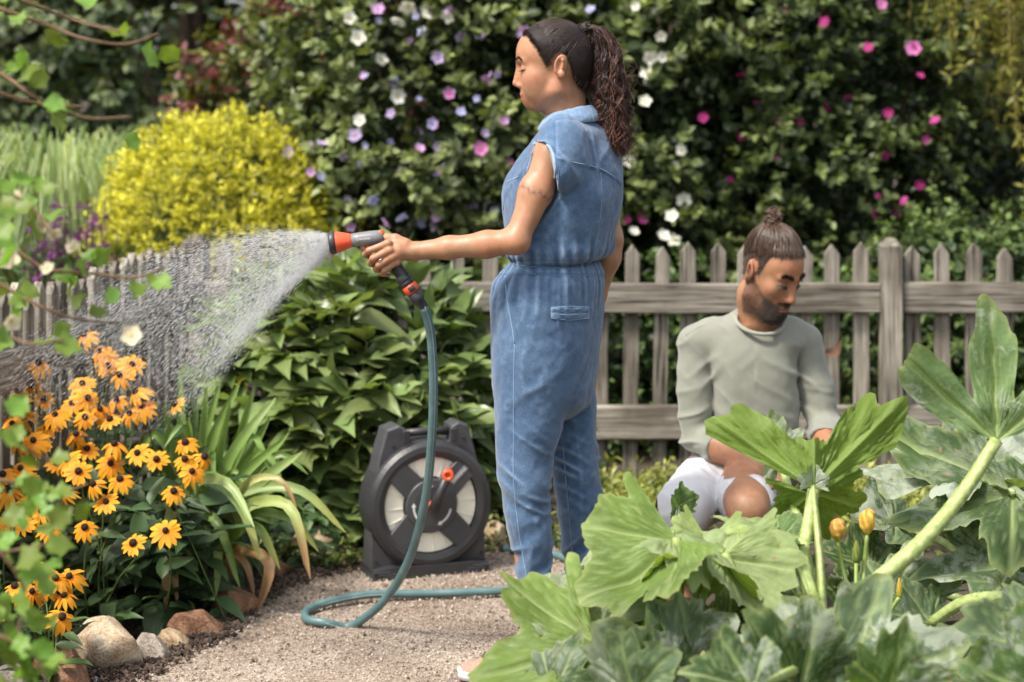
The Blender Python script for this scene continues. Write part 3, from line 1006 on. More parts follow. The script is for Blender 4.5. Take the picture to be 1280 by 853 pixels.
# purple flower spires
for si, (sx, lab) in enumerate([(62, 'purple flower spikes of a tall perennial next to the striped grass'), (108, 'purple flower spikes of a perennial beside the yellow conifer')]):
    pp = empty('flowering_perennial', (fx(sx, 8.2), 8.2, 0), lab, 'flower plant')
    smb = MB()
    sb = np.array([fx(sx, 8.2), 8.2, 0])
    nf = 26
    for k in range(nf):
        top = sb + np.array([RNG.normal(0, 0.075), RNG.normal(0, 0.08), RNG.uniform(0.8, 1.2)])
        pth = smooth_path([sb + RNG.normal(0, 0.04, 3) * [1, 1, 0], (sb + top) / 2 + RNG.normal(0, 0.02, 3), top], 10)
        v, f = tube(pth, 0.0025, 4); smb.add(v, f, (0.10, 0.13, 0.05))
        fl = MB()
        n_ = 55
        t = RNG.uniform(0.62, 1.0, n_)
        q = pth[np.clip((t * 9).astype(int), 0, 9)] + RNG.normal(0, 0.008, (n_, 3)) + (top - pth[-2]) * 0.0
        fl.many(LEAF_S[0], LEAF_S[1], rand_basis(RNG.normal(size=(n_, 3)), RNG.normal(size=(n_, 3))), q, RNG.uniform(0.012, 0.022, n_), np.array([0.26, 0.07, 0.24]) * RNG.uniform(0.5, 1.5, (n_, 1)))
        fl.build('flower_spike', M_PETAL, pp, kind='stuff')
    n_ = 500
    q = sb + RNG.normal(0, 1, (n_, 3)) * [0.10, 0.09, 0] + np.array([0, 0, 1]) * RNG.uniform(0.05, 0.85, (n_, 1))
    smb.many(LEAF_N[0], LEAF_N[1], rand_basis(RNG.normal(size=(n_, 3)) + [0, 0, 0.4], RNG.normal(size=(n_, 3)) + [0, 0, 1]), q, RNG.uniform(0.05, 0.09, n_), np.array([0.06, 0.11, 0.03]) * RNG.uniform(0.6, 1.6, (n_, 1)))
    smb.build('foliage', M_HEDGE, pp, kind='stuff')

# maroon and green leaved shrub between conifer and hibiscus
ninebark, _ = shrub('purple_leaved_shrub', (fx(385, 10.4), 10.4, 1.05), (0.62, 0.55, 1.05), 700, 10, 0.19, 0.07, (0.05, 0.075, 0.02), (0.20, 0.20, 0.05),
                    'shrub with maroon and yellow green leaves above the yellow conifer', seed=47, gap=-0.2)
mmb = MB()
P, D = shell_points((fx(400, 10.3), 10.3, 1.1), (0.62, 0.55, 1.05), 130, 0.9, 1.04, 0.2, 48, 1.0, 0.0, True)
sprigs(mmb, P, D + [0, 0, 0.7], 9, 0.15, 0.065, (0.09, 0.018, 0.022), (0.17, 0.05, 0.045), LEAF_S)
mmb.build('young_leaves', M_HEDGE, ninebark, kind='stuff', label='dark maroon young leaves at the shoot tips')

# trees further back: the mass that closes the view
def back_tree(px, d, rx, rz, zc, n, cin, ctip, label, seed, lsize=0.10, gap=-0.3):
    c = (fx(px, d), d, zc)
    root = empty('background_tree', (c[0], c[1], 0), label, 'tree', 'trees closing the view')
    limbs = [((c[0], c[1], 0.5 + 0.3 * k), (c[0] + RNG.normal(0, rx * 0.5), c[1] + RNG.normal(0, 0.3), zc + RNG.uniform(0, rz * 0.6)), 0.05, 0.012) for k in range(5)]
    trunk_part(root, (c[0], c[1], -0.1), (c[0], c[1], zc + rz * 0.5), 0.11, 0.03, limbs)
    mb = MB()
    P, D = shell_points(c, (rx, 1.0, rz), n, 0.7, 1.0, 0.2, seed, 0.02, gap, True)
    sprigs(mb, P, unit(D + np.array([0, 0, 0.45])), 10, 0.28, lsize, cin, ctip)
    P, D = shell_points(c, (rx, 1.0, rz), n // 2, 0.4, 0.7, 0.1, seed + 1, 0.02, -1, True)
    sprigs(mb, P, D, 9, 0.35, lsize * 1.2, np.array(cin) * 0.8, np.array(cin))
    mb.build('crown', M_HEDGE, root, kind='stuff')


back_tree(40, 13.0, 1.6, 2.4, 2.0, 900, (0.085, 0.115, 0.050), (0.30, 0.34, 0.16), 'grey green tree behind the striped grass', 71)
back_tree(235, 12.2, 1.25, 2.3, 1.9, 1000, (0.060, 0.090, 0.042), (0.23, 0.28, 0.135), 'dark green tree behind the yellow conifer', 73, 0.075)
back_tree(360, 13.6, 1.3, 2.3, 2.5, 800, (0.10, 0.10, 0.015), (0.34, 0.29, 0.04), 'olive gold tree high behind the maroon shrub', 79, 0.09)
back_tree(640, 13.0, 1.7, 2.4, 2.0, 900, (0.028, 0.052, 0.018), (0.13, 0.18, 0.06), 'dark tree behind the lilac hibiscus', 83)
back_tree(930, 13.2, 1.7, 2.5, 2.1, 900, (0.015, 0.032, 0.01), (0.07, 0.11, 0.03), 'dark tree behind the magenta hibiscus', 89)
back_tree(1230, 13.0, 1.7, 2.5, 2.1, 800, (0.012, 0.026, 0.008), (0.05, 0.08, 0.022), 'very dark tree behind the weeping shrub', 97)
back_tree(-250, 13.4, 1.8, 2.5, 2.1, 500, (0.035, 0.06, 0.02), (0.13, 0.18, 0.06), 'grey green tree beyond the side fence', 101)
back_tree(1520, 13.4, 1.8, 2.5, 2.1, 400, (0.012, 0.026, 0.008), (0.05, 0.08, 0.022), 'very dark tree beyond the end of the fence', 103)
# far hedge bank that closes every gap
hb = MB()
n_ = 9000
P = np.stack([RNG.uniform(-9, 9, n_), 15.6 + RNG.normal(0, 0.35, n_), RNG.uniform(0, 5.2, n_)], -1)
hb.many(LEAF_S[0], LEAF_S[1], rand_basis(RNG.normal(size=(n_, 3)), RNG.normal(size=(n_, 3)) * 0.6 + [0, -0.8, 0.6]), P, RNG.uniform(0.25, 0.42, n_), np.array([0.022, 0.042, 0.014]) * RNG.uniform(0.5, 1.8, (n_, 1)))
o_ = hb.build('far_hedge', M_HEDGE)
set_props(o_, 'tall dark hedge far behind all the shrubs', 'hedge', kind='stuff')

# weeds along the fence foot
def weeds(name, boxes, label, c_in, c_tip, n, size=0.05):
    mb = MB()
    per = n // len(boxes)
    for (x0, x1, y0, y1, h) in boxes:
        P = np.stack([RNG.uniform(x0, x1, per), RNG.uniform(y0, y1, per), RNG.uniform(0.0, 0.04, per)], -1)
        D = RNG.normal(0, 0.5, (per, 3)) + [0, 0, 1]
        sprigs(mb, P, D, 9, h, size, c_in, c_tip, LEAF_N if size > 0.045 else LEAF_S, upness=0.6)
    o = mb.build(name, M_HEDGE)
    return set_props(o, label, 'weeds', kind='stuff')


weeds('weeds', [(fx(735, 6.9), fx(870, 6.9), 6.55, 7.25, 0.17)], 'yellow green weeds at the foot of the fence between woman and man', (0.08, 0.11, 0.02), (0.30, 0.32, 0.07), 330, 0.055)
weeds('weeds', [(fx(1040, 7.0), fx(1290, 7.0), 6.5, 7.2, 0.2)], 'yellow green weeds at the foot of the fence beside the post', (0.08, 0.12, 0.02), (0.34, 0.36, 0.08), 420, 0.05)
weeds('weeds', [(fx(440, 6.6), fx(700, 6.6), 6.35, 6.75, 0.07), (fx(590, 6.6), fx(660, 6.6), 6.5, 6.9, 0.16), (fx(340, 6.5), fx(450, 6.5), 6.2, 6.4, 0.05)], 'short weeds around the foot of the hose reel', (0.05, 0.08, 0.02), (0.20, 0.23, 0.06), 380, 0.03)
# ================================================================ PLANTS IN THE GARDEN
# ---- broad-leaved peony bush
M_PEONY = leaf_mat('peony leaves', base=(0.185, 0.24, 0.085), trans=0.28, rough=0.33, spec=0.5, objrand=True, hue=0.018, var=0.12, bump=0.15, bscale=30)
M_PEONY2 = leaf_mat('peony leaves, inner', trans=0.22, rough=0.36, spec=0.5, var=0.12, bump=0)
def lance(t): return np.clip(np.sin(np.pi * np.clip(t, 0, 1) ** 0.8), 0, 1) ** 0.85 * (1 - 0.25 * t)
PEO = []
for k in range(6):
    v, f = blade(0.128, 0.060, 6, 4, lance, fold=0.32, curl=0.16 + 0.07 * k, wave=0.05)
    v[:, 2] += 0.006 * np.sin(v[:, 1] * 55 + k) * np.abs(v[:, 0]) / 0.02
    v[:, 0] += 0.01 * (k % 3 - 1) * (v[:, 1] / 0.13) ** 2
    PEO.append((v, f))
PEO_ME = [mesh_data('leaf', v, f, M_PEONY) for v, f in PEO]
peony = empty('peony_bush', at(440, 690, 6.8) * [1, 1, 0], 'dense green broad-leaved peony bush behind the hose reel', 'bush')
pc = np.array([at(440, 0, 6.85)[0], 6.85, 0.36])
pr = np.array([0.50, 0.36, 0.535])
cl = []
nc = 215
while len(cl) < nc:
    d = unit(RNG.normal(size=3))
    if d[1] > 0.35 or d[2] < -0.62: continue
    rr = (1 + 0.13 * vnoise(np.array([d * 3.0 + 2]))[0]) * RNG.uniform(0.78, 1.03)
    p = pc + d * pr * rr
    if p[2] < 0.05: continue
    cl.append((p, d))
leaves = []
stems = MB()
for p, d in cl:
    out = unit(d * [1, 1, 0.5] + np.array([0, 0, 0.25]) + RNG.normal(0, 0.2, 3))
    side = unit(np.cross(out, [0, 0, 1.0]))
    k5 = int(RNG.integers(4, 7))
    up = unit(np.array([0, -0.2, 1.0]) + d * 0.45 + RNG.normal(0, 0.15, 3))
    for q in range(k5):
        a = (q / (k5 - 1) - 0.5) * 2.3 + RNG.normal(0, 0.12)
        al = unit(out * math.cos(a) + side * math.sin(a) + np.array([0, 0, RNG.normal(0.05, 0.18)]))
        base = p + al * 0.012 - out * 0.02 * abs(a)
        leaves.append((base, al, unit(up + RNG.normal(0, 0.25, 3)), RNG.uniform(0.9, 1.5)))
    root_p = np.array([pc[0] + RNG.normal(0, 0.08), pc[1] + RNG.normal(0, 0.06), 0.0])
    v, f = tube(smooth_path([root_p, root_p * 0.4 + p * 0.6 + np.array([0, 0, 0.10]), p], 9), np.linspace(0.005, 0.0025, 9), 5)
    stems.add(v, f)
# tall shoots that stand above the dome
for (x, y) in [(425, 340), (505, 345), (460, 350), (395, 365), (540, 360), (575, 372), (600, 400), (350, 390), (310, 430)]:
    p = at(x, y + 22, 6.8 + RNG.normal(0, 0.06))
    for q in range(6):
        a = RNG.uniform(-1.1, 1.1)
        al = unit(np.array([math.sin(a), RNG.normal(-0.1, 0.3), math.cos(a) * 0.9 + 0.1]))
        leaves.append((p + RNG.normal(0, 0.012, 3), al, unit(np.array([RNG.normal(0, .3), -0.8, 0.5])), RNG.uniform(0.7, 1.05)))
    v, f = tube(smooth_path([pc * [1, 1, 0], (pc + p) / 2, p], 9), np.linspace(0.006, 0.003, 9), 5)
    stems.add(v, f)
stems.build('stems', plain('peony stems', (0.20, 0.22, 0.07), 0.5), peony, kind='stuff')
order = sorted(range(len(leaves)), key=lambda i: leaves[i][0][1] - 0.25 * leaves[i][0][2])
inner = MB()
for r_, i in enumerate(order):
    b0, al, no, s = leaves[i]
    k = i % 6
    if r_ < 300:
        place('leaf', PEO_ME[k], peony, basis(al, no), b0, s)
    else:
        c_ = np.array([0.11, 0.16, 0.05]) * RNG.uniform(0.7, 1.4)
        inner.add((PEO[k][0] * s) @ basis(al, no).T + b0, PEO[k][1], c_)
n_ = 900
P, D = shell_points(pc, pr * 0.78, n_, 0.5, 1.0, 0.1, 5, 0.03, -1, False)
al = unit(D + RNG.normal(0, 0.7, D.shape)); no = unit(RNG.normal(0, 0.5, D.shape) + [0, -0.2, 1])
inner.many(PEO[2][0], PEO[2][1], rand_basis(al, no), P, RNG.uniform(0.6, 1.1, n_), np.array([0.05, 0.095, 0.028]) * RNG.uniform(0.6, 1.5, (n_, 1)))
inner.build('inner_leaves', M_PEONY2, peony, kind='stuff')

# small things that peep out beside the bush
def daisy_mesh(R, npet, droop, seed, c0=(0.72, 0.24, 0.010), c1=(0.82, 0.41, 0.025)):
    r = np.random.default_rng(seed)
    mb = MB()
    for k in range(npet):
        a = 2 * math.pi * k / npet + r.normal(0, 0.10)
        L = R * r.uniform(0.85, 1.08)
        v, f = blade(L, R * 0.40, 5, 2, lambda t: np.clip(0.45 + t * 1.1, 0, 1) * np.sqrt(np.clip(1.02 - t ** 6, 0, 1)), fold=0.25, curl=droop * r.uniform(0.6, 1.5))
        t = np.clip(v[:, 1:2] / R, 0, 1)
        v = v + [0, R * 0.14, 0]
        v[:, 0] += 0.12 * R * (v[:, 1] / R) ** 2 * r.normal(0, 0.6)
        Rz = np.array([[math.cos(a), -math.sin(a), 0], [math.sin(a), math.cos(a), 0], [0, 0, 1]])
        mb.add(v @ Rz.T, f, (np.array(c0) * (1 - t) + np.array(c1) * t) * r.uniform(0.88, 1.08))
    return mb.data('flower', M_RAY)


M_RAY = leaf_mat('orange ray petals', trans=0.25, rough=0.55, spec=0.25, var=0.08, bump=0, tint=(1.1, 0.95, 0.6))
DAISY = [daisy_mesh(0.041, 12, 0.30, 1), daisy_mesh(0.041, 13, 0.55, 2), daisy_mesh(0.039, 11, 0.85, 3), daisy_mesh(0.040, 12, 1.15, 4)]
vv, ff = ICO3
cone_v = vv * [0.0125, 0.0125, 0.0115]; cone_v += 0.0006 * vnoise(vv * 9)[:, None] * vv; cone_v[:, 2] += 0.006
M_CONE = plain('dark brown seed cone', (0.022, 0.010, 0.008), 0.75, 0.3, 0.5, 300, bump=0.8, bscale=700)
CONE = mesh_data('flower_centre', cone_v, ff, M_CONE)

M_RLEAF = leaf_mat('coneflower leaves', trans=0.18, rough=0.5, spec=0.4, bump=0)
RUDL = blade(0.13, 0.052, 6, 4, lambda t: np.sin(np.pi * np.clip(t, 0, 1) ** 0.7) ** 0.9, fold=0.28, curl=0.35, wave=0.06)
M_STEM = plain('green hairy stem', (0.10, 0.14, 0.04), 0.6, 0.3)


def rudbeckia(label, flowers, base_px, dfun, fol_box, nfol, seed, size=1.0, group='clumps of orange coneflowers'):
    r = np.random.default_rng(seed)
    bx, by, bd = base_px
    base = at(bx, 0, bd) * [1, 1, 0]
    root = empty('coneflower_plant', base, label, 'flower plant', group)
    fol = MB()
    for (x, y) in flowers:
        d = dfun(x, y) + r.normal(0, 0.05)
        p = at(x, y, d)
        face = unit(np.array([r.normal(-0.05, 0.30), -0.62 + r.normal(0, 0.2), 0.75]))
        al = unit(np.cross(face, r.normal(size=3)))
        dk = int(np.clip(r.normal(1.4, 1.0), 0, 3))
        fl = place('flower', DAISY[dk], root, basis(al, face), p, size * r.uniform(0.68, 1.0))
        ce = place('flower_centre', CONE, None, basis(al, face), p, size * r.uniform(0.7, 0.92))
        wm = ce.matrix_basis.copy()
        ce.parent = fl; ce.matrix_parent_inverse = parent_inv(fl); ce.matrix_basis = wm
        foot = base + np.array([r.normal(0, 0.09), r.normal(0, 0.08), 0]) * 1.0 + (p - base) * [0.55, 0.55, 0]
        v, f = tube(smooth_path([foot, foot * 0.4 + p * 0.6 + r.normal(0, 0.015, 3), p - face * 0.03, p - face * 0.002], 12), np.linspace(0.003, 0.002, 12), 5)
        fol.add(v, f, (0.09, 0.13, 0.035))
        for q in range(4):
            t = r.uniform(0.1, 0.72)
            pp = foot * (1 - t) + p * t
            a = unit(np.array([r.normal(), r.normal() * 0.8 - 0.3, 0.35 + r.normal(0, 0.3)]))
            Rr = basis(a, np.array([0, -0.25, 1.0]) + r.normal(0, 0.3, 3))
            fol.add((RUDL[0] * r.uniform(0.5, 0.95) * (1.15 - 0.6 * t)) @ Rr.T + pp, RUDL[1], np.array([0.042, 0.078, 0.024]) * r.uniform(0.6, 1.7))
    x0, x1, y0, y1, z0, z1 = fol_box
    for k in range(nfol):
        pp = np.array([r.uniform(x0, x1), r.uniform(y0, y1), r.uniform(z0, z1)])
        a = unit(np.array([r.normal(), r.normal() * 0.8 - 0.4, r.normal(0.1, 0.4)]))
        Rr = basis(a, np.array([0, -0.35, 1.0]) + r.normal(0, 0.35, 3))
        fol.add((RUDL[0] * r.uniform(0.6, 1.2)) @ Rr.T + pp, RUDL[1], np.array([0.036, 0.068, 0.024]) * r.uniform(0.5, 1.9))
    fol.build('foliage', M_RLEAF, root, kind='stuff')
    return root


dF = lambda x, y: 5.42 + (640 - y) / 210 * 0.62
fX = [(12, 470), (48, 455), (35, 600), (12, 615), (52, 640), (98, 590), (30, 655), (62, 662), (150, 600), (6, 500)]
fA = [(64, 432), (106, 420), (165, 456), (135, 458), (132, 445), (103, 480), (146, 501), (170, 490), (162, 517), (178, 509), (109, 498), (150, 470), (125, 440)]
fB = [(40, 483), (25, 517), (69, 519), (106, 522), (138, 525), (95, 543), (109, 562), (143, 556), (138, 580), (172, 567), (117, 606), (133, 628), (80, 616), (34, 632), (106, 660), (167, 680), (26, 586), (85, 575), (24, 554), (53, 559), (4, 594), (8, 647), (42, 551), (60, 535), (15, 530), (90, 505), (55, 500), (125, 512), (20, 500), (70, 580)]
fC = [(220, 506), (196, 575), (232, 554), (231, 575), (255, 572), (217, 615), (207, 664), (240, 590)]
fD = [(19, 734), (28, 742), (48, 713), (69, 724), (87, 721), (80, 745), (77, 772), (40, 740), (60, 735), (-4, 766), (55, 718)]
rudbeckia('tall orange coneflowers at the back, veiled by the water spray', fA, (130, 760, 6.15), dF, (-1.38, -1.02, 6.0, 6.3, 0.05, 0.45), 90, 1)
rudbeckia('large clump of orange coneflowers with dark centres above the pale rock', fB + fX, (95, 790, 5.75), dF, (-1.45, -0.88, 5.5, 5.98, 0.03, 0.36), 300, 2)
rudbeckia('few orange coneflowers growing into the strap leaves', fC, (215, 780, 5.75), dF, (-1.02, -0.84, 5.6, 5.9, 0.03, 0.33), 110, 3)
rudbeckia('low nodding orange coneflowers in the bottom corner beside the rocks', fD, (40, 860, 5.05), lambda x, y: 5.0, (-1.34, -1.18, 5.0, 5.2, 0.0, 0.10), 12, 4, 0.95)
rudbeckia('single orange coneflower between the peony bush and the denim trousers', [(604, 441)], (606, 640, 6.95), lambda x, y: 6.95, (-0.12, -0.06, 6.9, 7.0, 0.05, 0.4), 8, 5, group='stray coneflowers')
rudbeckia('single orange coneflower behind the seat of the denim trousers', [(742, 478)], (748, 640, 6.9), lambda x, y: 6.9, (0.26, 0.32, 6.9, 7.0, 0.03, 0.2), 6, 6, size=0.7, group='stray coneflowers')

# ---- strap-leaved lily
lily = empty('strap_leaved_lily', at(265, 0, 6.05) * [1, 1, 0], 'clump of long strap leaves with browned tips between coneflowers and rocks', 'plant')


def strap_material():
    m = leaf_mat('strap leaves', trans=0.25, rough=0.4, spec=0.45, bump=0.0)
    return m


M_STRAP = strap_material()


def strap(pts, w, col, tipcol=None, tipfrac=0.15, nrm=(0.25, -1.0, 0.4), name='leaf'):
    P = smooth_path(pts, 18)
    T = np.gradient(P, axis=0); T = unit(T)
    S = unit(np.cross(T, np.array(nrm)))
    Nn = unit(np.cross(S, T))
    t = np.linspace(0, 1, 18)
    ww = w / 2 * np.clip(np.minimum(0.65 + t * 1.2, 1.0), 0, 1) * np.sqrt(np.clip(1.003 - t ** 3.2, 0, 1))
    V = np.stack([P - S * ww[:, None] + Nn * ww[:, None] * 0.45, P - S * ww[:, None] * 0.45 + Nn * ww[:, None] * 0.1, P, P + S * ww[:, None] * 0.45 + Nn * ww[:, None] * 0.1, P + S * ww[:, None] + Nn * ww[:, None] * 0.45], 1).reshape(-1, 3)
    i, j = np.meshgrid(np.arange(17), np.arange(4), indexing='ij')
    F = np.stack([i * 5 + j, i * 5 + j + 1, (i + 1) * 5 + j + 1, (i + 1) * 5 + j], -1).reshape(-1, 4)
    c = np.repeat(np.array(col)[None], 18, 0).astype(float)
    c *= (0.85 + 0.3 * t)[:, None]
    if tipcol is not None:
        e = np.clip((t - (1 - tipfrac)) / (tipfrac * 0.5), 0, 1)[:, None]
        c = c * (1 - e) + np.array(tipcol) * e
    obj(name, V, F, M_STRAP, lily, col=np.repeat(c, 5, 0))


GR, PALE, YEL, DRY = (0.15, 0.235, 0.06), (0.25, 0.33, 0.12), (0.36, 0.39, 0.12), (0.33, 0.20, 0.09)
B = lambda x, d: at(x, 0, d) * [1, 1, 0]
straps = [
    # (base px, base depth), mid..., tip points as (px,py,d), width, colour, tip colour
    ((235, 6.1), [(228, 560, 6.1), (224, 462, 6.1)], 0.036, GR, None),
    ((250, 6.1), [(262, 560, 6.05), (300, 478, 6.05)], 0.04, GR, None),
    ((255, 6.0), [(290, 570, 5.95), (345, 497, 5.95)], 0.042, GR, PALE),
    ((250, 6.1), [(250, 570, 6.1), (276, 474, 6.1)], 0.036, GR, None),
    ((262, 6.0), [(300, 600, 5.9), (352, 552, 5.85)], 0.04, GR, None),
    ((268, 6.0), [(318, 610, 5.85), (378, 565, 5.8)], 0.045, (0.17, 0.26, 0.08), PALE),
    ((258, 6.0), [(305, 615, 5.85), (372, 612, 5.8), (432, 666, 5.8)], 0.036, PALE, YEL),
    ((262, 5.95), [(318, 630, 5.8), (358, 632, 5.72), (388, 724, 5.65)], 0.04, (0.30, 0.36, 0.12), DRY),
    ((250, 5.95), [(270, 600, 5.75), (296, 625, 5.7), (326, 700, 5.65)], 0.042, PALE, YEL),
    ((246, 5.95), [(255, 600, 5.75), (280, 602, 5.7), (318, 660, 5.6)], 0.038, PALE, None),
    ((238, 5.9), [(222, 620, 5.7), (212, 660, 5.62), (207, 766, 5.58)], 0.045, YEL, DRY),
    ((240, 5.9), [(216, 640, 5.72), (216, 700, 5.62), (222, 755, 5.6)], 0.036, (0.3, 0.34, 0.1), DRY),
    ((265, 5.95), [(310, 690, 5.75), (335, 705, 5.68), (322, 765, 5.66)], 0.045, DRY, (0.20, 0.11, 0.05)),
    ((262, 5.95), [(296, 668, 5.8), (322, 660, 5.72), (350, 712, 5.7)], 0.036, GR, YEL),
    ((240, 5.95), [(245, 640, 5.8), (268, 650, 5.72), (300, 735, 5.66)], 0.034, GR, None),
    ((236, 6.1), [(212, 600, 6.05), (188, 548, 6.0)], 0.034, GR, None),
    ((244, 6.1), [(238, 590, 6.1), (246, 500, 6.15)], 0.034, (0.10, 0.17, 0.05), None),
    ((270, 6.1), [(310, 560, 6.1), (330, 505, 6.15)], 0.034, (0.10, 0.17, 0.05), None),
    ((275, 6.05), [(330, 640, 5.9), (372, 655, 5.85), (398, 690, 5.85)], 0.032, GR, YEL),
    ((262, 6.0), [(285, 640, 5.85), (315, 600, 5.8), (352, 602, 5.75), (372, 640, 5.72)], 0.03, (0.34, 0.34, 0.14), DRY),
    ((256, 5.95), [(262, 660, 5.75), (272, 690, 5.7), (270, 745, 5.66)], 0.036, (0.2, 0.27, 0.08), None),
    ((270, 5.95), [(282, 690, 5.78), (306, 705, 5.72), (318, 745, 5.7)], 0.03, DRY, (0.2, 0.11, 0.05)),
    ((258, 6.0), [(240, 560, 5.9), (228, 530, 5.85), (205, 560, 5.8)], 0.03, GR, None),
]
for k, (b, pts, w, c, tc) in enumerate(straps):
    b0 = B(*b) + np.array([RNG.normal(0, 0.01), RNG.normal(0, 0.02), 0.0])
    P = [b0] + [at(*p) for p in pts]
    strap(P, w, c, tc, 0.22, nrm=(RNG.normal(0.2, 0.3), -1, 0.5))
for (bx_, tx_, ty_) in [(240, 205, 500), (246, 258, 478), (252, 288, 500), (258, 318, 482), (262, 338, 520), (250, 236, 520), (266, 362, 540), (244, 215, 545), (256, 300, 540)]:
    strap([B(bx_, 6.05), at((bx_ + tx_) / 2 - 3, 600, 6.02), at(tx_, ty_, 6.0)], 0.034, np.array(GR) * RNG.uniform(0.8, 1.35), None, nrm=(RNG.normal(0.2, 0.4), -1, 0.3))
for k in range(16):
    a = RNG.uniform(-2.6, -0.3) if k % 2 else RNG.uniform(0, 6.28)
    d = np.array([math.cos(a), math.sin(a) * 0.6, 0])
    b0 = B(258, 6.02) + d * 0.04
    h = RNG.uniform(0.22, 0.5); l = RNG.uniform(0.10, 0.26)
    strap([b0, b0 + d * l * 0.35 + [0, 0, h * 0.75], b0 + d * l + [0, 0, h], b0 + d * (l + 0.08) + [0, 0, h * RNG.uniform(0.5, 1.0)]], RNG.uniform(0.026, 0.038), np.array(GR) * RNG.uniform(0.6, 1.3), None)

# ---- low dark foliage at the foot of the bed (fills behind the rocks)
fm = MB()
for k in range(260):
    pp = np.array([RNG.uniform(-1.25, -0.55), 0, RNG.uniform(0.02, 0.22)])
    pp[1] = 5.72 + (pp[0] + 1.25) * 0.75 + RNG.uniform(-0.03, 0.4)
    a = unit(np.array([RNG.normal(), RNG.normal() * 0.8 - 0.4, RNG.normal(0.2, 0.4)]))
    fm.add((RUDL[0] * RNG.uniform(0.35, 0.8)) @ basis(a, np.array([0, -0.3, 1.0]) + RNG.normal(0, 0.35, 3)).T + pp, RUDL[1], np.array([0.045, 0.085, 0.026]) * RNG.uniform(0.5, 1.8))
o_ = fm.build('ground_cover', M_RLEAF)
set_props(o_, 'low dark green leaves filling the flower bed behind the rocks', 'ground cover', kind='stuff')

# ---- near branches of a climbing shrub at the left edge (out of focus)
M_VINE = leaf_mat('bright vine leaves', base=(0.19, 0.30, 0.055), trans=0.42, rough=0.45, spec=0.35, objrand=True, hue=0.025, var=0.1, bump=0)
def vleaf(seed):
    r = np.random.default_rng(seed)
    v, f = blade(0.040, 0.036, 5, 4, lambda t: np.clip(np.sin(np.pi * np.clip(t, 0, 1) ** 0.6), 0, 1) ** 0.7 * (1 + 0.25 * np.sin(t * 14)), fold=0.25, curl=0.2 + 0.2 * r.random(), wave=0.12)
    return mesh_data('leaf', v, f, M_VINE)
VL = [vleaf(k) for k in range(5)]
vine = empty('climbing_shrub', (-1.35, 3.2, 0), 'out of focus leafy branches of a climbing shrub at the near edge', 'shrub')
M_VBR = plain('young brown branch', (0.16, 0.10, 0.055), 0.75, 0.3, 0.3, 80)
branches = [
    [(-60, -10), (20, 18), (60, 32), (110, 50), (160, 55), (198, 42)], [(-30, -30), (40, 5), (90, 24), (150, 40)],
    [(-60, 70), (0, 92), (45, 122), (105, 147), (165, 146)], [(-40, 105), (10, 120), (60, 132), (105, 133)],
    [(-60, 270), (10, 305), (52, 334), (115, 342), (178, 345), (205, 335)], [(-60, 320), (0, 355), (50, 383), (100, 400), (150, 404)],
    [(-60, 440), (0, 420), (40, 430), (80, 425)], [(-50, 700), (20, 688), (70, 678), (90, 672)], [(-50, 590), (20, 605), (70, 615), (110, 605)],
    [(-40, 520), (30, 560), (70, 580)], [(-50, 780), (10, 800), (50, 830), (60, 870)], [(-50, 640), (0, 690), (30, 740), (20, 800)], [(-50, 200), (0, 235), (40, 260), (70, 300)],
]
bd = [3.4, 3.3, 3.4, 3.4, 3.4, 3.4, 3.3, 3.3, 3.3, 3.2, 3.1, 3.1, 3.3]
dens = [6, 4, 7, 3, 10, 7, 5, 5, 5, 6, 10, 10, 10]
for b_, d_, nl_ in zip(branches, bd, dens):
    hub = np.array([-1.30, 2.7, 0.8])
    P = [at(x, y, d_ + RNG.normal(0, 0.02)) for x, y in b_]
    P = smooth_path(P, 26)
    v, f = tube(P, np.linspace(0.0045, 0.0018, 26), 6)
    obj('branch', v, f, M_VBR, vine)
    for k in range(nl_):
        t = RNG.uniform(0.25, 1.0)
        p = P[min(25, int(t * 25))]
        al = unit(np.array([RNG.normal(0.2, 0.7), RNG.normal(0, 0.5), RNG.normal(-0.1, 0.7)]))
        off = al * RNG.uniform(0.004, 0.035)
        place('leaf', VL[int(RNG.integers(5))], vine, basis(al, np.array([RNG.normal(0, .5), -0.7, 0.7])), p + off, RNG.uniform(0.7, 1.25))
# leafy mass lower left, plus upright main stems outside the frame
for k in range(4):
    x = -1.0 - 0.12 * k
    v, f = tube(smooth_path([(x - 0.3, 3.2, 0), (x - 0.15, 3.25, 0.7), (x - 0.12, 3.3, 1.3), (x - 0.1, 3.35, 1.75)], 14), np.linspace(0.012, 0.004, 14), 7)
    obj('branch', v, f, M_VBR, vine)
for k in range(60):
    y = 500 + 370 * RNG.random() ** 0.6 if k < 48 else RNG.uniform(180, 330)
    x = RNG.uniform(-30, 30 + (60 if y > 640 else 30) * RNG.random())
    p = at(x, y, RNG.uniform(3.1, 3.4))
    al = unit(np.array([RNG.normal(0.3, 0.7), RNG.normal(0, 0.5), RNG.normal(-0.2, 0.7)]))
    place('leaf', VL[int(RNG.integers(5))], vine, basis(al, np.array([RNG.normal(0, .5), -0.7, 0.7])), p, RNG.uniform(0.6, 1.2))
F_CREAM = flower_mesh('flower', 0.016, 5, (0.78, 0.70, 0.50), (0.6, 0.5, 0.2), 0.4, 1.0)
for (x, y) in [(16, 245), (20, 252), (52, 282), (64, 288), (68, 292), (10, 322), (92, 310), (60, 336), (6, 326), (165, 420), (14, 402)]:
    place('flower', F_CREAM, vine, basis(RNG.normal(size=3), (RNG.normal(0, .4), -1, 0.3)), at(x, y, 3.35), RNG.uniform(0.8, 1.25))
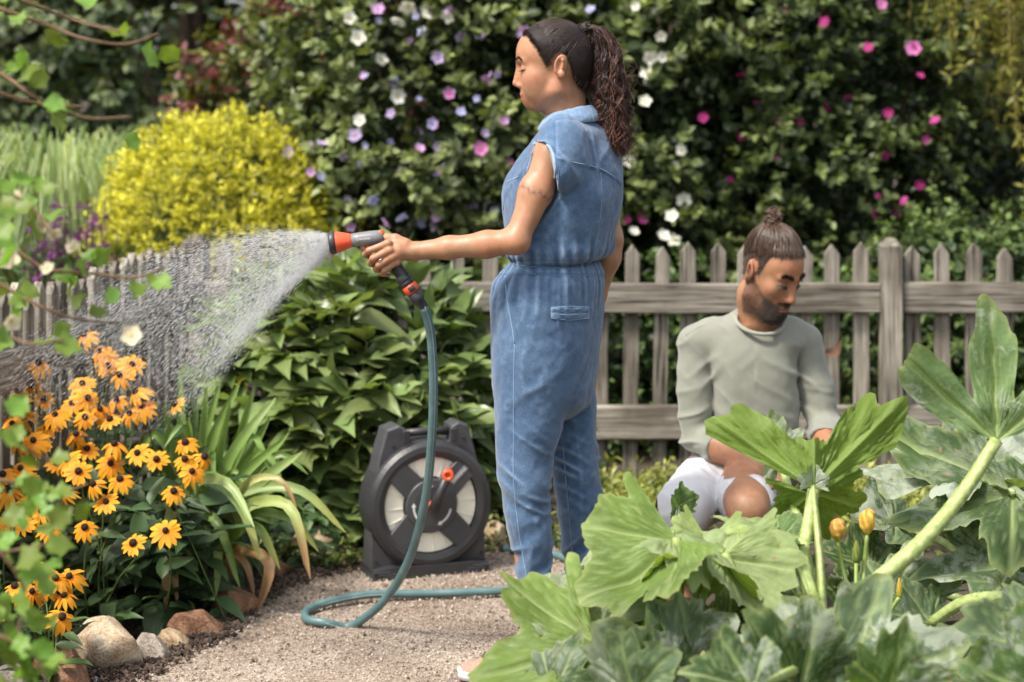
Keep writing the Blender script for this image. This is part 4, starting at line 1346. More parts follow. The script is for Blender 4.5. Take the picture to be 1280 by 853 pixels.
# ================================================================ HOSE REEL, HOSE, SPRAY GUN, WATER
M_BLACKP = plain('charcoal plastic', (0.030, 0.030, 0.033), 0.42, 0.5, 0.12, 30, bump=0.12, bscale=900)
M_DARKP = plain('dark grey plastic', (0.052, 0.052, 0.058), 0.45, 0.5, 0.12, 30, bump=0.12, bscale=900)
M_GREYP = plain('mid grey plastic', (0.17, 0.17, 0.18), 0.38, 0.5, 0.08, 30)
M_ORANGE = plain('orange red plastic', (0.72, 0.095, 0.030), 0.36, 0.5, 0.06, 30)
M_CREAM = plain('cream translucent plastic', (0.82, 0.80, 0.68), 0.45, 0.5, 0.07, 18)
M_WHITEP = plain('white print', (0.72, 0.72, 0.70), 0.6, 0.3, 0.03)

rp = ground_at(531, 724)
RA = math.radians(19)
RR = np.array([[math.cos(RA), -math.sin(RA), 0], [math.sin(RA), math.cos(RA), 0], [0, 0, 1]])
reel = empty('hose_reel', (rp[0], rp[1] + 0.06, 0), 'black hose reel with cream windows and orange crank on the gravel', 'hose reel')
RO = np.array([rp[0], rp[1] + 0.06, 0.012])
def rw(V): return np.asarray(V) @ RR.T + RO
def rpart(name, V, F, mat, parent=None, smooth=False): return obj(name, rw(V), F, mat, parent or reel, smooth)
HZ = 0.215                     # hub height
RAD = 0.196
TOY = np.array([[1, 0, 0], [0, 0, -1], [0, 1, 0]], float)     # lathe z axis -> local -y (towards the viewer)


def prism(poly, y0, y1, bev=0.004):
    """Polygon in xz, extruded from y0 (front) to y1 (back) with a small front chamfer."""
    p = np.asarray(poly, float); n = len(p)
    c = p.mean(0)
    q = p + (c - p) / np.linalg.norm(c - p, axis=1, keepdims=True) * bev
    V = np.concatenate([np.c_[q[:, 0], np.full(n, y0), q[:, 1]], np.c_[p[:, 0], np.full(n, y0 + bev), p[:, 1]], np.c_[p[:, 0], np.full(n, y1), p[:, 1]]])
    i = np.arange(n); j = (i + 1) % n
    F = [np.arange(n)[None], (np.arange(n)[::-1] + 2 * n)[None],
         np.stack([i + n, j + n, j, i], -1), np.stack([i + 2 * n, j + 2 * n, j + n, i + n], -1)]
    return V, F


def arc(r, a0, a1, n, cx=0.0, cz=HZ):
    a = np.radians(np.linspace(a0, a1, n))
    return np.stack([cx + r * np.cos(a), cz + r * np.sin(a)], -1)


# frame body: a foot that flares, two shoulders at the top
body = [(-0.186, 0.0), (0.186, 0.0), (0.184, 0.10), (0.176, 0.165), (0.172, 0.29), (0.150, 0.375), (0.128, 0.452), (0.098, 0.462), (0.075, 0.45), (0.072, 0.405),
        (-0.072, 0.405), (-0.075, 0.45), (-0.098, 0.462), (-0.135, 0.45), (-0.158, 0.375), (-0.176, 0.29), (-0.180, 0.165), (-0.185, 0.10)]
V, F = prism(body, -0.036, 0.052, 0.006); rpart('frame', V, F, M_DARKP)
# foot skirt with raised ribs
V, F = prism([(-0.190, -0.004), (0.190, -0.004), (0.186, 0.026), (0.13, 0.034), (-0.13, 0.034), (-0.186, 0.026)], -0.072, 0.080, 0.006); foot = rpart('foot', V, F, M_BLACKP)
for s in (-1, 1):
    for k in range(3):
        V, F = box_vf((s * (0.125 + 0.018 * k), -0.0735, 0.006 + 0.008 * k), (0.028, 0.002, 0.0022), bev=0.001)
        rpart('rib', V, F, M_DARKP, foot)
# drum rim, stepped disc
V, F = lathe([(0.001, 0.045), (0.150, 0.045), (0.150, 0.064), (0.168, 0.070), (0.184, 0.067), (RAD, 0.055), (RAD + 0.003, 0.038), (RAD + 0.003, -0.06), (0.001, -0.06)], 72, (0, 0, HZ), TOY)
rim = rpart('drum', V, F, M_BLACKP, smooth=False)
# cream windows between the four arms
for k, ac in enumerate((90, 180, 270, 0)):
    w0, w1 = 31, 36
    poly = np.concatenate([arc(0.087, ac - w0 * 0.9, ac + w0 * 0.9, 9), arc(0.147, ac + w1, ac - w1, 17)])
    n = len(poly)
    V, F = prism(poly, -0.052, -0.040, 0.002)
    wdw = rpart('window', V, F, M_CREAM)
    for a in (-18, 4, 22):                       # moulded radial ridges
        aa = math.radians(ac + a)
        R2 = np.array([[math.cos(aa), 0, -math.sin(aa)], [0, 1, 0], [math.sin(aa), 0, math.cos(aa)]])
        V, F = box_vf((0, 0, 0), (0.028, 0.0016, 0.0012), R2, 0.0006)
        rpart('ridge', V + [0.117 * math.cos(aa), -0.0532, HZ + 0.117 * math.sin(aa)], F, M_CREAM, wdw)
# four flat arms and hub
for k, ac in enumerate((45, 135, 225, 315)):
    a = math.radians(ac); d = np.array([math.cos(a), math.sin(a)]); s = np.array([-d[1], d[0]])
    poly = [d * 0.06 + s * 0.040, d * 0.165 + s * 0.036, d * 0.174 + s * 0.0, d * 0.165 - s * 0.036, d * 0.06 - s * 0.040]
    poly = np.array(poly)[::-1] + [0, HZ]
    V, F = prism(poly, -0.066, -0.042, 0.004); rpart('arm', V, F, M_DARKP)
V, F = lathe([(0.001, 0.073), (0.058, 0.073), (0.079, 0.070), (0.083, 0.064), (0.083, 0.04)], 48, (0, 0, HZ), TOY)
rpart('hub', V, F, M_DARKP)
V, F = lathe([(0.001, 0.086), (0.014, 0.086), (0.017, 0.083), (0.017, 0.07)], 20, (0, 0, HZ), TOY)
rpart('hub_cap', V, F, M_ORANGE)


def arc_arrow(a0, a1, r=0.060, w=0.006):
    A = arc(r + w / 2, a0, a1, 12); Bq = arc(r - w / 2, a0, a1, 12)
    V = np.concatenate([np.c_[A[:, 0], np.full(12, -0.0742), A[:, 1]], np.c_[Bq[:, 0], np.full(12, -0.0742), Bq[:, 1]]])
    i = np.arange(11)
    F = [np.stack([i, i + 1, i + 13, i + 12], -1)]
    a = math.radians(a1); tdir = np.array([-math.sin(a), math.cos(a)]) * np.sign(a1 - a0); rd = np.array([math.cos(a), math.sin(a)])
    c = np.array([0, HZ]) + rd * r
    tri = [c + rd * w * 1.3, c + tdir * w * 2.2, c - rd * w * 1.3]
    nv = len(V)
    V = np.concatenate([V, [[t[0], -0.0742, t[1]] for t in tri]])
    F.append(np.array([[nv, nv + 1, nv + 2]]))
    return V, F


for a0, a1 in ((-12, -62), (235, 180), (118, 100)):
    V, F = arc_arrow(a0, a1); rpart('printed_arrow', V, F, M_WHITEP)
# crank
cr_a = math.radians(66); cd = np.array([math.cos(cr_a), 0, math.sin(cr_a)])
V, F = tube([cd * -0.012 + [0, -0.088, HZ], cd * 0.05 + [0, -0.094, HZ], cd * 0.118 + [0, -0.096, HZ]], [0.017, 0.014, 0.013], 12); crank = rpart('crank', V, F, M_BLACKP, smooth=True)
kn = cd * 0.118 + np.array([0, -0.10, HZ])
V, F = lathe([(0.001, 0), (0.012, 0.0), (0.0125, 0.03), (0.016, 0.055), (0.0175, 0.066), (0.015, 0.07), (0.008, 0.070), (0.008, 0.060), (0.001, 0.060)], 20, kn + [0, 0.012, 0], TOY @ np.array([[1, 0, 0.35], [0, 1, 0], [-0.35, 0, 1]]).T)
rpart('crank_knob', V, F, M_ORANGE, crank, smooth=True)
# carrying handle between the shoulders
V, F = tube(np.array([[-0.085, 0.0, 0.430], [0.0, 0.0, 0.434], [0.085, 0.0, 0.430]]), 0.0125, 12); rpart('carry_handle', V, F, M_BLACKP, smooth=True)
for s in (-1, 1):
    V, F = box_vf((s * 0.077, -0.053, 0.428), (0.011, 0.005, 0.020), bev=0.003); rpart('handle_socket', V, F, M_BLACKP)
for (x, z) in [(-0.115, 0.40), (0.112, 0.415), (-0.186, 0.24), (0.183, 0.265), (0.178, 0.15), (-0.18, 0.13), (0.172, 0.05), (-0.172, 0.05)]:
    yy = -0.037
    if abs(x) > 0.17: yy = -0.037 if z < 0.07 else -0.037
    V, F = lathe([(0.001, 0.002), (0.0045, 0.002), (0.0055, 0)], 12, (x, yy, z), TOY); rpart('screw', V, F, M_BLACKP)


def text_part(name, txt, size, mat, parent, R, t, extrude=0.0004):
    cu = bpy.data.curves.new(name, 'FONT'); cu.body = txt; cu.size = size; cu.extrude = extrude; cu.align_x = 'CENTER'; cu.align_y = 'CENTER'
    o = bpy.data.objects.new(name, cu); COL.objects.link(o)
    dg = bpy.context.evaluated_depsgraph_get(); dg.update()
    me = bpy.data.meshes.new_from_object(o.evaluated_get(dg))
    bpy.data.objects.remove(o)
    me.materials.clear(); me.materials.append(mat)
    return place(name, me, parent, R, t)


# maker's name on the upper right arm: letters run up the arm
a45 = math.radians(45)
tx = np.array([math.cos(a45), 0, math.sin(a45)]); ty = np.array([-math.sin(a45), 0, math.cos(a45)]); tz = np.cross(tx, ty)
Rt = np.stack([RR @ tx, RR @ ty, RR @ tz], 1)
V, F = box_vf((0, 0, 0), (0.034, 0.009, 0.0006), np.stack([tx, ty, tz], 1), 0.0003)
lab = rpart('name_plate', V + np.array([0.125 * tx[0], -0.0668, HZ + 0.125 * tx[2]]), F, M_GREYP)
text_part('lettering', 'GARDENA', 0.0125, M_WHITEP, reel, Rt, rw(np.array([0.125 * tx[0], -0.0680, HZ + 0.125 * tx[2]])))

# ---------------------------------------------------------------- spray gun
GD = 5.07
gun = empty('spray_gun', at(480, 320, GD), 'grey and orange garden spray gun held in the hand', 'spray gun')
def g(px, py, dd=0.0): return at(px, py, GD + dd)
ax = unit(g(468, 297.5) - g(412, 304))                # barrel axis, pointing back to the grip
Rb = np.stack([np.cross(np.array([0, 1.0, 0]), ax), np.array([0, 1.0, 0]), ax], 1)
Rb[:, 0] = unit(Rb[:, 0])
px_m = GD / FPX
o0 = g(412, 304)
def along(s): return s * px_m
V, F = lathe([(0.001, 0.002), (0.024, 0.002), (0.0275, 0), (0.0295, 0.003), (0.0298, 0.013), (0.0278, 0.0165), (0.02, 0.0165)], 40, o0, Rb)
head = obj('spray_head', V, F, M_BLACKP, gun)
for k in range(30):                                    # little jets on the face
    r_ = (0.006, 0.013, 0.020)[k % 3]; a_ = k * 2.4
    V, F = lathe([(0.0001, -0.001), (0.001, -0.001), (0.0012, 0.002)], 6, o0 + Rb @ np.array([r_ * math.cos(a_), r_ * math.sin(a_), 0.0015]), Rb)
    obj('jet', V, F, M_GREYP, head)
V, F = lathe([(0.0272, 0.0167), (0.0272, 0.02), (0.0235, 0.035), (0.0190, 0.05), (0.0172, 0.0565), (0.0165, 0.057)], 40, o0, Rb)
obj('head_collar', V, F, M_ORANGE, gun)
V, F = lathe([(0.0155, 0.0565), (0.0172, 0.0575), (0.0182, 0.075), (0.0190, 0.105), (0.0185, 0.122), (0.0150, 0.134), (0.008, 0.139), (0.001, 0.140)], 36, o0, Rb)
obj('barrel', V, F, M_GREYP, gun)
# grip: swept tube with changing radius
gp = smooth_path([g(472, 297), g(479, 306), g(488, 322), g(498, 338), g(505, 347)], 20)
V, F = tube(gp, np.interp(np.linspace(0, 1, 20), [0, .2, .5, .8, 1], [0.0165, 0.0165, 0.0155, 0.0165, 0.0175]), 20)
obj('grip', V, F, M_BLACKP, gun)
V, F = box_vf(g(476, 292.5), (0.010, 0.009, 0.008), Rb, 0.004); obj('flow_button', V, F, M_ORANGE, gun)
tp = smooth_path([g(455, 309), g(460, 316), g(468, 326), g(478, 338)], 10)
V, F = tube(tp, 0.0055, 10); obj('trigger', V, F, M_ORANGE, gun)
hd = unit(g(530, 384) - g(503, 346)); Rh = np.stack([unit(np.cross([0, 1.0, 0], hd)), [0, 1.0, 0], hd], 1)
c0 = g(502, 345)
for nm, mat_, prof in [('grip_end', M_DARKP, [(0.014, -0.004), (0.0185, 0), (0.0192, 0.012), (0.0185, 0.0155), (0.015, 0.016)]),
                       ('threaded_ring', M_BLACKP, [(0.015, 0.0155), (0.0195, 0.017), (0.0198, 0.027), (0.0165, 0.029)]),
                       ('quick_connector', M_ORANGE, [(0.0165, 0.0285), (0.0198, 0.0295), (0.0202, 0.040), (0.0192, 0.050), (0.0165, 0.0515)]),
                       ('hose_nut', M_BLACKP, [(0.014, 0.051), (0.0172, 0.0525), (0.0175, 0.062), (0.0182, 0.064), (0.0185, 0.074), (0.0165, 0.077), (0.0135, 0.079), (0.0118, 0.098), (0.0105, 0.101)])]:
    V, F = lathe(prof, 24, c0, Rh); obj(nm, V, F, mat_, gun)
V, F = box_vf(c0 + hd * 0.040 + np.array([0.004, -0.0195, 0.002]), (0.0085, 0.0025, 0.007), Rh, 0.002); obj('connector_pad', V, F, M_BLACKP, gun)
tx = -ax; tx = unit(np.array([tx[0] * -1, 0, tx[2] * -1])); tz = np.array([0, -1.0, 0]); ty = np.cross(tz, tx)
text_part('lettering', 'GARDENA', 0.0075, M_WHITEP, gun, np.stack([tx, ty, tz], 1), o0 + ax * 0.088 + np.array([0, -0.0187, 0.0015]), 0.0003)

# ---------------------------------------------------------------- hose
M_HOSE, nt_, b_ = new_mat('blue green hose')
tc_ = N(nt_, 'ShaderNodeTexCoord'); nz_ = N(nt_, 'ShaderNodeTexNoise', i_Scale=25.0, i_Detail=6.0)
nt_.links.new(tc_.outputs['Object'], nz_.inputs['Vector'])
nt_.links.new(ramp(nt_, nz_.outputs[0], [(0.3, (0.075, 0.140, 0.145)), (0.6, (0.105, 0.185, 0.190)), (0.75, (0.15, 0.225, 0.225))]), b_.inputs['Base Color'])
b_.inputs['Roughness'].default_value = 0.42
hose = empty('garden_hose', ground_at(400, 790), 'blue green garden hose hanging from the spray gun and looping on the gravel', 'hose')
zr = 0.0125 + 0.010
def gh(x, y): p = ground_at(x, y); p[2] = zr + 0.004; return p
hp = [c0 + hd * 0.095, at(536, 405, 5.09), at(541, 450, 5.12), at(541.5, 510, 5.16), at(539, 560, 5.2), at(534, 610, 5.25), at(525, 655, 5.3), at(511, 700, 5.38), at(490, 738, 5.46), at(463, 767, 5.53),
      at(432, 784, 5.575), gh(404, 790), gh(386, 787), gh(381, 780), gh(390, 771), gh(418, 764) + [0, 0, 0.004], gh(462, 758) + [0, 0, 0.008], gh(520, 754), gh(580, 752), gh(645, 748), gh(700, 735), gh(716, 715), gh(690, 703), gh(650, 699), gh(612, 690), ground_at(600, 684) * [1, 1, 0] + [-0.02, 0.03, 0.045]]
HPth = smooth_path(hp, 260)
V, F = tube(HPth, 0.0118, 14)
obj('hose_tube', V, F, M_HOSE, hose)
# printed stripe down the hose
st = HPth[:150] + np.array([0.0045, -0.0108, 0.0]) * 1.0
V, F = tube(st, 0.0013, 5); obj('stripe', V, F, plain('pale stripe', (0.30, 0.36, 0.36), 0.5), hose)

# ---------------------------------------------------------------- water
m_w, nt_, b_ = new_mat('water drops')
b_.inputs['Base Color'].default_value = (0.92, 0.93, 0.94, 1)
b_.inputs['Roughness'].default_value = 0.15
b_.inputs['IOR'].default_value = 1.33
trn_ = N(nt_, 'ShaderNodeBsdfTranslucent'); trn_.inputs[0].default_value = (0.92, 0.93, 0.94, 1)
tsp_ = N(nt_, 'ShaderNodeBsdfTransparent')
mx1 = N(nt_, 'ShaderNodeMixShader'); mx1.inputs[0].default_value = 0.6
nt_.links.new(b_.outputs[0], mx1.inputs[1]); nt_.links.new(trn_.outputs[0], mx1.inputs[2])
mx2 = N(nt_, 'ShaderNodeMixShader'); mx2.inputs[0].default_value = 0.30
nt_.links.new(mx1.outputs[0], mx2.inputs[1]); nt_.links.new(tsp_.outputs[0], mx2.inputs[2])
nt_.links.new(mx2.outputs[0], nt_.nodes['Material Output'].inputs['Surface'])
nd = 84000
axis = unit(np.array([-1.0, -0.04, -0.26]))
u1 = unit(np.cross(axis, [0, 0, 1.0])); u2 = np.cross(u1, axis)
hollow = RNG.random(nd) < 0.62
th = np.where(hollow, np.radians(21.5) + RNG.normal(0, math.radians(2.6), nd), np.radians(22) * np.sqrt(RNG.random(nd)))
ph = RNG.uniform(0, 2 * math.pi, nd)
low = RNG.random(nd) < 0.30
ph = np.where(low, -math.pi / 2 + RNG.normal(0, 0.5, nd), ph)
d0 = axis[None] * np.cos(th)[:, None] + (u1[None] * np.cos(ph)[:, None] + u2[None] * np.sin(ph)[:, None]) * np.sin(th)[:, None]
vel = d0 * (2.65 + RNG.normal(0, 0.10, nd))[:, None]
tt = RNG.random(nd) ** 1.05 * 0.30
face = o0 - ax * 0.001
p0 = face + (u1[None] * np.cos(ph)[:, None] + u2[None] * np.sin(ph)[:, None]) * (np.tan(th) * 0.055)[:, None]
g_ = np.array([0, 0, -9.81])
pos = p0 + vel * tt[:, None] + 0.5 * g_ * (tt ** 2)[:, None] + RNG.normal(0, 1, (nd, 3)) * (0.004 + 0.05 * tt)[:, None] * 0.35
vv_ = vel + g_ * tt[:, None]
keep = RNG.random(nd) < np.clip((pos[:, 2] - 0.66) / 0.24, 0, 1)      # the rest has already run into the plants
pos, vv_, tt = pos[keep], vv_[keep], tt[keep]
n_ = len(pos)
rad = 0.00016 + 0.00026 * RNG.random(n_) ** 2
ln = rad * RNG.uniform(8, 26, n_)
wmb = MB()
wmb.many(np.array([[1, 0, 0], [-0.5, 0, 0.87], [-0.5, 0, -0.87], [0, 1, 0], [0, -1, 0]], float), np.array([[0, 3, 1], [1, 3, 2], [2, 3, 0], [1, 4, 0], [2, 4, 1], [0, 4, 2]]), rand_basis(vv_ + RNG.normal(0, 0.04, vv_.shape), RNG.normal(size=(n_, 3))), pos, np.stack([rad, ln, rad], 1), np.ones((n_, 3)))
wo = wmb.build('water_spray', m_w)
set_props(wo, 'fan of fine water drops spraying from the gun over the coneflowers', 'water', kind='stuff')
# ================================================================ PEOPLE: smooth-blended solids turned into one continuous surface
class Field:
    def __init__(self, xs, ys, zs, far=0.08):
        self.ax = [np.asarray(a, np.float32) for a in (xs, ys, zs)]
        self.D = np.full([len(a) for a in self.ax], far, np.float32)

    def win(self, lo, hi):
        sl, cs = [], []
        for a, l, h in zip(self.ax, lo, hi):
            i0 = max(0, np.searchsorted(a, l) - 1); i1 = min(len(a), np.searchsorted(a, h) + 1)
            if i1 <= i0: return None, None
            sl.append(slice(i0, i1)); cs.append(a[i0:i1])
        return tuple(sl), (cs[0][:, None, None], cs[1][None, :, None], cs[2][None, None, :])

    def blend(self, sl, d, k, op):
        A = self.D[sl]
        if op == 'u':
            if k <= 0: self.D[sl] = np.minimum(A, d); return
            h = np.maximum(k - np.abs(A - d), 0) / k
            self.D[sl] = np.minimum(A, d) - h * h * k * 0.25
        elif op == 's':
            d = -d
            if k <= 0: self.D[sl] = np.maximum(A, d); return
            h = np.maximum(k - np.abs(A - d), 0) / k
            self.D[sl] = np.maximum(A, d) + h * h * k * 0.25
        elif op == 'i':
            self.D[sl] = np.maximum(A, d)

    def cone(self, a, b, ra, rb, k=0.01, op='u', flat=None):
        a, b = np.asarray(a, float), np.asarray(b, float)
        m = max(ra, rb) + k + 0.012
        sl, c = self.win(np.minimum(a, b) - m, np.maximum(a, b) + m)
        if sl is None: return self
        ab = b - a; L2 = max(ab @ ab, 1e-12)
        px, py, pz = c[0] - a[0], c[1] - a[1], c[2] - a[2]
        t = np.clip((px * ab[0] + py * ab[1] + pz * ab[2]) / L2, 0, 1)
        d = np.sqrt((px - t * ab[0]) ** 2 + (py - t * ab[1]) ** 2 + (pz - t * ab[2]) ** 2) - (ra + (rb - ra) * t)
        self.blend(sl, d, k, op); return self

    def chain(self, pts, rad, k=0.01, op='u'):
        for i in range(len(pts) - 1):
            self.cone(pts[i], pts[i + 1], rad[i], rad[i + 1], k, op)
        return self

    def ell(self, c, r, R=None, k=0.01, op='u'):
        c, r = np.asarray(c, float), np.asarray(r, float)
        R = np.eye(3) if R is None else np.asarray(R, float)       # columns: local axes in world
        ext = np.sqrt(((R * r[None, :]) ** 2).sum(1)) + k + 0.012
        sl, g = self.win(c - ext, c + ext)
        if sl is None: return self
        q = [g[0] - c[0], g[1] - c[1], g[2] - c[2]]
        k0 = 0; k1 = 0
        for i in range(3):
            l = q[0] * R[0, i] + q[1] * R[1, i] + q[2] * R[2, i]
            k0 = k0 + (l / r[i]) ** 2; k1 = k1 + (l / r[i] ** 2) ** 2
        k0 = np.sqrt(k0); k1 = np.sqrt(np.maximum(k1, 1e-9))
        self.blend(sl, (k0 * (k0 - 1) / k1).astype(np.float32), k, op); return self

    def loft(self, sec, k=0.01, op='u', rot=0.0, pw=2.0, n=60):
        """sec rows: z, cx, cy, a, b; ellipse axes turned by rot about z (scalar)."""
        S = np.array(sorted(sec), float)
        zz = np.linspace(S[0, 0], S[-1, 0], n)
        m = np.gradient(S, S[:, 0], axis=0)
        i = np.clip(np.searchsorted(S[:, 0], zz, 'right') - 1, 0, len(S) - 2)
        h = (S[i + 1, 0] - S[i, 0])[:, None]; t = ((zz - S[i, 0])[:, None]) / h
        Q = (2*t**3 - 3*t**2 + 1) * S[i] + (t**3 - 2*t**2 + t) * h * m[i] + (-2*t**3 + 3*t**2) * S[i+1] + (t**3 - t**2) * h * m[i+1]
        mx = max(Q[:, 3].max(), Q[:, 4].max()) + k + 0.015
        sl, g = self.win((Q[:, 1].min() - mx, Q[:, 2].min() - mx, S[0, 0] - 0.02), (Q[:, 1].max() + mx, Q[:, 2].max() + mx, S[-1, 0] + 0.02))
        z = g[2]
        f = lambda j: np.interp(z.ravel(), zz, Q[:, j]).reshape(z.shape)
        cx, cy, a, b = f(1), f(2), np.maximum(f(3), 0.004), np.maximum(f(4), 0.004)
        cr, sr = math.cos(rot), math.sin(rot)
        dx, dy = g[0] - cx, g[1] - cy
        u, v = dx * cr + dy * sr, -dx * sr + dy * cr
        if pw == 2.0:
            k0 = np.sqrt((u / a) ** 2 + (v / b) ** 2)
            k1 = np.sqrt((u / a ** 2) ** 2 + (v / b ** 2) ** 2)
            d = k0 * (k0 - 1) / np.maximum(k1, 1e-6)
        else:
            k0 = (np.abs(u / a) ** pw + np.abs(v / b) ** pw) ** (1 / pw)
            d = (k0 - 1) * np.minimum(a, b)
        d = np.maximum(d, np.maximum(S[0, 0] - z, z - S[-1, 0]))
        self.blend(sl, d.astype(np.float32), k, op); return self

    def half(self, p, n, lo=None, hi=None, op='i'):
        """Keep the side where (q-p).n <= 0 (inside a window if given)."""
        n = np.asarray(n, float) / np.linalg.norm(n)
        lo = [a[0] for a in self.ax] if lo is None else lo
        hi = [a[-1] for a in self.ax] if hi is None else hi
        sl, g = self.win(lo, hi)
        d = (g[0] - p[0]) * n[0] + (g[1] - p[1]) * n[1] + (g[2] - p[2]) * n[2]
        self.blend(sl, d.astype(np.float32), 0, op); return self

    def displace(self, fn, band=0.03):
        """fn(points (n,3)) -> outward displacement, applied near the surface."""
        idx = np.nonzero(np.abs(self.D) < band)
        P = np.stack([self.ax[k][idx[k]] for k in range(3)], -1)
        self.D[idx] -= fn(P).astype(np.float32)
        return self

    def mesh(self):
        D = self.D
        S = D < 0
        nx, ny, nz = D.shape
        cnt = np.zeros((nx - 1, ny - 1, nz - 1), np.uint8)
        for a in (0, 1):
            for b in (0, 1):
                for c in (0, 1):
                    cnt += S[a:nx - 1 + a, b:ny - 1 + b, c:nz - 1 + c]
        I, J, K = np.nonzero((cnt > 0) & (cnt < 8))
        vid = np.full(cnt.shape, -1, np.int32)
        vid[I, J, K] = np.arange(len(I))
        acc = np.zeros((len(I), 3), np.float64); num = np.zeros(len(I))
        corners = [(a, b, c) for a in (0, 1) for b in (0, 1) for c in (0, 1)]
        val = {q: D[I + q[0], J + q[1], K + q[2]] for q in corners}
        for q in corners:
            for axx in range(3):
                if q[axx]: continue
                q2 = list(q); q2[axx] = 1; q2 = tuple(q2)
                d0, d1 = val[q], val[q2]
                cr = (d0 < 0) != (d1 < 0)
                t = np.where(cr, d0 / np.where(cr, d0 - d1, 1), 0)
                for w in range(3):
                    acc[:, w] += np.where(cr, (t if w == axx else q[w]), 0)
                num += cr
        acc /= num[:, None]
        V = np.zeros((len(I), 3))
        for w, ind in enumerate((I, J, K)):
            a = self.ax[w].astype(np.float64)
            V[:, w] = a[ind] + acc[:, w] * (a[ind + 1] - a[ind])
        quads = []
        for axx in range(3):
            o = [slice(None)] * 3; o2 = [slice(None)] * 3
            o[axx] = slice(0, -1); o2[axx] = slice(1, None)
            s0, s1 = S[tuple(o)], S[tuple(o2)]
            e = np.array(np.nonzero(s0 != s1)).T
            u, v = (axx + 1) % 3, (axx + 2) % 3
            shp = np.array(D.shape)
            ok = (e[:, u] > 0) & (e[:, v] > 0) & (e[:, u] < shp[u] - 1) & (e[:, v] < shp[v] - 1)
            e = e[ok]
            inside = s0[e[:, 0], e[:, 1], e[:, 2]]
            def cell(du, dv):
                q = e.copy(); q[:, u] += du; q[:, v] += dv
                return vid[q[:, 0], q[:, 1], q[:, 2]]
            Q = np.stack([cell(-1, -1), cell(0, -1), cell(0, 0), cell(-1, 0)], -1)
            Q[~inside] = Q[~inside][:, ::-1]
            quads.append(Q)
        F = np.concatenate(quads)
        F = F[(F >= 0).all(1)]
        return V, F


def relax(V, F, it=2, lam=0.5, mask=None):
    """Laplacian smoothing of a quad mesh."""
    n = len(V)
    a = np.concatenate([F[:, 0], F[:, 1], F[:, 2], F[:, 3]]); b = np.concatenate([F[:, 1], F[:, 2], F[:, 3], F[:, 0]])
    deg = np.bincount(a, minlength=n) + np.bincount(b, minlength=n)
    for _ in range(it):
        s = np.zeros_like(V)
        for w in range(3):
            s[:, w] = np.bincount(a, V[b, w], n) + np.bincount(b, V[a, w], n)
        s /= np.maximum(deg, 1)[:, None]
        m = lam if mask is None else lam * mask[:, None]
        V = V + (s - V) * m
    return V


def axis_steps(*segs):
    """segs: (start, stop, step)... joined into one rectilinear axis."""
    out = []
    for a, b, h in segs:
        out.append(np.arange(a, b - h * 0.3, h))
    return np.concatenate(out + [[segs[-1][1]]])


def smoothstep(a, b, x):
    t = np.clip((x - a) / (b - a), 0, 1)
    return t * t * (3 - 2 * t)


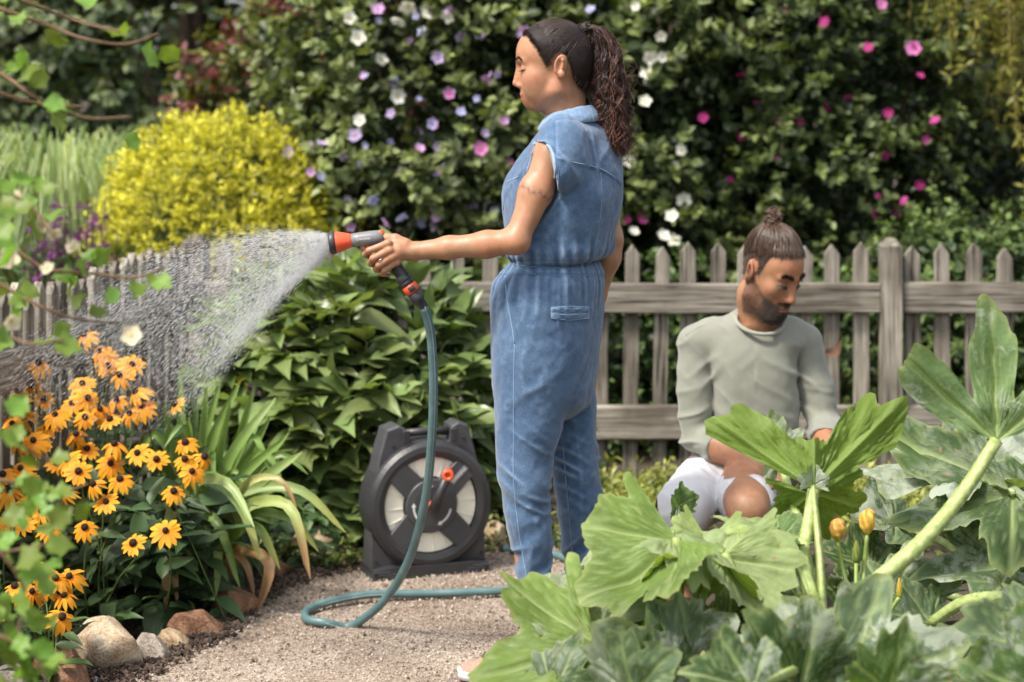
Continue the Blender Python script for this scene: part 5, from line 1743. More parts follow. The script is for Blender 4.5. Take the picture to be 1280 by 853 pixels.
class Head:
    """Local frame: f forward, s to the person's left, u up; origin between the ears."""
    def __init__(self, C, F, U, scale=1.0):
        self.C = np.asarray(C, float)
        self.F = unit(np.asarray(F, float)); U = np.asarray(U, float)
        self.U = unit(U - self.F * (U @ self.F)); self.S = np.cross(self.U, self.F)
        self.R = np.stack([self.F, self.S, self.U], 1)
        self.kv = np.broadcast_to(np.asarray(scale, float), (3,)).copy(); self.k = float(self.kv.mean())

    def w(self, f, s, u): return self.C + self.R @ (np.array([f, s, u]) * self.kv)
    def loc(self, P): return ((P - self.C) @ self.R) / self.kv

    def build(self, fld, male=False):
        k_ = self.k
        e = lambda c, r, k=0.012, op='u', R=None: fld.ell(self.w(*c), np.array(r) * self.kv, self.R if R is None else R, k * k_, op)
        co = lambda a, b, ra, rb, k=0.01, op='u': fld.cone(self.w(*a), self.w(*b), ra * k_, rb * k_, k * k_, op)
        e((0.012, 0, 0.030), (0.092, 0.073, 0.088))
        e((0.055, 0, 0.035), (0.055, 0.060, 0.055), 0.03)
        e((0.036, 0, -0.045), (0.060, 0.055, 0.074), 0.03)
        for s in (-1, 1):
            e((0.066, s * 0.041, -0.026), (0.024, 0.022, 0.022), 0.025)
            if not male: e((0.056, s * 0.034, -0.056), (0.032, 0.024, 0.034), 0.03)
            co((0.006, s * 0.053, -0.062), (0.062, s * 0.017, -0.100), 0.016 + 0.003 * male, 0.014 + 0.002 * male, 0.02)
            co((-0.002, s * 0.056, -0.02), (0.006, s * 0.053, -0.062), 0.014, 0.016, 0.02)
        if male:
            e((0.075, 0, -0.107), (0.017, 0.022, 0.0165), 0.016)
            for s in (-1, 1):
                co((0.004, s * 0.056, -0.070), (0.064, s * 0.020, -0.107), 0.0175, 0.0160, 0.02)
        else:
            e((0.073, 0, -0.099), (0.0155, 0.017, 0.0155), 0.014)
        e((0.080, 0, -0.078), (0.022, 0.027, 0.026), 0.016)
        # brow, sockets, lids
        for s in (-1, 1):
            co((0.105 + 0.003 * male, s * 0.012, 0.0135 - 0.002 * male), (0.088 + 0.003 * male, s * 0.043, 0.013), 0.0065 + 0.0015 * male, 0.0065 + 0.001 * male, 0.014)
            e((0.116, s * 0.033, -0.004), (0.017, 0.019, 0.0125), 0.012, 's')
            e((0.0865, s * 0.032, -0.006), (0.0142, 0.0165, 0.0128), 0.004)
            co((0.1005, s * 0.024, -0.0120), (0.0950, s * 0.044, -0.0105), 0.0015, 0.0013, 0.003)      # upper lid edge over the lowered eye
        # nose
        co((0.1045, 0, 0.006), (0.1145, 0, -0.042), 0.0068, 0.0085, 0.012)
        e((0.088, 0, -0.032), (0.023, 0.019, 0.036), 0.012)
        e((0.1135 + 0.003 * male, 0, -0.0455 - 0.002 * male), (0.0088 + 0.001 * male, 0.0095 + 0.001 * male, 0.0082 + 0.001 * male), 0.006)
        if male: co((0.108, 0, -0.004), (0.1175, 0, -0.044), 0.0075, 0.0088, 0.010)
        for s in (-1, 1):
            e((0.1035, s * 0.0115, -0.0505), (0.0095, 0.0068, 0.0072), 0.006)
            e((0.1065, s * 0.0062, -0.0575), (0.004, 0.0028, 0.003), 0.003, 's')
        # lips
        e((0.0968, 0, -0.0742), (0.0072, 0.0205, 0.0050), 0.005)
        e((0.0935, 0, -0.0858), (0.0078, 0.0180, 0.0058), 0.005)
        co((0.1045, 0.0, -0.0798), (0.0895, 0.023, -0.0785), 0.0016, 0.0012, 0.003, 's')
        co((0.1045, 0.0, -0.0798), (0.0895, -0.023, -0.0785), 0.0016, 0.0012, 0.003, 's')
        # ears
        for s in (-1, 1):
            a = math.radians(12)
            Fe = self.F * math.cos(a) + self.U * math.sin(a); Ue = self.U * math.cos(a) - self.F * math.sin(a)
            Re = np.stack([Fe, self.S * s * 0.94 - Fe * 0.34, Ue], 1)
            e((-0.004, s * 0.0775, 0.002), (0.017, 0.0068, 0.029), 0.006, 'u', Re)
            e((-0.006, s * 0.081, -0.022), (0.009, 0.0055, 0.011), 0.005)
            e((0.000, s * 0.0865, 0.003), (0.0095, 0.0065, 0.0185), 0.004, 's', Re)
            co((-0.010, s * 0.0835, 0.016), (-0.009, s * 0.0830, -0.006), 0.0028, 0.0022, 0.004)
            co((0.009, s * 0.0790, 0.002), (0.008, s * 0.0790, -0.012), 0.0042, 0.004, 0.004)


def vert_normals(V, F):
    n = np.cross(V[F[:, 2]] - V[F[:, 0]], V[F[:, 3]] - V[F[:, 1]])
    out = np.zeros_like(V)
    for k in range(4):
        for w in range(3):
            out[:, w] += np.bincount(F[:, k], n[:, w], len(V))
    return unit(out)


def fuzz(name, V, Nn, weight, n, length, flow, rad, c0, c1, mat, parent):
    """Short hairs rooted on a surface where weight is high, lying along flow."""
    w = np.clip(weight, 0, None) ** 1.3
    idx = RNG.choice(len(V), n, p=w / w.sum())
    mb = MB()
    for i in idx:
        d = unit(Nn[i] * 0.55 + np.asarray(flow[i] if np.ndim(flow) == 2 else flow) * 0.9 + RNG.normal(0, 0.22, 3))
        L = length * RNG.uniform(0.6, 1.3)
        p = V[i] + RNG.normal(0, 0.0009, 3) - Nn[i] * 0.0006
        v, f = tube(np.array([p, p + d * L * 0.5, p + d * L + np.array([0, 0, -0.1]) * L]), [rad, rad * 0.85, rad * 0.35], 3, cap=False)
        g = RNG.random()
        mb.add(v, f, np.array(c0) * (1 - g) + np.array(c1) * g)
    return mb.build(name, mat, parent, kind='stuff')
# ================================================================ THE WOMAN
def skin_material(name):
    m, nt, b = new_mat(name)
    L = nt.links
    vc = N(nt, 'ShaderNodeVertexColor', layer_name='Col')
    tc = N(nt, 'ShaderNodeTexCoord'); nz = N(nt, 'ShaderNodeTexNoise', i_Scale=45.0, i_Detail=5.0)
    L.new(tc.outputs['Object'], nz.inputs['Vector'])
    mr = N(nt, 'ShaderNodeMapRange', i_From_Min=0.3, i_From_Max=0.7, i_To_Min=0.90, i_To_Max=1.08)
    L.new(nz.outputs[0], mr.inputs[0])
    hs = N(nt, 'ShaderNodeHueSaturation'); L.new(vc.outputs[0], hs.inputs['Color']); L.new(mr.outputs[0], hs.inputs['Value'])
    L.new(hs.outputs[0], b.inputs['Base Color'])
    b.inputs['Roughness'].default_value = 0.46
    b.inputs['Specular IOR Level'].default_value = 0.42
    b.inputs['Subsurface Weight'].default_value = 0.12
    b.inputs['Subsurface Radius'].default_value = (0.012, 0.005, 0.003)
    b.inputs['Subsurface Scale'].default_value = 0.6
    n2 = N(nt, 'ShaderNodeTexNoise', i_Scale=700.0, i_Detail=2.0); L.new(tc.outputs['Object'], n2.inputs['Vector'])
    bp = N(nt, 'ShaderNodeBump', i_Strength=0.12, i_Distance=0.001); L.new(n2.outputs[0], bp.inputs['Height']); L.new(bp.outputs[0], b.inputs['Normal'])
    return m


def cloth_material(name, dark, mid, light, thread=900.0, fade=5.0, rough=0.85, sheen=0.25, bump=0.35, stretch=(1, 1, 0.25)):
    m, nt, b = new_mat(name)
    L = nt.links
    tc = N(nt, 'ShaderNodeTexCoord')
    n1 = N(nt, 'ShaderNodeTexNoise', i_Scale=fade, i_Detail=5.0, i_Roughness=0.6); L.new(tc.outputs['Object'], n1.inputs['Vector'])
    mp = N(nt, 'ShaderNodeMapping'); mp.inputs['Scale'].default_value = stretch; L.new(tc.outputs['Object'], mp.inputs['Vector'])
    n2 = N(nt, 'ShaderNodeTexNoise', i_Scale=thread, i_Detail=3.0, i_Roughness=0.7); L.new(mp.outputs[0], n2.inputs['Vector'])
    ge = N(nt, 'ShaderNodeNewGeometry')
    pt = N(nt, 'ShaderNodeMapRange', i_From_Min=0.47, i_From_Max=0.54, i_To_Min=-0.16, i_To_Max=0.16); L.new(ge.outputs['Pointiness'], pt.inputs[0])  # fold shading put into the cloth colour: creases darker, ridges lighter
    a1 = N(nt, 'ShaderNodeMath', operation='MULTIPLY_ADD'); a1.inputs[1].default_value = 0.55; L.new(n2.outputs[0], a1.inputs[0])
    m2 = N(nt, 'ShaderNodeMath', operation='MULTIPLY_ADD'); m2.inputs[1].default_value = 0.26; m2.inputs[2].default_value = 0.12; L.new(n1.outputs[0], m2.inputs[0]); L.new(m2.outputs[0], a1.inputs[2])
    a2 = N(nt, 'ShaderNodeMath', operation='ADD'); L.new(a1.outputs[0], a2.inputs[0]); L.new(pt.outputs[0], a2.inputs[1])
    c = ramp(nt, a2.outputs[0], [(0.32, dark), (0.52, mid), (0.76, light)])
    L.new(c, b.inputs['Base Color'])
    b.inputs['Roughness'].default_value = rough
    b.inputs['Specular IOR Level'].default_value = 0.2
    b.inputs['Sheen Weight'].default_value = sheen
    bp = N(nt, 'ShaderNodeBump', i_Strength=bump, i_Distance=0.0015); L.new(n2.outputs[0], bp.inputs['Height']); L.new(bp.outputs[0], b.inputs['Normal'])
    return m


M_SKIN = skin_material('warm skin')
M_DENIM = cloth_material('washed blue denim', (0.024, 0.052, 0.110), (0.066, 0.120, 0.212), (0.21, 0.295, 0.41))
M_DENIM2 = cloth_material('pale denim edge', (0.065, 0.12, 0.22), (0.14, 0.22, 0.34), (0.28, 0.37, 0.48))
M_SEAM = cloth_material('denim stitching', (0.07, 0.13, 0.25), (0.12, 0.20, 0.34), (0.22, 0.32, 0.46))
M_SEAMD = cloth_material('dark denim edge', (0.03, 0.06, 0.14), (0.05, 0.10, 0.21), (0.10, 0.17, 0.30))
M_HAIRD = plain('dark brown hair', (0.020, 0.011, 0.008), 0.38, 0.5, 0.4, 120)


def hair_material(name, rough=0.36):
    m, nt, b = new_mat(name)
    vc = N(nt, 'ShaderNodeVertexColor', layer_name='Col'); nt.links.new(vc.outputs[0], b.inputs['Base Color'])
    b.inputs['Roughness'].default_value = rough
    b.inputs['Specular IOR Level'].default_value = 0.55
    b.inputs['Anisotropic'].default_value = 0.4
    return m


M_HAIR = hair_material('brown hair strands', 0.45)

WD = 5.19
def wp(px, py, dy=0.0): return at(px, py, WD + dy)
SKIN_W = np.array([0.375, 0.188, 0.104])

fw = Field(axis_steps((-0.40, -0.27, 0.0026), (-0.27, -0.01, 0.0042), (-0.01, 0.13, 0.0026), (0.13, 0.36, 0.0045)), axis_steps((WD - 0.27, WD - 0.19, 0.0036), (WD - 0.19, WD + 0.02, 0.0028), (WD + 0.02, WD + 0.22, 0.007)),
           axis_steps((0.04, 1.03, 0.020), (1.03, 1.145, 0.0026), (1.145, 1.42, 0.0055), (1.42, 1.72, 0.0024)))
H = Head(wp(700, 83), (-1, 0.05, 0.0), (0, 0, 1))
H.build(fw)
# neck and trunk core
fw.chain([wp(707, 92), wp(706, 122), wp(712, 168)], [0.046, 0.046, 0.053], 0.03)
fw.ell(wp(716, 205), (0.10, 0.13, 0.10), None, 0.03)
fw.loft([(wp(0, y)[2], wp(x, y)[0], WD, a, a * 0.8) for y, x, a in [(190, 712, 0.09), (240, 705, 0.11), (330, 693, 0.10), (400, 686, 0.12), (460, 684, 0.11)]], 0.02)
fw.chain([wp(665, 440, -0.08), wp(655, 610, -0.085), wp(668, 775, -0.085), wp(672, 822, -0.085)], [0.07, 0.045, 0.032, 0.03], 0.02)
fw.chain([wp(712, 440, 0.08), wp(722, 610, 0.085), wp(724, 765, 0.085), wp(722, 805, 0.085)], [0.07, 0.045, 0.032, 0.03], 0.02)
fw.cone(wp(672, 828, -0.085), wp(610, 840, -0.10), 0.028, 0.018, 0.02)
fw.cone(wp(722, 808, 0.085), wp(666, 818, 0.07), 0.028, 0.018, 0.02)
# near (left) arm
S_, E_, W_ = wp(689, 190, -0.134), wp(645, 301, -0.195), wp(516, 314.5, -0.135)
fw.cone(wp(705, 184, -0.09), S_, 0.040, 0.040, 0.03)
mid = S_ * 0.55 + E_ * 0.45
fw.chain([S_, mid + np.array([0.004, 0, 0]), E_], [0.0400, 0.0385, 0.0300], 0.02)
fw.ell(S_ * 0.45 + E_ * 0.55 + np.array([-0.008, -0.004, 0.0]), (0.027, 0.028, 0.058), None, 0.02)
fw.ell(E_ + np.array([0.008, 0, -0.006]), (0.022, 0.024, 0.022), None, 0.016)
f1 = E_ * 0.72 + W_ * 0.28
fw.chain([E_, f1 + np.array([0, 0, -0.002]), E_ * 0.35 + W_ * 0.65, W_], [0.0315, 0.0320, 0.0268, 0.0225], 0.02)
fw.ell(W_ + np.array([0.012, -0.016, 0.006]), (0.012, 0.008, 0.008), None, 0.012)
# hand closed round the grip
fw.cone(W_, wp(499, 314.5, -0.146), 0.0215, 0.0215, 0.014)
fw.ell(wp(494, 313.5, -0.146), (0.028, 0.0165, 0.0265), None, 0.014)
fw.ell(wp(489, 322, -0.148), (0.018, 0.015, 0.022), None, 0.012)
fing = [[(485, 304.5, -0.160), (461.5, 313.5, -0.153), (456.5, 318.5, -0.128), (463, 322, -0.104)],
        [(487, 313, -0.163), (466.5, 323.5, -0.156), (463.0, 329.5, -0.128), (471, 332.5, -0.104)],
        [(491, 321, -0.161), (473.5, 331.5, -0.154), (470.5, 337.0, -0.128), (479, 339, -0.104)],
        [(496, 328, -0.155), (480.5, 338.0, -0.149), (478.5, 342.5, -0.127), (486, 343.5, -0.106)]]
for k, fg in enumerate(fing):
    q = 1.0 - 0.07 * (k == 0) - 0.16 * (k == 3)
    fw.chain([wp(*p) for p in fg], np.array([0.0102, 0.0092, 0.0085, 0.0075]) * q, 0.0035)
    fw.ell(wp(*fg[0]), np.array([0.0115, 0.0100, 0.0100]) * q, None, 0.006)
fw.chain([wp(507, 305, -0.142), wp(494, 299, -0.135), wp(482, 297.5, -0.118), wp(474, 303, -0.098)], [0.015, 0.0125, 0.0105, 0.009], 0.008)
# far (right) arm
fw.chain([wp(744, 190, 0.13), wp(761, 300, 0.115), wp(759, 322, 0.11), wp(744, 372, 0.125), wp(730, 402, 0.13)], [0.046, 0.036, 0.034, 0.027, 0.022], 0.02)
Vw, Fw = fw.mesh()
del fw
Vw = relax(Vw, Fw, 1, 0.4)

# skin colours
C = np.repeat(SKIN_W[None], len(Vw), 0)
C *= (1 + 0.06 * vnoise(Vw * 24) + 0.06 * vnoise(Vw * 70) + 0.05 * vnoise(Vw * 190))[:, None]
C *= 1 + 0.07 * vnoise(Vw * 17 + 9)[:, None] * np.array([1.0, -0.6, -1.0])
Lc = H.loc(Vw)
f_, s_, u_ = Lc[:, 0], Lc[:, 1], Lc[:, 2]
ish = (np.abs(s_) < 0.1) & (u_ > -0.14) & (u_ < 0.13) & (f_ > -0.1)
def paint(mask, col, amt=1.0):
    m = (np.clip(mask, 0, 1) * amt * ish)[:, None]
    C[:] = C * (1 - m) + np.asarray(col) * m
blush = np.exp(-(((f_ - 0.068) / 0.024) ** 2 + ((u_ + 0.035) / 0.022) ** 2))
paint(blush, (0.46, 0.165, 0.10), 0.4)
paint(np.exp(-(((f_ - 0.12) / 0.012) ** 2 + ((u_ + 0.047) / 0.010) ** 2)), (0.44, 0.17, 0.10), 0.35)
ear = (np.abs(s_) > 0.070) & (np.abs(f_) < 0.03) & (np.abs(u_) < 0.04)
paint(ear, (0.40, 0.16, 0.09), 0.5)
lt = np.clip(np.abs(s_) / 0.027, 0, 1)
mline = -0.0798 + 0.0045 * lt ** 2
lip = smoothstep(0.070, 0.076, f_) * (1 - smoothstep(0.0, 1.0, np.abs(u_ - mline) / (0.0125 * np.sqrt(np.clip(1.02 - lt ** 2, 0, 1)) + 0.0012) - 0.35 + 0.0)) * (lt < 1)
paint(lip, (0.34, 0.085, 0.065), 0.75)
brow_u = 0.0165 + 0.006 * np.sin(np.clip((np.abs(s_) - 0.010) / 0.036, 0, 1) * 2.6) - 0.004 * smoothstep(0.034, 0.048, np.abs(s_))
brow = np.exp(-((u_ - brow_u) / 0.0028) ** 2) * smoothstep(0.010, 0.016, np.abs(s_)) * (1 - smoothstep(0.045, 0.050, np.abs(s_))) * (f_ > 0.07)
paint(brow, (0.035, 0.018, 0.012), 0.9)
lash_u = -0.0105 - 0.0022 * np.cos((np.abs(s_) - 0.031) / 0.016 * 1.5)
lash = np.exp(-((u_ - lash_u) / 0.0026) ** 2) * smoothstep(0.016, 0.021, np.abs(s_)) * (1 - smoothstep(0.051, 0.055, np.abs(s_))) * (f_ > 0.07)
paint(lash, (0.018, 0.010, 0.008), 0.95)
lid = np.exp(-((u_ + 0.003) / 0.006) ** 2) * smoothstep(0.016, 0.02, np.abs(s_)) * (1 - smoothstep(0.045, 0.05, np.abs(s_))) * (f_ > 0.075)
paint(lid, (0.36, 0.17, 0.11), 0.45)
# soft hair shadowless roots: fine hair at the temple and nape
nape = smoothstep(-0.020, -0.036, f_) * smoothstep(-0.11, -0.06, u_) * (u_ < 0.03)
paint(nape, (0.10, 0.05, 0.035), 0.55)
root_d = u_ - np.interp(f_, [-0.13, -0.062, -0.046, -0.034, -0.026, -0.012, 0.004, 0.018, 0.028, 0.036, 0.046, 0.060, 0.072, 0.084, 0.12], [-0.075, -0.068, -0.050, -0.020, 0.012, 0.032, 0.034, 0.026, 0.004, 0.004, 0.024, 0.046, 0.062, 0.079, 0.092])
paint(smoothstep(-0.011, 0.002, root_d + 0.003 * vnoise(Vw * 260)) * (1 - ear), (0.05, 0.026, 0.018), 0.8)
# band tattoo round the upper arm
T0, T1 = wp(651, 229, 0), wp(692, 245, 0)
tdir = T1 - T0; tl = np.linalg.norm(tdir[[0, 2]])
q = Vw - T0
along_ = (q[:, 0] * tdir[0] + q[:, 2] * tdir[2]) / tl
perp = (-q[:, 0] * tdir[2] + q[:, 2] * tdir[0]) / tl
wig = 0.004 * np.sin(along_ * 160) + 0.003 * np.sin(along_ * 391 + 1)
tm = np.exp(-((perp - wig) / 0.0046) ** 2) * (along_ > -0.01) * (along_ < tl + 0.01) * (Vw[:, 1] < WD - 0.12) * (0.75 + 0.25 * np.sin(along_ * 420))
C = C * (1 - 0.65 * tm[:, None]) + np.array([0.05, 0.04, 0.04]) * 0.65 * tm[:, None]
# redder knuckles
for fg in fing:
    for p in fg[:2]:
        dd = np.linalg.norm(Vw - wp(*p), axis=1)
        mm = np.exp(-(dd / 0.013) ** 2)[:, None] * 0.35
        C = C * (1 - mm) + np.array([0.33, 0.125, 0.07]) * mm
woman = empty('person', wp(690, 840, 0) * [1, 1, 0], 'woman in a blue denim jumpsuit watering with a spray gun, seen from the side', 'person')
obj('body', Vw, Fw, M_SKIN, woman, col=C)
vv, ff = tube(smooth_path([wp(478.0 + 5.0 * math.cos(a), 328.5 + 4.5 * math.sin(a), -0.155 + 0.012 * math.sin(a + 0.6)) for a in np.linspace(0, 2 * math.pi, 14)], 40), 0.0012, 6)
obj('finger_ring', vv, ff, plain('silver', (0.8, 0.8, 0.8), 0.2, metal=1.0), woman)

lmb = MB()
for sd in (-1, 1):
    for k in range(22):
        q = k / 21
        p0 = np.array([0.1012 - 0.010 * q ** 1.5, sd * (0.022 + 0.027 * q), -0.0125 + 0.0022 * q])
        out = np.array([0.85 - 0.5 * q, sd * (0.1 + 0.7 * q), -0.55])
        pts = np.array([H.w(*(p0 + out * t * 0.0085 + np.array([0, 0, 0.004]) * t * t)) for t in (0, 0.5, 1)])
        v, f = tube(pts, [0.0007, 0.0006, 0.0003], 3, cap=False); lmb.add(v, f)
lmb.build('eyelashes', M_HAIRD, woman)

Nw = vert_normals(Vw, Fw)
fuzz('eyebrows', Vw, Nw, np.where(ish & (brow > 0.25), brow, 0) + 1e-9 * ish, 320, 0.0055, np.stack([0 * s_, np.sign(s_) * -0.8, 0 * s_ - 0.1], -1) * 1.0 + np.array([0.6, 0, 0]), 0.00045, (0.02, 0.011, 0.008), (0.05, 0.027, 0.018), M_HAIR, woman)
edge_w = np.exp(-(root_d / 0.006) ** 2) * ish * (1 - ear) * (f_ > -0.02)
back = H.R @ np.array([-0.8, 0, 0.55])
fuzz('hairline', Vw, Nw, edge_w, 700, 0.014, back, 0.00045, (0.02, 0.011, 0.008), (0.06, 0.03, 0.02), M_HAIR, woman)

# ---------------------------------------------------------------- jumpsuit
LX, LY = -0.41, -0.91
ROT = math.atan2(LY, LX)
def tsec(py, xl, xr, a, dy=0.0):
    h = (xr - xl) / 2 * WD / FPX
    b = math.sqrt(max(h * h - (a * LX) ** 2, 0.03 ** 2)) / abs(LY)
    c = wp((xl + xr) / 2, py, dy)
    return (c[2], c[0], WD + dy, a, b)


fj = Field(axis_steps((-0.09, 0.34, 0.0036)), axis_steps((WD - 0.26, WD + 0.06, 0.0040), (WD + 0.06, WD + 0.25, 0.007)), axis_steps((0.12, 1.50, 0.0042)))
fj.loft([tsec(*r) for r in [(136, 694, 730, 0.052), (150, 686, 742, 0.068), (162, 676, 757, 0.108), (175, 667, 766, 0.146), (195, 651, 773, 0.168), (220, 637, 777, 0.174), (245, 630, 778, 0.172),
                            (270, 631, 774, 0.168), (295, 634, 767, 0.166), (312, 634, 765, 0.166), (321, 637, 759, 0.158), (328, 647, 743, 0.140)]], 0.01, rot=ROT, pw=2.2)
# shoulder caps / sleeves
fj.cone(wp(703, 172, -0.112), wp(692, 212, -0.168), 0.060, 0.064, 0.035)
fj.cone(wp(742, 176, 0.10), wp(752, 222, 0.14), 0.052, 0.056, 0.035)
nS = np.array([-0.97, 0.0, -0.25])
pS = wp(691, 215, -0.17)
arm_cut = Field(*fj.ax)
arm_cut.chain([wp(694, 180, -0.150), wp(682, 218, -0.178), wp(645, 305, -0.20)], [0.050, 0.0485, 0.052], 0.01)
arm_cut.half(pS, -nS)
arm_cut.half(wp(680, 180, -0.17), (0.25, 0, 0.97))
# remove only sleeve cloth near the arm, never the chest behind it
gy_ = fj.ax[1][None, :, None]
chest = Field(*fj.ax)
chest.loft([tsec(*r) for r in [(162, 676, 757, 0.100), (175, 667, 766, 0.126), (195, 651, 773, 0.140), (220, 634, 780, 0.146), (245, 627, 781, 0.148), (270, 628, 777, 0.150), (295, 631, 770, 0.150), (330, 634, 752, 0.14)]], 0.01, rot=ROT, pw=2.2)
arm_cut.D = np.maximum(arm_cut.D, -(chest.D))
fj.D = np.maximum(fj.D, -arm_cut.D)
del arm_cut, chest
# trousers
fj.loft([tsec(*r) for r in [(324, 643, 745, 0.142), (333, 635, 750, 0.150), (346, 623, 754, 0.164), (370, 616, 754, 0.174), (400, 615, 753, 0.176), (430, 615, 750, 0.172), (460, 616, 746, 0.164), (485, 619, 743, 0.150), (505, 629, 735, 0.120), (522, 651, 713, 0.07)]], 0.006, rot=ROT, pw=2.15)
def leg(rows, dy):
    out = []
    for py, xl, xr, b in rows:
        c = at((xl + xr) / 2, py, WD + dy); h = (xr - xl) / 2 * (WD + dy) / FPX
        out.append((c[2], c[0], WD + dy, h, b))
    return out
fj.loft(leg([(385, 643, 697, 0.05), (415, 625, 719, 0.075), (440, 617, 725, 0.085), (470, 616, 719, 0.085), (508, 616, 709, 0.082), (542, 619, 700, 0.079), (572, 621, 691, 0.075), (600, 623, 689, 0.074), (640, 630, 689, 0.069), (680, 639, 691, 0.064), (720, 646, 690, 0.058), (768, 651, 687, 0.055)], -0.082), 0.02)
fj.loft(leg([(385, 673, 727, 0.05), (415, 658, 742, 0.075), (440, 653, 748, 0.085), (470, 658, 747, 0.085), (500, 667, 746, 0.083), (540, 677, 745, 0.079), (580, 687, 749, 0.076), (620, 694, 754, 0.072), (660, 700, 754, 0.067), (700, 705, 750, 0.061), (760, 709, 741, 0.055)], 0.085), 0.02)
# hem openings
fj.cone(wp(669, 758, -0.082), wp(669, 790, -0.082), 0.040, 0.044, 0, 's')
fj.cone(wp(725, 750, 0.085), wp(725, 790, 0.085), 0.034, 0.036, 0, 's')
zW = wp(0, 331)[2]
def rdg(n): return 1 - np.sqrt(n * n + 0.012)
def warp(P, a=0.035, f=6.0): return P + a * np.stack([vnoise(P * f, 31), vnoise(P * f, 32), vnoise(P * f, 33)], -1)
def denim_folds(P):
    th = np.arctan2(P[:, 1] - WD, P[:, 0] - (wp(693, 330)[0]))
    Q = warp(P, 0.030, 6.0)
    x, y, z = Q[:, 0], Q[:, 1], Q[:, 2]
    z0 = P[:, 2]
    g_up = np.exp(-((z0 - zW - 0.02) / 0.05) ** 2) * (z0 > zW - 0.004)
    g_dn = np.exp(-((z0 - zW + 0.03) / 0.07) ** 2) * (z0 <= zW - 0.004)
    d = 0.0044 * (g_up + 0.8 * g_dn) * (np.sin(th * 30 + 2.5 * vnoise(P * 7)) * 0.55 + vnoise(np.stack([th * 11, z * 8, x * 0], -1)))
    r1 = rdg(vnoise(np.stack([(x * 0.8 + z * 0.55) * 22, y * 10, (z * 0.8 - x * 0.55) * 6], -1), 3))
    r2 = rdg(vnoise(np.stack([(x * 0.75 - z * 0.65) * 22, y * 9 + 3, (z * 0.75 + x * 0.65) * 5.5], -1), 5))
    rv = rdg(vnoise(np.stack([x * 26, y * 22, z * 5], -1), 6))
    top = smoothstep(zW, zW + 0.08, z0)
    d = d + top * (0.0066 * (r1 ** 2 - 0.5) + 0.0046 * (r2 ** 2 - 0.5) + 0.0042 * (rv ** 2 - 0.5))
    pants = 1 - smoothstep(zW - 0.06, zW, z0)
    zc = wp(0, 520)[2]; zk = wp(0, 590)[2]; zl = wp(0, 700)[2]
    seat = np.exp(-((z - zc) / 0.15) ** 2)
    knee = np.exp(-((z - zk) / 0.10) ** 2)
    low = np.exp(-((z - zl) / 0.12) ** 2)
    rk = rdg(vnoise(np.stack([(z + x * 0.6) * 30, (x - z * 0.5) * 8, y * 7], -1), 8))
    rl = rdg(vnoise(np.stack([(z - x * 0.8) * 26, (x + z * 0.5) * 9, y * 8], -1), 9))
    d = d + pants * (seat * 0.0080 * (r2 ** 2 - 0.5) + knee * 0.0115 * (rk ** 2 - 0.45) + low * 0.0110 * (rl ** 2 - 0.45) + 0.0034 * (rv ** 2 - 0.5) + 0.0022 * vnoise(P * 14, 4))
    qx = 640 + P[:, 0] / P[:, 1] * FPX; qy = HORIZON + (CAM_H - P[:, 2]) / P[:, 1] * FPX      # garment detail is laid out on its visible side
    near = P[:, 1] < WD - 0.02
    pk_ = smoothstep(0, 1.6, np.minimum(np.minimum(qx - 688, 737 - qx), np.minimum(qy - 383.5, 400 - qy))) * near
    d = d * (1 - 0.6 * pk_) + 0.0026 * pk_ - 0.0022 * np.exp(-((qy - 390) / 1.1) ** 2) * pk_
    yk = smoothstep(-1.5, 1.5, np.interp(qx, [690, 712, 735, 752, 768, 785], [196, 203, 208, 213, 223, 236]) - qy) * near * (qx > 694) * (qy > 150)
    d = d + 0.0022 * yk
    wb = smoothstep(327, 329, qy) * (1 - smoothstep(341, 343, qy))
    d = d + 0.0025 * wb
    hemz = wp(0, 752)[2]
    d = d + 0.0018 * (P[:, 2] < hemz)
    return d + 0.0012 * vnoise(P * 45, 2) + 0.0008 * vnoise(P * 95, 7)
fj.displace(denim_folds, 0.02)


def surf(fld, px, py, near=-0.27, off=0.0):
    """First surface of the field seen from the camera through a pixel (used to lay seams on cloth)."""
    ds = np.arange(WD + near, WD + 0.25, 0.0015) if fld is fj else np.arange(MD - 0.62, MD + 0.25, 0.002)
    P = np.stack([at(px, py, d) for d in ds])
    ii = [np.clip(np.searchsorted(fld.ax[k], P[:, k]) - 1, 0, len(fld.ax[k]) - 2) for k in range(3)]
    ok = np.ones(len(P), bool)
    for k in range(3): ok &= (P[:, k] > fld.ax[k][0]) & (P[:, k] < fld.ax[k][-1])
    tt = [(P[:, k] - fld.ax[k][ii[k]]) / (fld.ax[k][ii[k] + 1] - fld.ax[k][ii[k]]) for k in range(3)]
    v = 0
    for a in (0, 1):
        for b in (0, 1):
            for c in (0, 1):
                v = v + fld.D[ii[0] + a, ii[1] + b, ii[2] + c] * (tt[0] if a else 1 - tt[0]) * (tt[1] if b else 1 - tt[1]) * (tt[2] if c else 1 - tt[2])
    v = np.where(ok, v, 1)
    h = np.nonzero(v < 0)[0]
    if len(h) == 0: return None
    return P[h[0]] - np.array([0, off, 0])


Vj, Fj = fj.mesh()
Vj = relax(Vj, Fj, 1, 0.4)
suit = obj('jumpsuit', Vj, Fj, M_DENIM, woman)


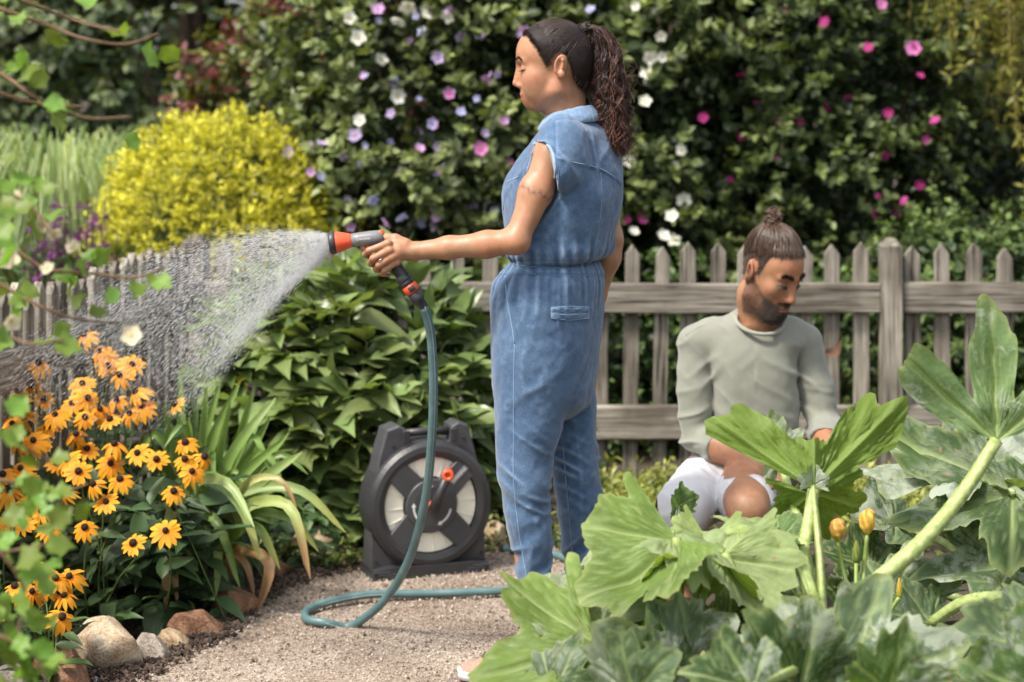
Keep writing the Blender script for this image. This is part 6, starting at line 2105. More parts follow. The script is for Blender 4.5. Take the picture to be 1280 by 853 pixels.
def seam(fld, pts, r, mat, parent, name='seam', n=None, off=0.0, closed=False):
    pts = np.array(pts, float)
    pl = smooth_path(np.c_[pts, pts[:, :1] * 0], n or max(12, int(np.linalg.norm(np.diff(pts, axis=0), axis=1).sum() / 4)))[:, :2] if not closed else pts
    Q = [surf(fld, x, y, off=off) for x, y in pl]
    Q = [q for q in Q if q is not None]
    if len(Q) < 4: return
    Q = np.array(Q)
    ys = Q[:, 1].copy()
    for _ in range(3): ys[1:-1] = (ys[:-2] + ys[1:-1] * 2 + ys[2:]) / 4
    Q[:, 1] = ys - 0.0006
    v, f = tube(Q, r, 5)
    obj(name, v, f, mat, parent)


def dense(poly, step=3.0):
    out = []
    for a, b in zip(poly[:-1], poly[1:]):
        n = max(1, int(math.hypot(b[0] - a[0], b[1] - a[1]) / step))
        out += [(a[0] + (b[0] - a[0]) * i / n, a[1] + (b[1] - a[1]) * i / n) for i in range(n)]
    return out + [poly[-1]]


seam(fj, [(631, 345), (634, 375), (641, 415), (643, 430)], 0.0018, M_SEAM, suit, 'pocket_edge')
seam(fj, [(634.5, 346), (638, 378), (645, 414)], 0.0010, M_SEAMD, suit, 'pocket_edge')
seam(fj, [(643, 430), (642, 480), (642, 540), (642, 600), (648, 660), (657, 715), (664, 764)], 0.0015, M_SEAM, suit, 'seam')
seam(fj, [(645.5, 432), (644.5, 480), (644.5, 540), (645, 600), (651, 660), (660, 715), (667, 764)], 0.0008, M_SEAMD, suit, 'seam')
seam(fj, [(742, 346), (744, 380), (742, 420), (734, 455), (722, 490), (712, 510)], 0.0013, M_SEAMD, suit, 'seam')
seam(fj, [(704, 560), (707, 600), (712, 650), (716, 700)], 0.0013, M_SEAM, suit, 'seam')
pk = [(689, 385), (689, 398), (712, 400.5), (736, 398), (736, 384), (712, 383), (689, 385)]
seam(fj, dense(pk), 0.0014, M_SEAM, suit, 'pocket_welt', closed=True)
pk2 = [(691.5, 389), (712, 389.5), (733.5, 389)]
seam(fj, dense(pk2), 0.0012, M_SEAMD, suit, 'pocket_welt', closed=True)
seam(fj, dense([(691.5, 393), (712, 394), (733.5, 392.5)]), 0.0011, M_SEAM, suit, 'pocket_welt', closed=True)
seam(fj, [(697, 197), (712, 202), (735, 207), (752, 212), (768, 222), (779, 232)], 0.0016, M_SEAM, suit, 'yoke_seam')
seam(fj, [(697, 199.5), (712, 204.5), (735, 209.5), (752, 214.5), (768, 224.5), (779, 234.5)], 0.0009, M_SEAMD, suit, 'yoke_seam')
seam(fj, [(702, 215), (699, 240), (694, 275), (689, 318)], 0.0012, M_SEAMD, suit, 'seam')
seam(fj, [(751, 215), (752, 250), (748, 290), (742, 320)], 0.0010, M_SEAM, suit, 'seam')
seam(fj, [(630, 338), (650, 341), (690, 344), (730, 345), (756, 343)], 0.0016, M_SEAMD, suit, 'waist_seam')
seam(fj, [(632, 329), (650, 332), (690, 335), (730, 336), (752, 334)], 0.0015, M_SEAMD, suit, 'waist_seam')
# frayed sleeve edge
seam(fj, [(667, 181), (675, 178), (684, 181), (690, 190), (693.5, 205), (694.5, 222), (693, 240)], 0.0042, M_DENIM2, suit, 'sleeve_hem', n=60)
seam(fj, [(671, 179), (679, 177), (688, 183), (694, 194), (697.5, 208), (698.5, 224), (697, 242)], 0.0016, M_SEAMD, suit, 'sleeve_hem', n=50)

# collar: a folded band round the neck
def ring_pt(a, rf, rs, c, tilt): return c + np.array([-0.91, 0.41, 0]) * rf * math.cos(a) + np.array([LX, LY, 0]) * rs * math.sin(a) + np.array([0, 0, -tilt * math.cos(a)])
fc = Field(axis_steps((0.02, 0.27, 0.0034)), axis_steps((WD - 0.14, WD + 0.14, 0.0036)), axis_steps((1.36, 1.54, 0.0034)))
cA, cB = wp(713, 141), wp(712, 156)
for i in range(40):
    a, b = 2 * math.pi * i / 40, 2 * math.pi * (i + 1) / 40
    for t in np.linspace(0, 1, 6):
        rA = 0.056 + 0.020 * t
        z = cA * (1 - t) + cB * t
        bulge = 0.004 * math.sin(t * math.pi)
        fc.cone(ring_pt(a, rA + bulge, rA * 1.05 + bulge, z, 0.014), ring_pt(b, rA + bulge, rA * 1.05 + bulge, z, 0.014), 0.0052, 0.0052, 0.006)
fc.displace(lambda P: 0.0015 * vnoise(P * 40) + 0.001 * vnoise(P * 90), 0.01)
v, f = fc.mesh(); obj('collar', relax(v, f, 1), f, M_DENIM2, suit)
del fc
# chest pocket flap edge
seam(fj, [(634, 228), (640, 225), (648, 221)], 0.002, M_SEAM, suit, 'chest_pocket')
seam(fj, [(629, 262), (632, 240), (634, 228)], 0.0014, M_SEAMD, suit, 'chest_pocket')

# ---------------------------------------------------------------- shoes
def shoe(toe, heel, z0, upper, sole, parent):
    d = toe - heel; L = np.linalg.norm(d[:2]); d = d / np.linalg.norm(d); s = np.array([-d[1], d[0], 0])
    root = None
    t = np.linspace(0, 1, 22)
    wdt = np.interp(t, [0, .06, .25, .5, .75, .92, 1], [0.012, 0.030, 0.034, 0.034, 0.044, 0.030, 0.010])
    hgt = np.interp(t, [0, .08, .25, .4, .6, .8, .95, 1], [0.055, 0.075, 0.085, 0.075, 0.055, 0.042, 0.032, 0.012])
    def body(w, z_lo, z_hi, nseg, top_r):
        V = []
        for k in range(22):
            c = heel + d * L * t[k]
            for a in np.linspace(0, math.pi, nseg):
                x = math.cos(a); zz = math.sin(a) ** top_r
                V.append(c + s * w[k] * x + np.array([0, 0, z_lo + (z_hi[k] - z_lo) * zz]))
        i, j = np.meshgrid(np.arange(21), np.arange(nseg), indexing='ij'); j2 = (j + 1) % nseg
        F = np.stack([i * nseg + j, (i + 1) * nseg + j, (i + 1) * nseg + j2, i * nseg + j2], -1).reshape(-1, 4)
        return np.array(V), [F, np.arange(nseg)[None], (np.arange(nseg)[::-1] + 21 * nseg)[None]]
    V, F = body(wdt, z0 + 0.018, z0 + hgt, 13, 0.8); up = obj('shoe', V, F, upper, parent)
    V, F = body(wdt + 0.004, z0, np.full(22, z0 + 0.026), 9, 0.25); obj('sole', V, F, sole, up)


M_SHOE = plain('coral canvas', (0.55, 0.22, 0.17), 0.8, 0.3, 0.15, 200, bump=0.3, bscale=1200)
M_SOLE = plain('white rubber', (0.68, 0.66, 0.64), 0.55, 0.4, 0.05)
Z0 = np.array([1, 1, 0])
shoe(wp(572, 0, -0.11) * Z0, wp(693, 0, -0.075) * Z0, 0.014, M_SHOE, M_SOLE, woman)
shoe(wp(640, 0, 0.07) * Z0, wp(748, 0, 0.095) * Z0, 0.014, M_SHOE, M_SOLE, woman)

# ---------------------------------------------------------------- hair: combed cap, strands, curly ponytail
fh = Field(axis_steps((0.0, 0.26, 0.0034)), axis_steps((WD - 0.11, WD + 0.11, 0.0040)), axis_steps((1.44, 1.72, 0.0034)))
hk = lambda c, r, k=0.012: fh.ell(H.w(*c), np.array(r), H.R, k)
hk((0.012, 0, 0.030), (0.0965, 0.0775, 0.0930)); hk((0.052, 0, 0.038), (0.0560, 0.0630, 0.0575), 0.03); hk((-0.03, 0, -0.01), (0.050, 0.064, 0.075), 0.03)
hl_f = [-0.13, -0.062, -0.046, -0.034, -0.026, -0.012, 0.004, 0.018, 0.028, 0.036, 0.046, 0.060, 0.072, 0.084, 0.12]
hl_u = [-0.075, -0.068, -0.050, -0.020, 0.012, 0.032, 0.034, 0.026, 0.004, 0.004, 0.024, 0.046, 0.062, 0.079, 0.092]
X, Y, Z = np.meshgrid(*fh.ax, indexing='ij')
Lc = H.loc(np.stack([X, Y, Z], -1).reshape(-1, 3)).reshape(*X.shape, 3)
line = np.interp(Lc[..., 0], hl_f, hl_u)
line += 0.003 * vnoise(Lc.reshape(-1, 3) * [140, 60, 20]).reshape(X.shape)
fh.D += (0.0048 * (1 - smoothstep(0.0, 0.020, Lc[..., 2] - line))).astype(np.float32)
fh.D = np.maximum(fh.D, ((line - Lc[..., 2]) * 0.8).astype(np.float32))
fh.displace(lambda P: 0.0009 * vnoise(P * [60, 160, 60]), 0.012)
del X, Y, Z, Lc, line
v, f = fh.mesh(); v = relax(v, f, 1)
hc = np.array([0.012, 0.0065, 0.005]) * (1 + 0.4 * vnoise(v * 120))[:, None]
M_CAP = hair_material('combed hair', 0.62); M_CAP.node_tree.nodes['Principled BSDF'].inputs['Specular IOR Level'].default_value = 0.25
hair = obj('hair', v, f, M_CAP, woman, col=hc)
# combed strands over the cap, converging on the ponytail tie
tie = (-0.066, 0.0, 0.098)
def ell_dir(p):                                   # point on the hair cap in the direction of local p
    c = np.array([0.012, 0, 0.030])
    d = unit(np.asarray(p) - c)
    best = 0
    for cc, r in (((0.012, 0, 0.030), (0.0975, 0.0785, 0.0940)), ((0.052, 0, 0.038), (0.0570, 0.0640, 0.0585)), ((-0.03, 0, -0.01), (0.051, 0.065, 0.076))):
        o = (c - np.array(cc)) / np.array(r); q = d / np.array(r)
        a = (q * q).sum(-1); b = (q * o).sum(-1); e = (o * o).sum() - 1
        best = np.maximum(best, (-b + np.sqrt(np.maximum(b * b - a * e, 0))) / a)
    return c + d * best[..., None]
smb = MB()
for k in range(700):
    while True:
        st = ell_dir(np.array([0.012, 0, 0.030]) + unit(RNG.normal(size=3)))
        dl = st[2] - np.interp(st[0], hl_f, hl_u)
        if dl > -0.006 and RNG.random() < math.exp(-max(dl, 0) / 0.035) + 0.05: break
    st = ell_dir(st); en = np.array(tie) + RNG.normal(0, 0.006, 3)
    t = np.linspace(0, 1, 16)[:, None]
    P = ell_dir(st * (1 - t) + en * t + np.array([0, 0, 0.010]) * np.sin(t * math.pi)) * [1, 1, 1]
    P[-1] = en
    Wd = H.C + P @ H.R.T
    vv, ff = tube(Wd, np.linspace(0.0010, 0.0014, 16), 3, cap=False)
    smb.add(vv, ff, np.array([0.018, 0.0095, 0.007]) * RNG.uniform(0.35, 2.4))
smb.build('strands', M_HAIR, hair, kind='stuff')
# ponytail
pmb = MB()
tieW = H.w(*tie)
vv, ff = tube(np.array([tieW + np.array([-0.006, 0, -0.002]), tieW + np.array([0.006, 0, 0.002])]), 0.0155, 14)
obj('hair_tie', vv, ff, M_HAIRD, hair)
cline = [(733, 34, 0), (745, 36, 0), (757, 58, 0), (760, 95, -0.005), (763, 130, -0.01), (767, 162, -0.012), (771, 192, -0.012)]
cl_ = smooth_path([wp(*p) for p in cline], 60)
wid = np.interp(np.linspace(0, 1, 60), [0, .06, .2, .45, .75, 0.9, 1], [0.010, 0.020, 0.036, 0.045, 0.042, 0.032, 0.018])
for lk in range(150):
    t1 = RNG.uniform(0.70, 1.03)
    a0 = RNG.uniform(0, 2 * math.pi); rr = math.sqrt(RNG.random()) * 0.95
    ampL = RNG.uniform(0.003, 0.0125); wl_ = RNG.uniform(0.034, 0.105); ph0 = RNG.uniform(0, 6.28); hand = RNG.choice([-1, 1])
    g = RNG.random() ** 1.6
    col = np.array([0.020, 0.009, 0.007]) * (1 - g) + np.array([0.150, 0.058, 0.034]) * g
    dr = RNG.normal(0, 0.014, 3) * [1, 1, 0.3]
    for k in range(6):
        n = 29
        t = np.linspace(0, min(t1 + RNG.normal(0, 0.015), 1.0), n)
        idx = t * 59
        i0 = np.clip(idx.astype(int), 0, 58); fr = (idx - i0)[:, None]
        cc = cl_[i0] * (1 - fr) + cl_[i0 + 1] * fr
        ww = np.interp(t, np.linspace(0, 1, 60), wid)
        off = np.stack([np.cos(a0) * rr * ww, np.sin(a0) * rr * ww * 0.9, np.zeros(n)], -1)
        amp = np.clip((t - 0.06) * 2.2, 0, 1) * ampL * (0.75 + 0.5 * t)
        ph = ph0 + hand * (t * 0.36) / wl_ * 2 * math.pi
        hel = np.stack([np.cos(ph) * amp, np.sin(ph) * amp, 0 * amp], -1)
        jit = RNG.normal(0, 0.0032, 3) * (0.4 + 1.4 * t[:, None]) + 0.0022 * np.sin(ph[:, None] * 2.3 + RNG.uniform(0, 6, 3))
        P = cc + off + hel + jit + dr * (t[:, None] ** 2)
        vv, ff = tube(P, np.linspace(0.0013, 0.0008, n), 3, cap=False)
        tt = np.repeat(np.linspace(0.6, 1.35, n), 3)[:, None]
        pmb.add(vv, ff, col * tt * RNG.uniform(0.7, 1.35))
# flyaway ends
for k in range(110):
    i = int(RNG.integers(10, 60)); p = cl_[i] + np.array([wid[i] * RNG.choice([-0.6, 1.0]), RNG.normal(0, 0.01), 0])
    P = smooth_path([p, p + RNG.normal(0, 0.012, 3) + [0.008, 0, -0.008], p + RNG.normal(0, 0.014, 3) + [0.012, 0, -0.025]], 8)
    vv, ff = tube(P, 0.0006, 3, cap=False); pmb.add(vv, ff, (0.09, 0.04, 0.025))
pmb.build('ponytail', M_HAIR, hair, kind='stuff', label='curly brown ponytail falling over the collar')
# ================================================================ THE MAN
MD = 5.85
def mp_(px, py, dy=0.0): return at(px, py, MD + dy)
SKIN_M = np.array([0.365, 0.178, 0.098])
fm_ = Field(axis_steps((0.40, 0.66, 0.006), (0.66, 1.10, 0.0033)), axis_steps((MD - 0.56, MD - 0.36, 0.006), (MD - 0.36, MD + 0.02, 0.0030), (MD + 0.02, MD + 0.24, 0.008)),
            axis_steps((0.0, 0.30, 0.016), (0.30, 0.50, 0.0036), (0.50, 0.82, 0.014), (0.82, 1.14, 0.0027)))
yaw, pit = math.radians(38), math.radians(18)
Fv = np.array([math.sin(yaw) * math.cos(pit), -math.cos(yaw) * math.cos(pit), -math.sin(pit)])
Uv = np.array([math.sin(yaw) * math.sin(pit), -math.cos(yaw) * math.sin(pit), math.cos(pit)])
HM = Head(mp_(960, 337, -0.055), Fv, Uv, (0.99, 0.89, 1.06))
HM.build(fm_, male=True)
fm_.chain([HM.w(-0.010, 0, -0.015), HM.w(-0.016, 0, -0.085), mp_(947, 408, 0.02)], [0.052, 0.054, 0.060], 0.03)
fm_.cone(HM.w(0.045, 0, -0.105), mp_(948, 402, -0.03), 0.026, 0.03, 0.03)
# trunk core, thighs, shins
fm_.loft([(mp_(0, y)[2], mp_(x, y)[0], MD + dy, a, b) for y, x, dy, a, b in [(412, 945, 0.03, 0.10, 0.06), (450, 942, 0.03, 0.13, 0.085), (520, 938, 0.03, 0.12, 0.085), (590, 912, 0.03, 0.13, 0.10)]], 0.03)
KL, KR = mp_(934, 636, -0.44), mp_(852, 640, -0.34)
fm_.chain([mp_(930, 600, 0.0), KL * 0.5 + mp_(930, 600, 0.0) * 0.5 + [0, 0, 0.006], KL], [0.082, 0.075, 0.058], 0.02)
fm_.ell(KL + [0, -0.012, -0.004], (0.044, 0.040, 0.046), None, 0.02)
fm_.chain([mp_(890, 600, 0.0), KR], [0.080, 0.055], 0.02)
aL = np.array([KL[0] + 0.02, KL[1] + 0.16, 0.075]); aR = np.array([mp_(848, 0)[0], MD - 0.08, 0.075])
fm_.chain([KL, KL * 0.6 + aL * 0.4 + [0, 0.03, 0], aL], [0.048, 0.048, 0.034], 0.02)
fm_.chain([KR, KR * 0.6 + aR * 0.4 + [0, 0.03, 0], aR], [0.048, 0.048, 0.034], 0.02)
for a_ in (aL, aR):
    fm_.cone(a_ + [0, 0.03, -0.04], a_ + [-0.01, -0.15, -0.055], 0.030, 0.018, 0.02)
    fm_.cone(a_ + [0, 0.02, 0.0], a_ + [0, -0.08, -0.035], 0.034, 0.026, 0.02)
# right arm (picture left): elbow to wrist bare
SR, ER, WR = mp_(871, 430, 0.03), mp_(873, 546, -0.02), mp_(955, 583, -0.235)
fm_.chain([SR, ER], [0.046, 0.034], 0.02)
fm_.chain([ER, ER * 0.68 + WR * 0.32, ER * 0.3 + WR * 0.7, WR], [0.036, 0.0430, 0.035, 0.0275], 0.02)
# right hand: palm down, fingers pinching
fm_.cone(WR, mp_(968, 587, -0.285), 0.025, 0.024, 0.012)
fm_.ell(mp_(968, 587, -0.29), (0.030, 0.034, 0.020), None, 0.012)
for k, fg in enumerate([[(972, 581, -0.315), (983, 586, -0.350), (983, 595, -0.365), (978, 600, -0.362)], [(968, 586, -0.318), (978, 593, -0.352), (978, 602, -0.362), (973, 606, -0.352)],
                        [(963, 590, -0.312), (971, 598, -0.342), (971, 606, -0.350), (966, 609, -0.338)], [(958, 593, -0.300), (964, 601, -0.325), (964, 608, -0.330), (960, 610, -0.32)]]):
    fm_.chain([mp_(*p) for p in fg], [0.0112, 0.0100, 0.0092, 0.0082], 0.004)
fm_.chain([mp_(973, 580, -0.27), mp_(984, 580, -0.31), mp_(988, 588, -0.35), mp_(986, 596, -0.368)], [0.016, 0.013, 0.0108, 0.009], 0.008)
# left arm (picture right)
SL, EL, WL = mp_(1004, 428, 0.03), mp_(1030, 530, -0.02), mp_(1034, 572, -0.225)
fm_.chain([SL, EL], [0.046, 0.034], 0.02)
fm_.chain([EL, EL * 0.6 + WL * 0.4, WL], [0.036, 0.039, 0.027], 0.02)
fm_.cone(WL, mp_(1046, 579, -0.27), 0.025, 0.026, 0.012)
fm_.ell(mp_(1049, 577, -0.275), (0.030, 0.026, 0.022), None, 0.012)
for k, fg in enumerate([[(1056, 570, -0.295), (1064, 577, -0.325), (1052, 580, -0.340), (1044, 580, -0.332)], [(1060, 575, -0.288), (1068, 583, -0.315), (1057, 587, -0.330), (1049, 587, -0.322)],
                        [(1061, 581, -0.280), (1066, 589, -0.303), (1056, 593, -0.315), (1049, 592, -0.308)], [(1058, 587, -0.272), (1062, 594, -0.290), (1053, 597, -0.300), (1047, 596, -0.295)]]):
    fm_.chain([mp_(*p) for p in fg], np.array([0.0112, 0.0102, 0.0094, 0.0084]) * (1 - 0.12 * (k == 3)), 0.0035)
fm_.chain([mp_(1040, 572, -0.27), mp_(1036, 577, -0.305), mp_(1034, 584, -0.332), mp_(1038, 589, -0.345)], [0.016, 0.013, 0.0108, 0.009], 0.008)
Vm, Fm = fm_.mesh()
del fm_
Vm = relax(Vm, Fm, 1, 0.4)
C = np.repeat(SKIN_M[None], len(Vm), 0)
C *= (1 + 0.09 * vnoise(Vm * 24) + 0.06 * vnoise(Vm * 70) + 0.05 * vnoise(Vm * 190))[:, None]
C *= 1 + 0.08 * vnoise(Vm * 17 + 9)[:, None] * np.array([1.0, -0.6, -1.0])
Lc = HM.loc(Vm)
f_, s_, u_ = Lc[:, 0], Lc[:, 1], Lc[:, 2]
ish = (np.abs(s_) < 0.1) & (u_ > -0.16) & (u_ < 0.13) & (f_ > -0.1)
as_ = np.abs(s_)
paint(np.exp(-(((f_ - 0.075) / 0.022) ** 2 + ((u_ + 0.028) / 0.018) ** 2)), (0.43, 0.155, 0.09), 0.4)
paint(np.exp(-(((f_ - 0.12) / 0.012) ** 2 + ((u_ + 0.047) / 0.010) ** 2)), (0.43, 0.155, 0.09), 0.35)
paint(((as_ > 0.070) & (np.abs(f_) < 0.03) & (np.abs(u_) < 0.04)).astype(float), (0.42, 0.16, 0.09), 0.6)
speck = 0.88 + 0.25 * vnoise(Lc * 420, 3)
# beard: jaw line, chin, moustache, thin on the cheeks
jaw_edge = np.interp(f_, [-0.03, 0.0, 0.02, 0.05, 0.075, 0.10], [0.03, 0.024, -0.018, -0.050, -0.060, -0.072])
beard = smoothstep(0.004, -0.014, u_ - jaw_edge) * smoothstep(-0.022, -0.004, f_) * smoothstep(-0.145, -0.118, u_)
beard *= np.clip(0.72 + 0.28 * smoothstep(0.04, 0.075, f_), 0, 1)
tache = np.exp(-((u_ + 0.0650) / 0.0060) ** 2) * (1 - smoothstep(0.024, 0.032, as_)) * (f_ > 0.075)
lipm = smoothstep(0.070, 0.076, f_) * (1 - smoothstep(0.3, 1.0, np.abs(u_ + 0.0800) / 0.0105)) * (1 - smoothstep(0.019, 0.024, as_))
paint(np.clip(beard * speck, 0, 1) * (1 - lipm), (0.028, 0.017, 0.012), 0.97)
paint(tache * speck, (0.026, 0.016, 0.012), 0.97)
paint(lipm, (0.38, 0.135, 0.10), 0.75)
paint(lipm * np.exp(-((u_ + 0.0798) / 0.0018) ** 2), (0.10, 0.04, 0.03), 0.8)
bu = 0.0165 + 0.004 * np.sin(np.clip((as_ - 0.010) / 0.038, 0, 1) * 2.8)
brow = np.exp(-((u_ - bu) / 0.0056) ** 2) * smoothstep(0.009, 0.014, as_) * (1 - smoothstep(0.044, 0.052, as_)) * (f_ > 0.07)
paint(brow * (0.8 + 0.2 * speck), (0.028, 0.016, 0.011), 0.95)
lu = -0.0115 - 0.0022 * np.cos((as_ - 0.031) / 0.016 * 1.5)
lash = np.exp(-((u_ - lu) / 0.0038) ** 2) * smoothstep(0.015, 0.019, as_) * (1 - smoothstep(0.049, 0.053, as_)) * (f_ > 0.07)
paint(lash, (0.016, 0.010, 0.008), 0.95)
paint(np.exp(-((u_ + 0.002) / 0.0065) ** 2) * smoothstep(0.014, 0.02, as_) * (1 - smoothstep(0.045, 0.052, as_)) * (f_ > 0.075), (0.30, 0.13, 0.085), 0.55)  # eye socket shading painted into the skin colour
# short cropped sides show scalp through stubble
side = smoothstep(0.0, 0.012, u_ - np.interp(f_, [-0.1, -0.05, -0.03, 0.0, 0.012, 0.03, 0.046, 0.06], [-0.06, -0.06, -0.02, 0.030, -0.012, -0.006, 0.030, 0.058]) + 0.003 * vnoise(Vm * 230)) * smoothstep(0.035, 0.05, as_) * (1 - ((as_ > 0.0715) & (np.abs(f_ + 0.004) < 0.024) & (u_ < 0.034) & (u_ > -0.05)))
paint(side, (0.055, 0.033, 0.023), 0.9)
paint(smoothstep(-0.008, 0.002, u_ - np.interp(f_, [0.05, 0.065, 0.085, 0.12], [0.056, 0.062, 0.070, 0.076]) + 0.003 * vnoise(Vm * 260)) * (f_ > 0.045), (0.05, 0.03, 0.02), 0.85)
for p in [(1056, 570, -0.295), (1060, 575, -0.288), (1061, 581, -0.280), (1064, 577, -0.325), (1068, 583, -0.315), (972, 581, -0.315), (968, 586, -0.318), (934, 632, -0.46)]:
    mm = np.exp(-(np.linalg.norm(Vm - mp_(*p), axis=1) / 0.014) ** 2)[:, None] * 0.35
    C = C * (1 - mm) + np.array([0.38, 0.13, 0.075]) * mm
man = empty('person', mp_(905, 0, 0.03) * [1, 1, 0], 'man in a sage green sweater and white shorts sitting by the fence', 'person')
obj('body', Vm, Fm, M_SKIN, man, col=C)
Nm = vert_normals(Vm, Fm)
dn = HM.R @ np.array([0.25, 0, -0.9])
fuzz('beard', Vm, Nm, (beard * (1 - lipm) * (0.25 + smoothstep(0.03, 0.07, f_)) + 1.6 * tache) * ish, 4200, 0.0060, dn, 0.00042, (0.016, 0.010, 0.007), (0.055, 0.032, 0.021), M_HAIR, man)
fuzz('eyebrows', Vm, Nm, np.where(brow > 0.2, brow, 0) * ish, 600, 0.0075, np.outer(np.sign(s_), HM.S) * 0.9 + HM.R @ np.array([0, 0, 0.2]), 0.00055, (0.014, 0.009, 0.007), (0.035, 0.02, 0.014), M_HAIR, man)
fuzz('cropped_sides', Vm, Nm, side * ish * (u_ > -0.03), 3800, 0.0085, HM.R @ np.array([-0.6, 0, -0.3]), 0.00055, (0.022, 0.013, 0.009), (0.07, 0.042, 0.028), M_HAIR, man)
lmb = MB()
for sd in (-1, 1):
    for k in range(24):
        q = k / 23
        p0 = np.array([0.1012 - 0.010 * q ** 1.5, sd * (0.020 + 0.029 * q), -0.0125 + 0.0022 * q])
        out = np.array([0.85 - 0.5 * q, sd * (0.1 + 0.7 * q), -0.65])
        pts = np.array([HM.w(*(p0 + out * t * 0.0085)) for t in (0, 0.5, 1)])
        v, f = tube(pts, [0.0008, 0.0007, 0.0003], 3, cap=False); lmb.add(v, f)
lmb.build('eyelashes', M_HAIRD, man)

# ---------------------------------------------------------------- sweater
M_KNIT = cloth_material('sage green jersey', (0.150, 0.155, 0.125), (0.215, 0.222, 0.182), (0.275, 0.28, 0.235), thread=1300.0, fade=7.0, bump=0.25, sheen=0.3, stretch=(1, 1, 1))
M_SHORT = cloth_material('white cotton jersey', (0.50, 0.50, 0.52), (0.60, 0.60, 0.62), (0.70, 0.70, 0.71), thread=1100.0, fade=9.0, bump=0.25, sheen=0.2, stretch=(1, 1, 1))
fs = Field(axis_steps((0.42, 1.06, 0.0040)), axis_steps((MD - 0.26, MD + 0.04, 0.0042), (MD + 0.04, MD + 0.22, 0.008)), axis_steps((0.36, 0.90, 0.0040)))
tb = math.radians(-10)
def msec(py, xl, xr, b, dy=0.02):
    h = (xr - xl) / 2 * MD / FPX
    c = mp_((xl + xr) / 2, py, 0)
    return (c[2], c[0], MD + dy, h, b)
fs.loft([msec(*r) for r in [(388, 922, 968, 0.055), (396, 908, 980, 0.066, 0.02), (406, 888, 994, 0.078, 0.02), (420, 872, 1006, 0.092), (445, 878, 1000, 0.104, 0.015), (475, 886, 998, 0.108, 0.01), (505, 890, 998, 0.108, 0.005), (535, 888, 996, 0.112, 0.0),
                            (560, 880, 990, 0.120, 0.0), (582, 866, 982, 0.124, 0.005), (596, 860, 978, 0.122, 0.01)]], 0.01, rot=tb, pw=2.25)
# sleeves
fs.cone(mp_(890, 420, 0.03), SR, 0.056, 0.057, 0.03)
fs.chain([SR, SR * 0.5 + ER * 0.5 + [-0.008, 0, 0], ER + [-0.006, 0.004, 0]], [0.057, 0.053, 0.050], 0.009)
cR = ER * 0.70 + WR * 0.30
fs2 = Field(*fs.ax)
fs2.cone(ER, cR, 0.0500, 0.0525, 0)
fs.cone(mp_(988, 418, 0.03), SL, 0.056, 0.057, 0.03)
fs.chain([SL, SL * 0.5 + EL * 0.5 + [0.004, 0, 0], EL + [0.002, 0.004, 0]], [0.057, 0.052, 0.050], 0.009)
cL = EL * 0.52 + WL * 0.48
fs2.cone(EL, cL, 0.0495, 0.0475, 0)
def jersey_folds(P):
    Q = warp(P, 0.03, 7.0)
    x, y, z = Q[:, 0], Q[:, 1], Q[:, 2]
    xc = mp_(938, 500)[0]
    r1 = rdg(vnoise(np.stack([(x - xc) * 5, y * 5, (z + 0.30 * np.abs(x - xc)) * 30], -1), 13))
    r2 = rdg(vnoise(np.stack([(x * 0.7 + z * 0.7) * 24, y * 6, (z * 0.7 - x * 0.7) * 7], -1), 15))
    r3 = rdg(vnoise(np.stack([(x * 0.7 - z * 0.7) * 24, y * 6 + 2, (z * 0.7 + x * 0.7) * 7], -1), 17))
    belly = np.exp(-((z - mp_(0, 550)[2]) / 0.070) ** 2)
    arms = smoothstep(0.125, 0.150, np.abs(P[:, 0] - xc))
    elbow = np.exp(-((z - mp_(0, 520)[2]) / 0.085) ** 2) * arms
    chest = np.exp(-((z - mp_(0, 450)[2]) / 0.09) ** 2)
    diag = np.where(P[:, 0] < xc, r3, r2)
    d = belly * 0.0120 * (r1 ** 2 - 0.5) + elbow * 0.0075 * (r1 ** 2 - 0.45) + chest * 0.0065 * (diag ** 2.2 - 0.45) + 0.0026 * (r2 ** 2 - 0.5)
    pit_ = np.exp(-(((np.abs(P[:, 0] - xc) - 0.115) / 0.035) ** 2 + ((z - mp_(0, 480)[2]) / 0.06) ** 2))
    return d + pit_ * 0.006 * (diag ** 2 - 0.6) + 0.0009 * vnoise(P * 50, 2)
fs.displace(jersey_folds, 0.02); fs2.displace(jersey_folds, 0.02)
# neck opening and cuffs cut after folding
nc = mp_(946, 402, 0.0)
fs.ell(nc + [0.006, -0.026, 0.024], (0.072, 0.088, 0.058), None, 0.006, 's')
dR, dL = unit(WR - ER), unit(WL - EL)
fs2.half(cR + dR * 0.012, dR, lo=cR - 0.075, hi=cR + 0.085)
fs2.half(cL + dL * 0.012, dL, lo=cL - 0.065, hi=cL + 0.075)
fs2.cone(cR + dR * 0.030, WR, 0.0480, 0.046, 0, 's')
fs2.cone(cL + dL * 0.028, WL, 0.0435, 0.042, 0, 's')
hh = np.maximum(0.012 - np.abs(fs.D - fs2.D), 0) / 0.012
fs.D = np.minimum(fs.D, fs2.D) - hh * hh * 0.003
del fs2, hh
Vs, Fs = fs.mesh(); Vs = relax(Vs, Fs, 1, 0.4)
sweater = obj('sweater', Vs, Fs, M_KNIT, man)
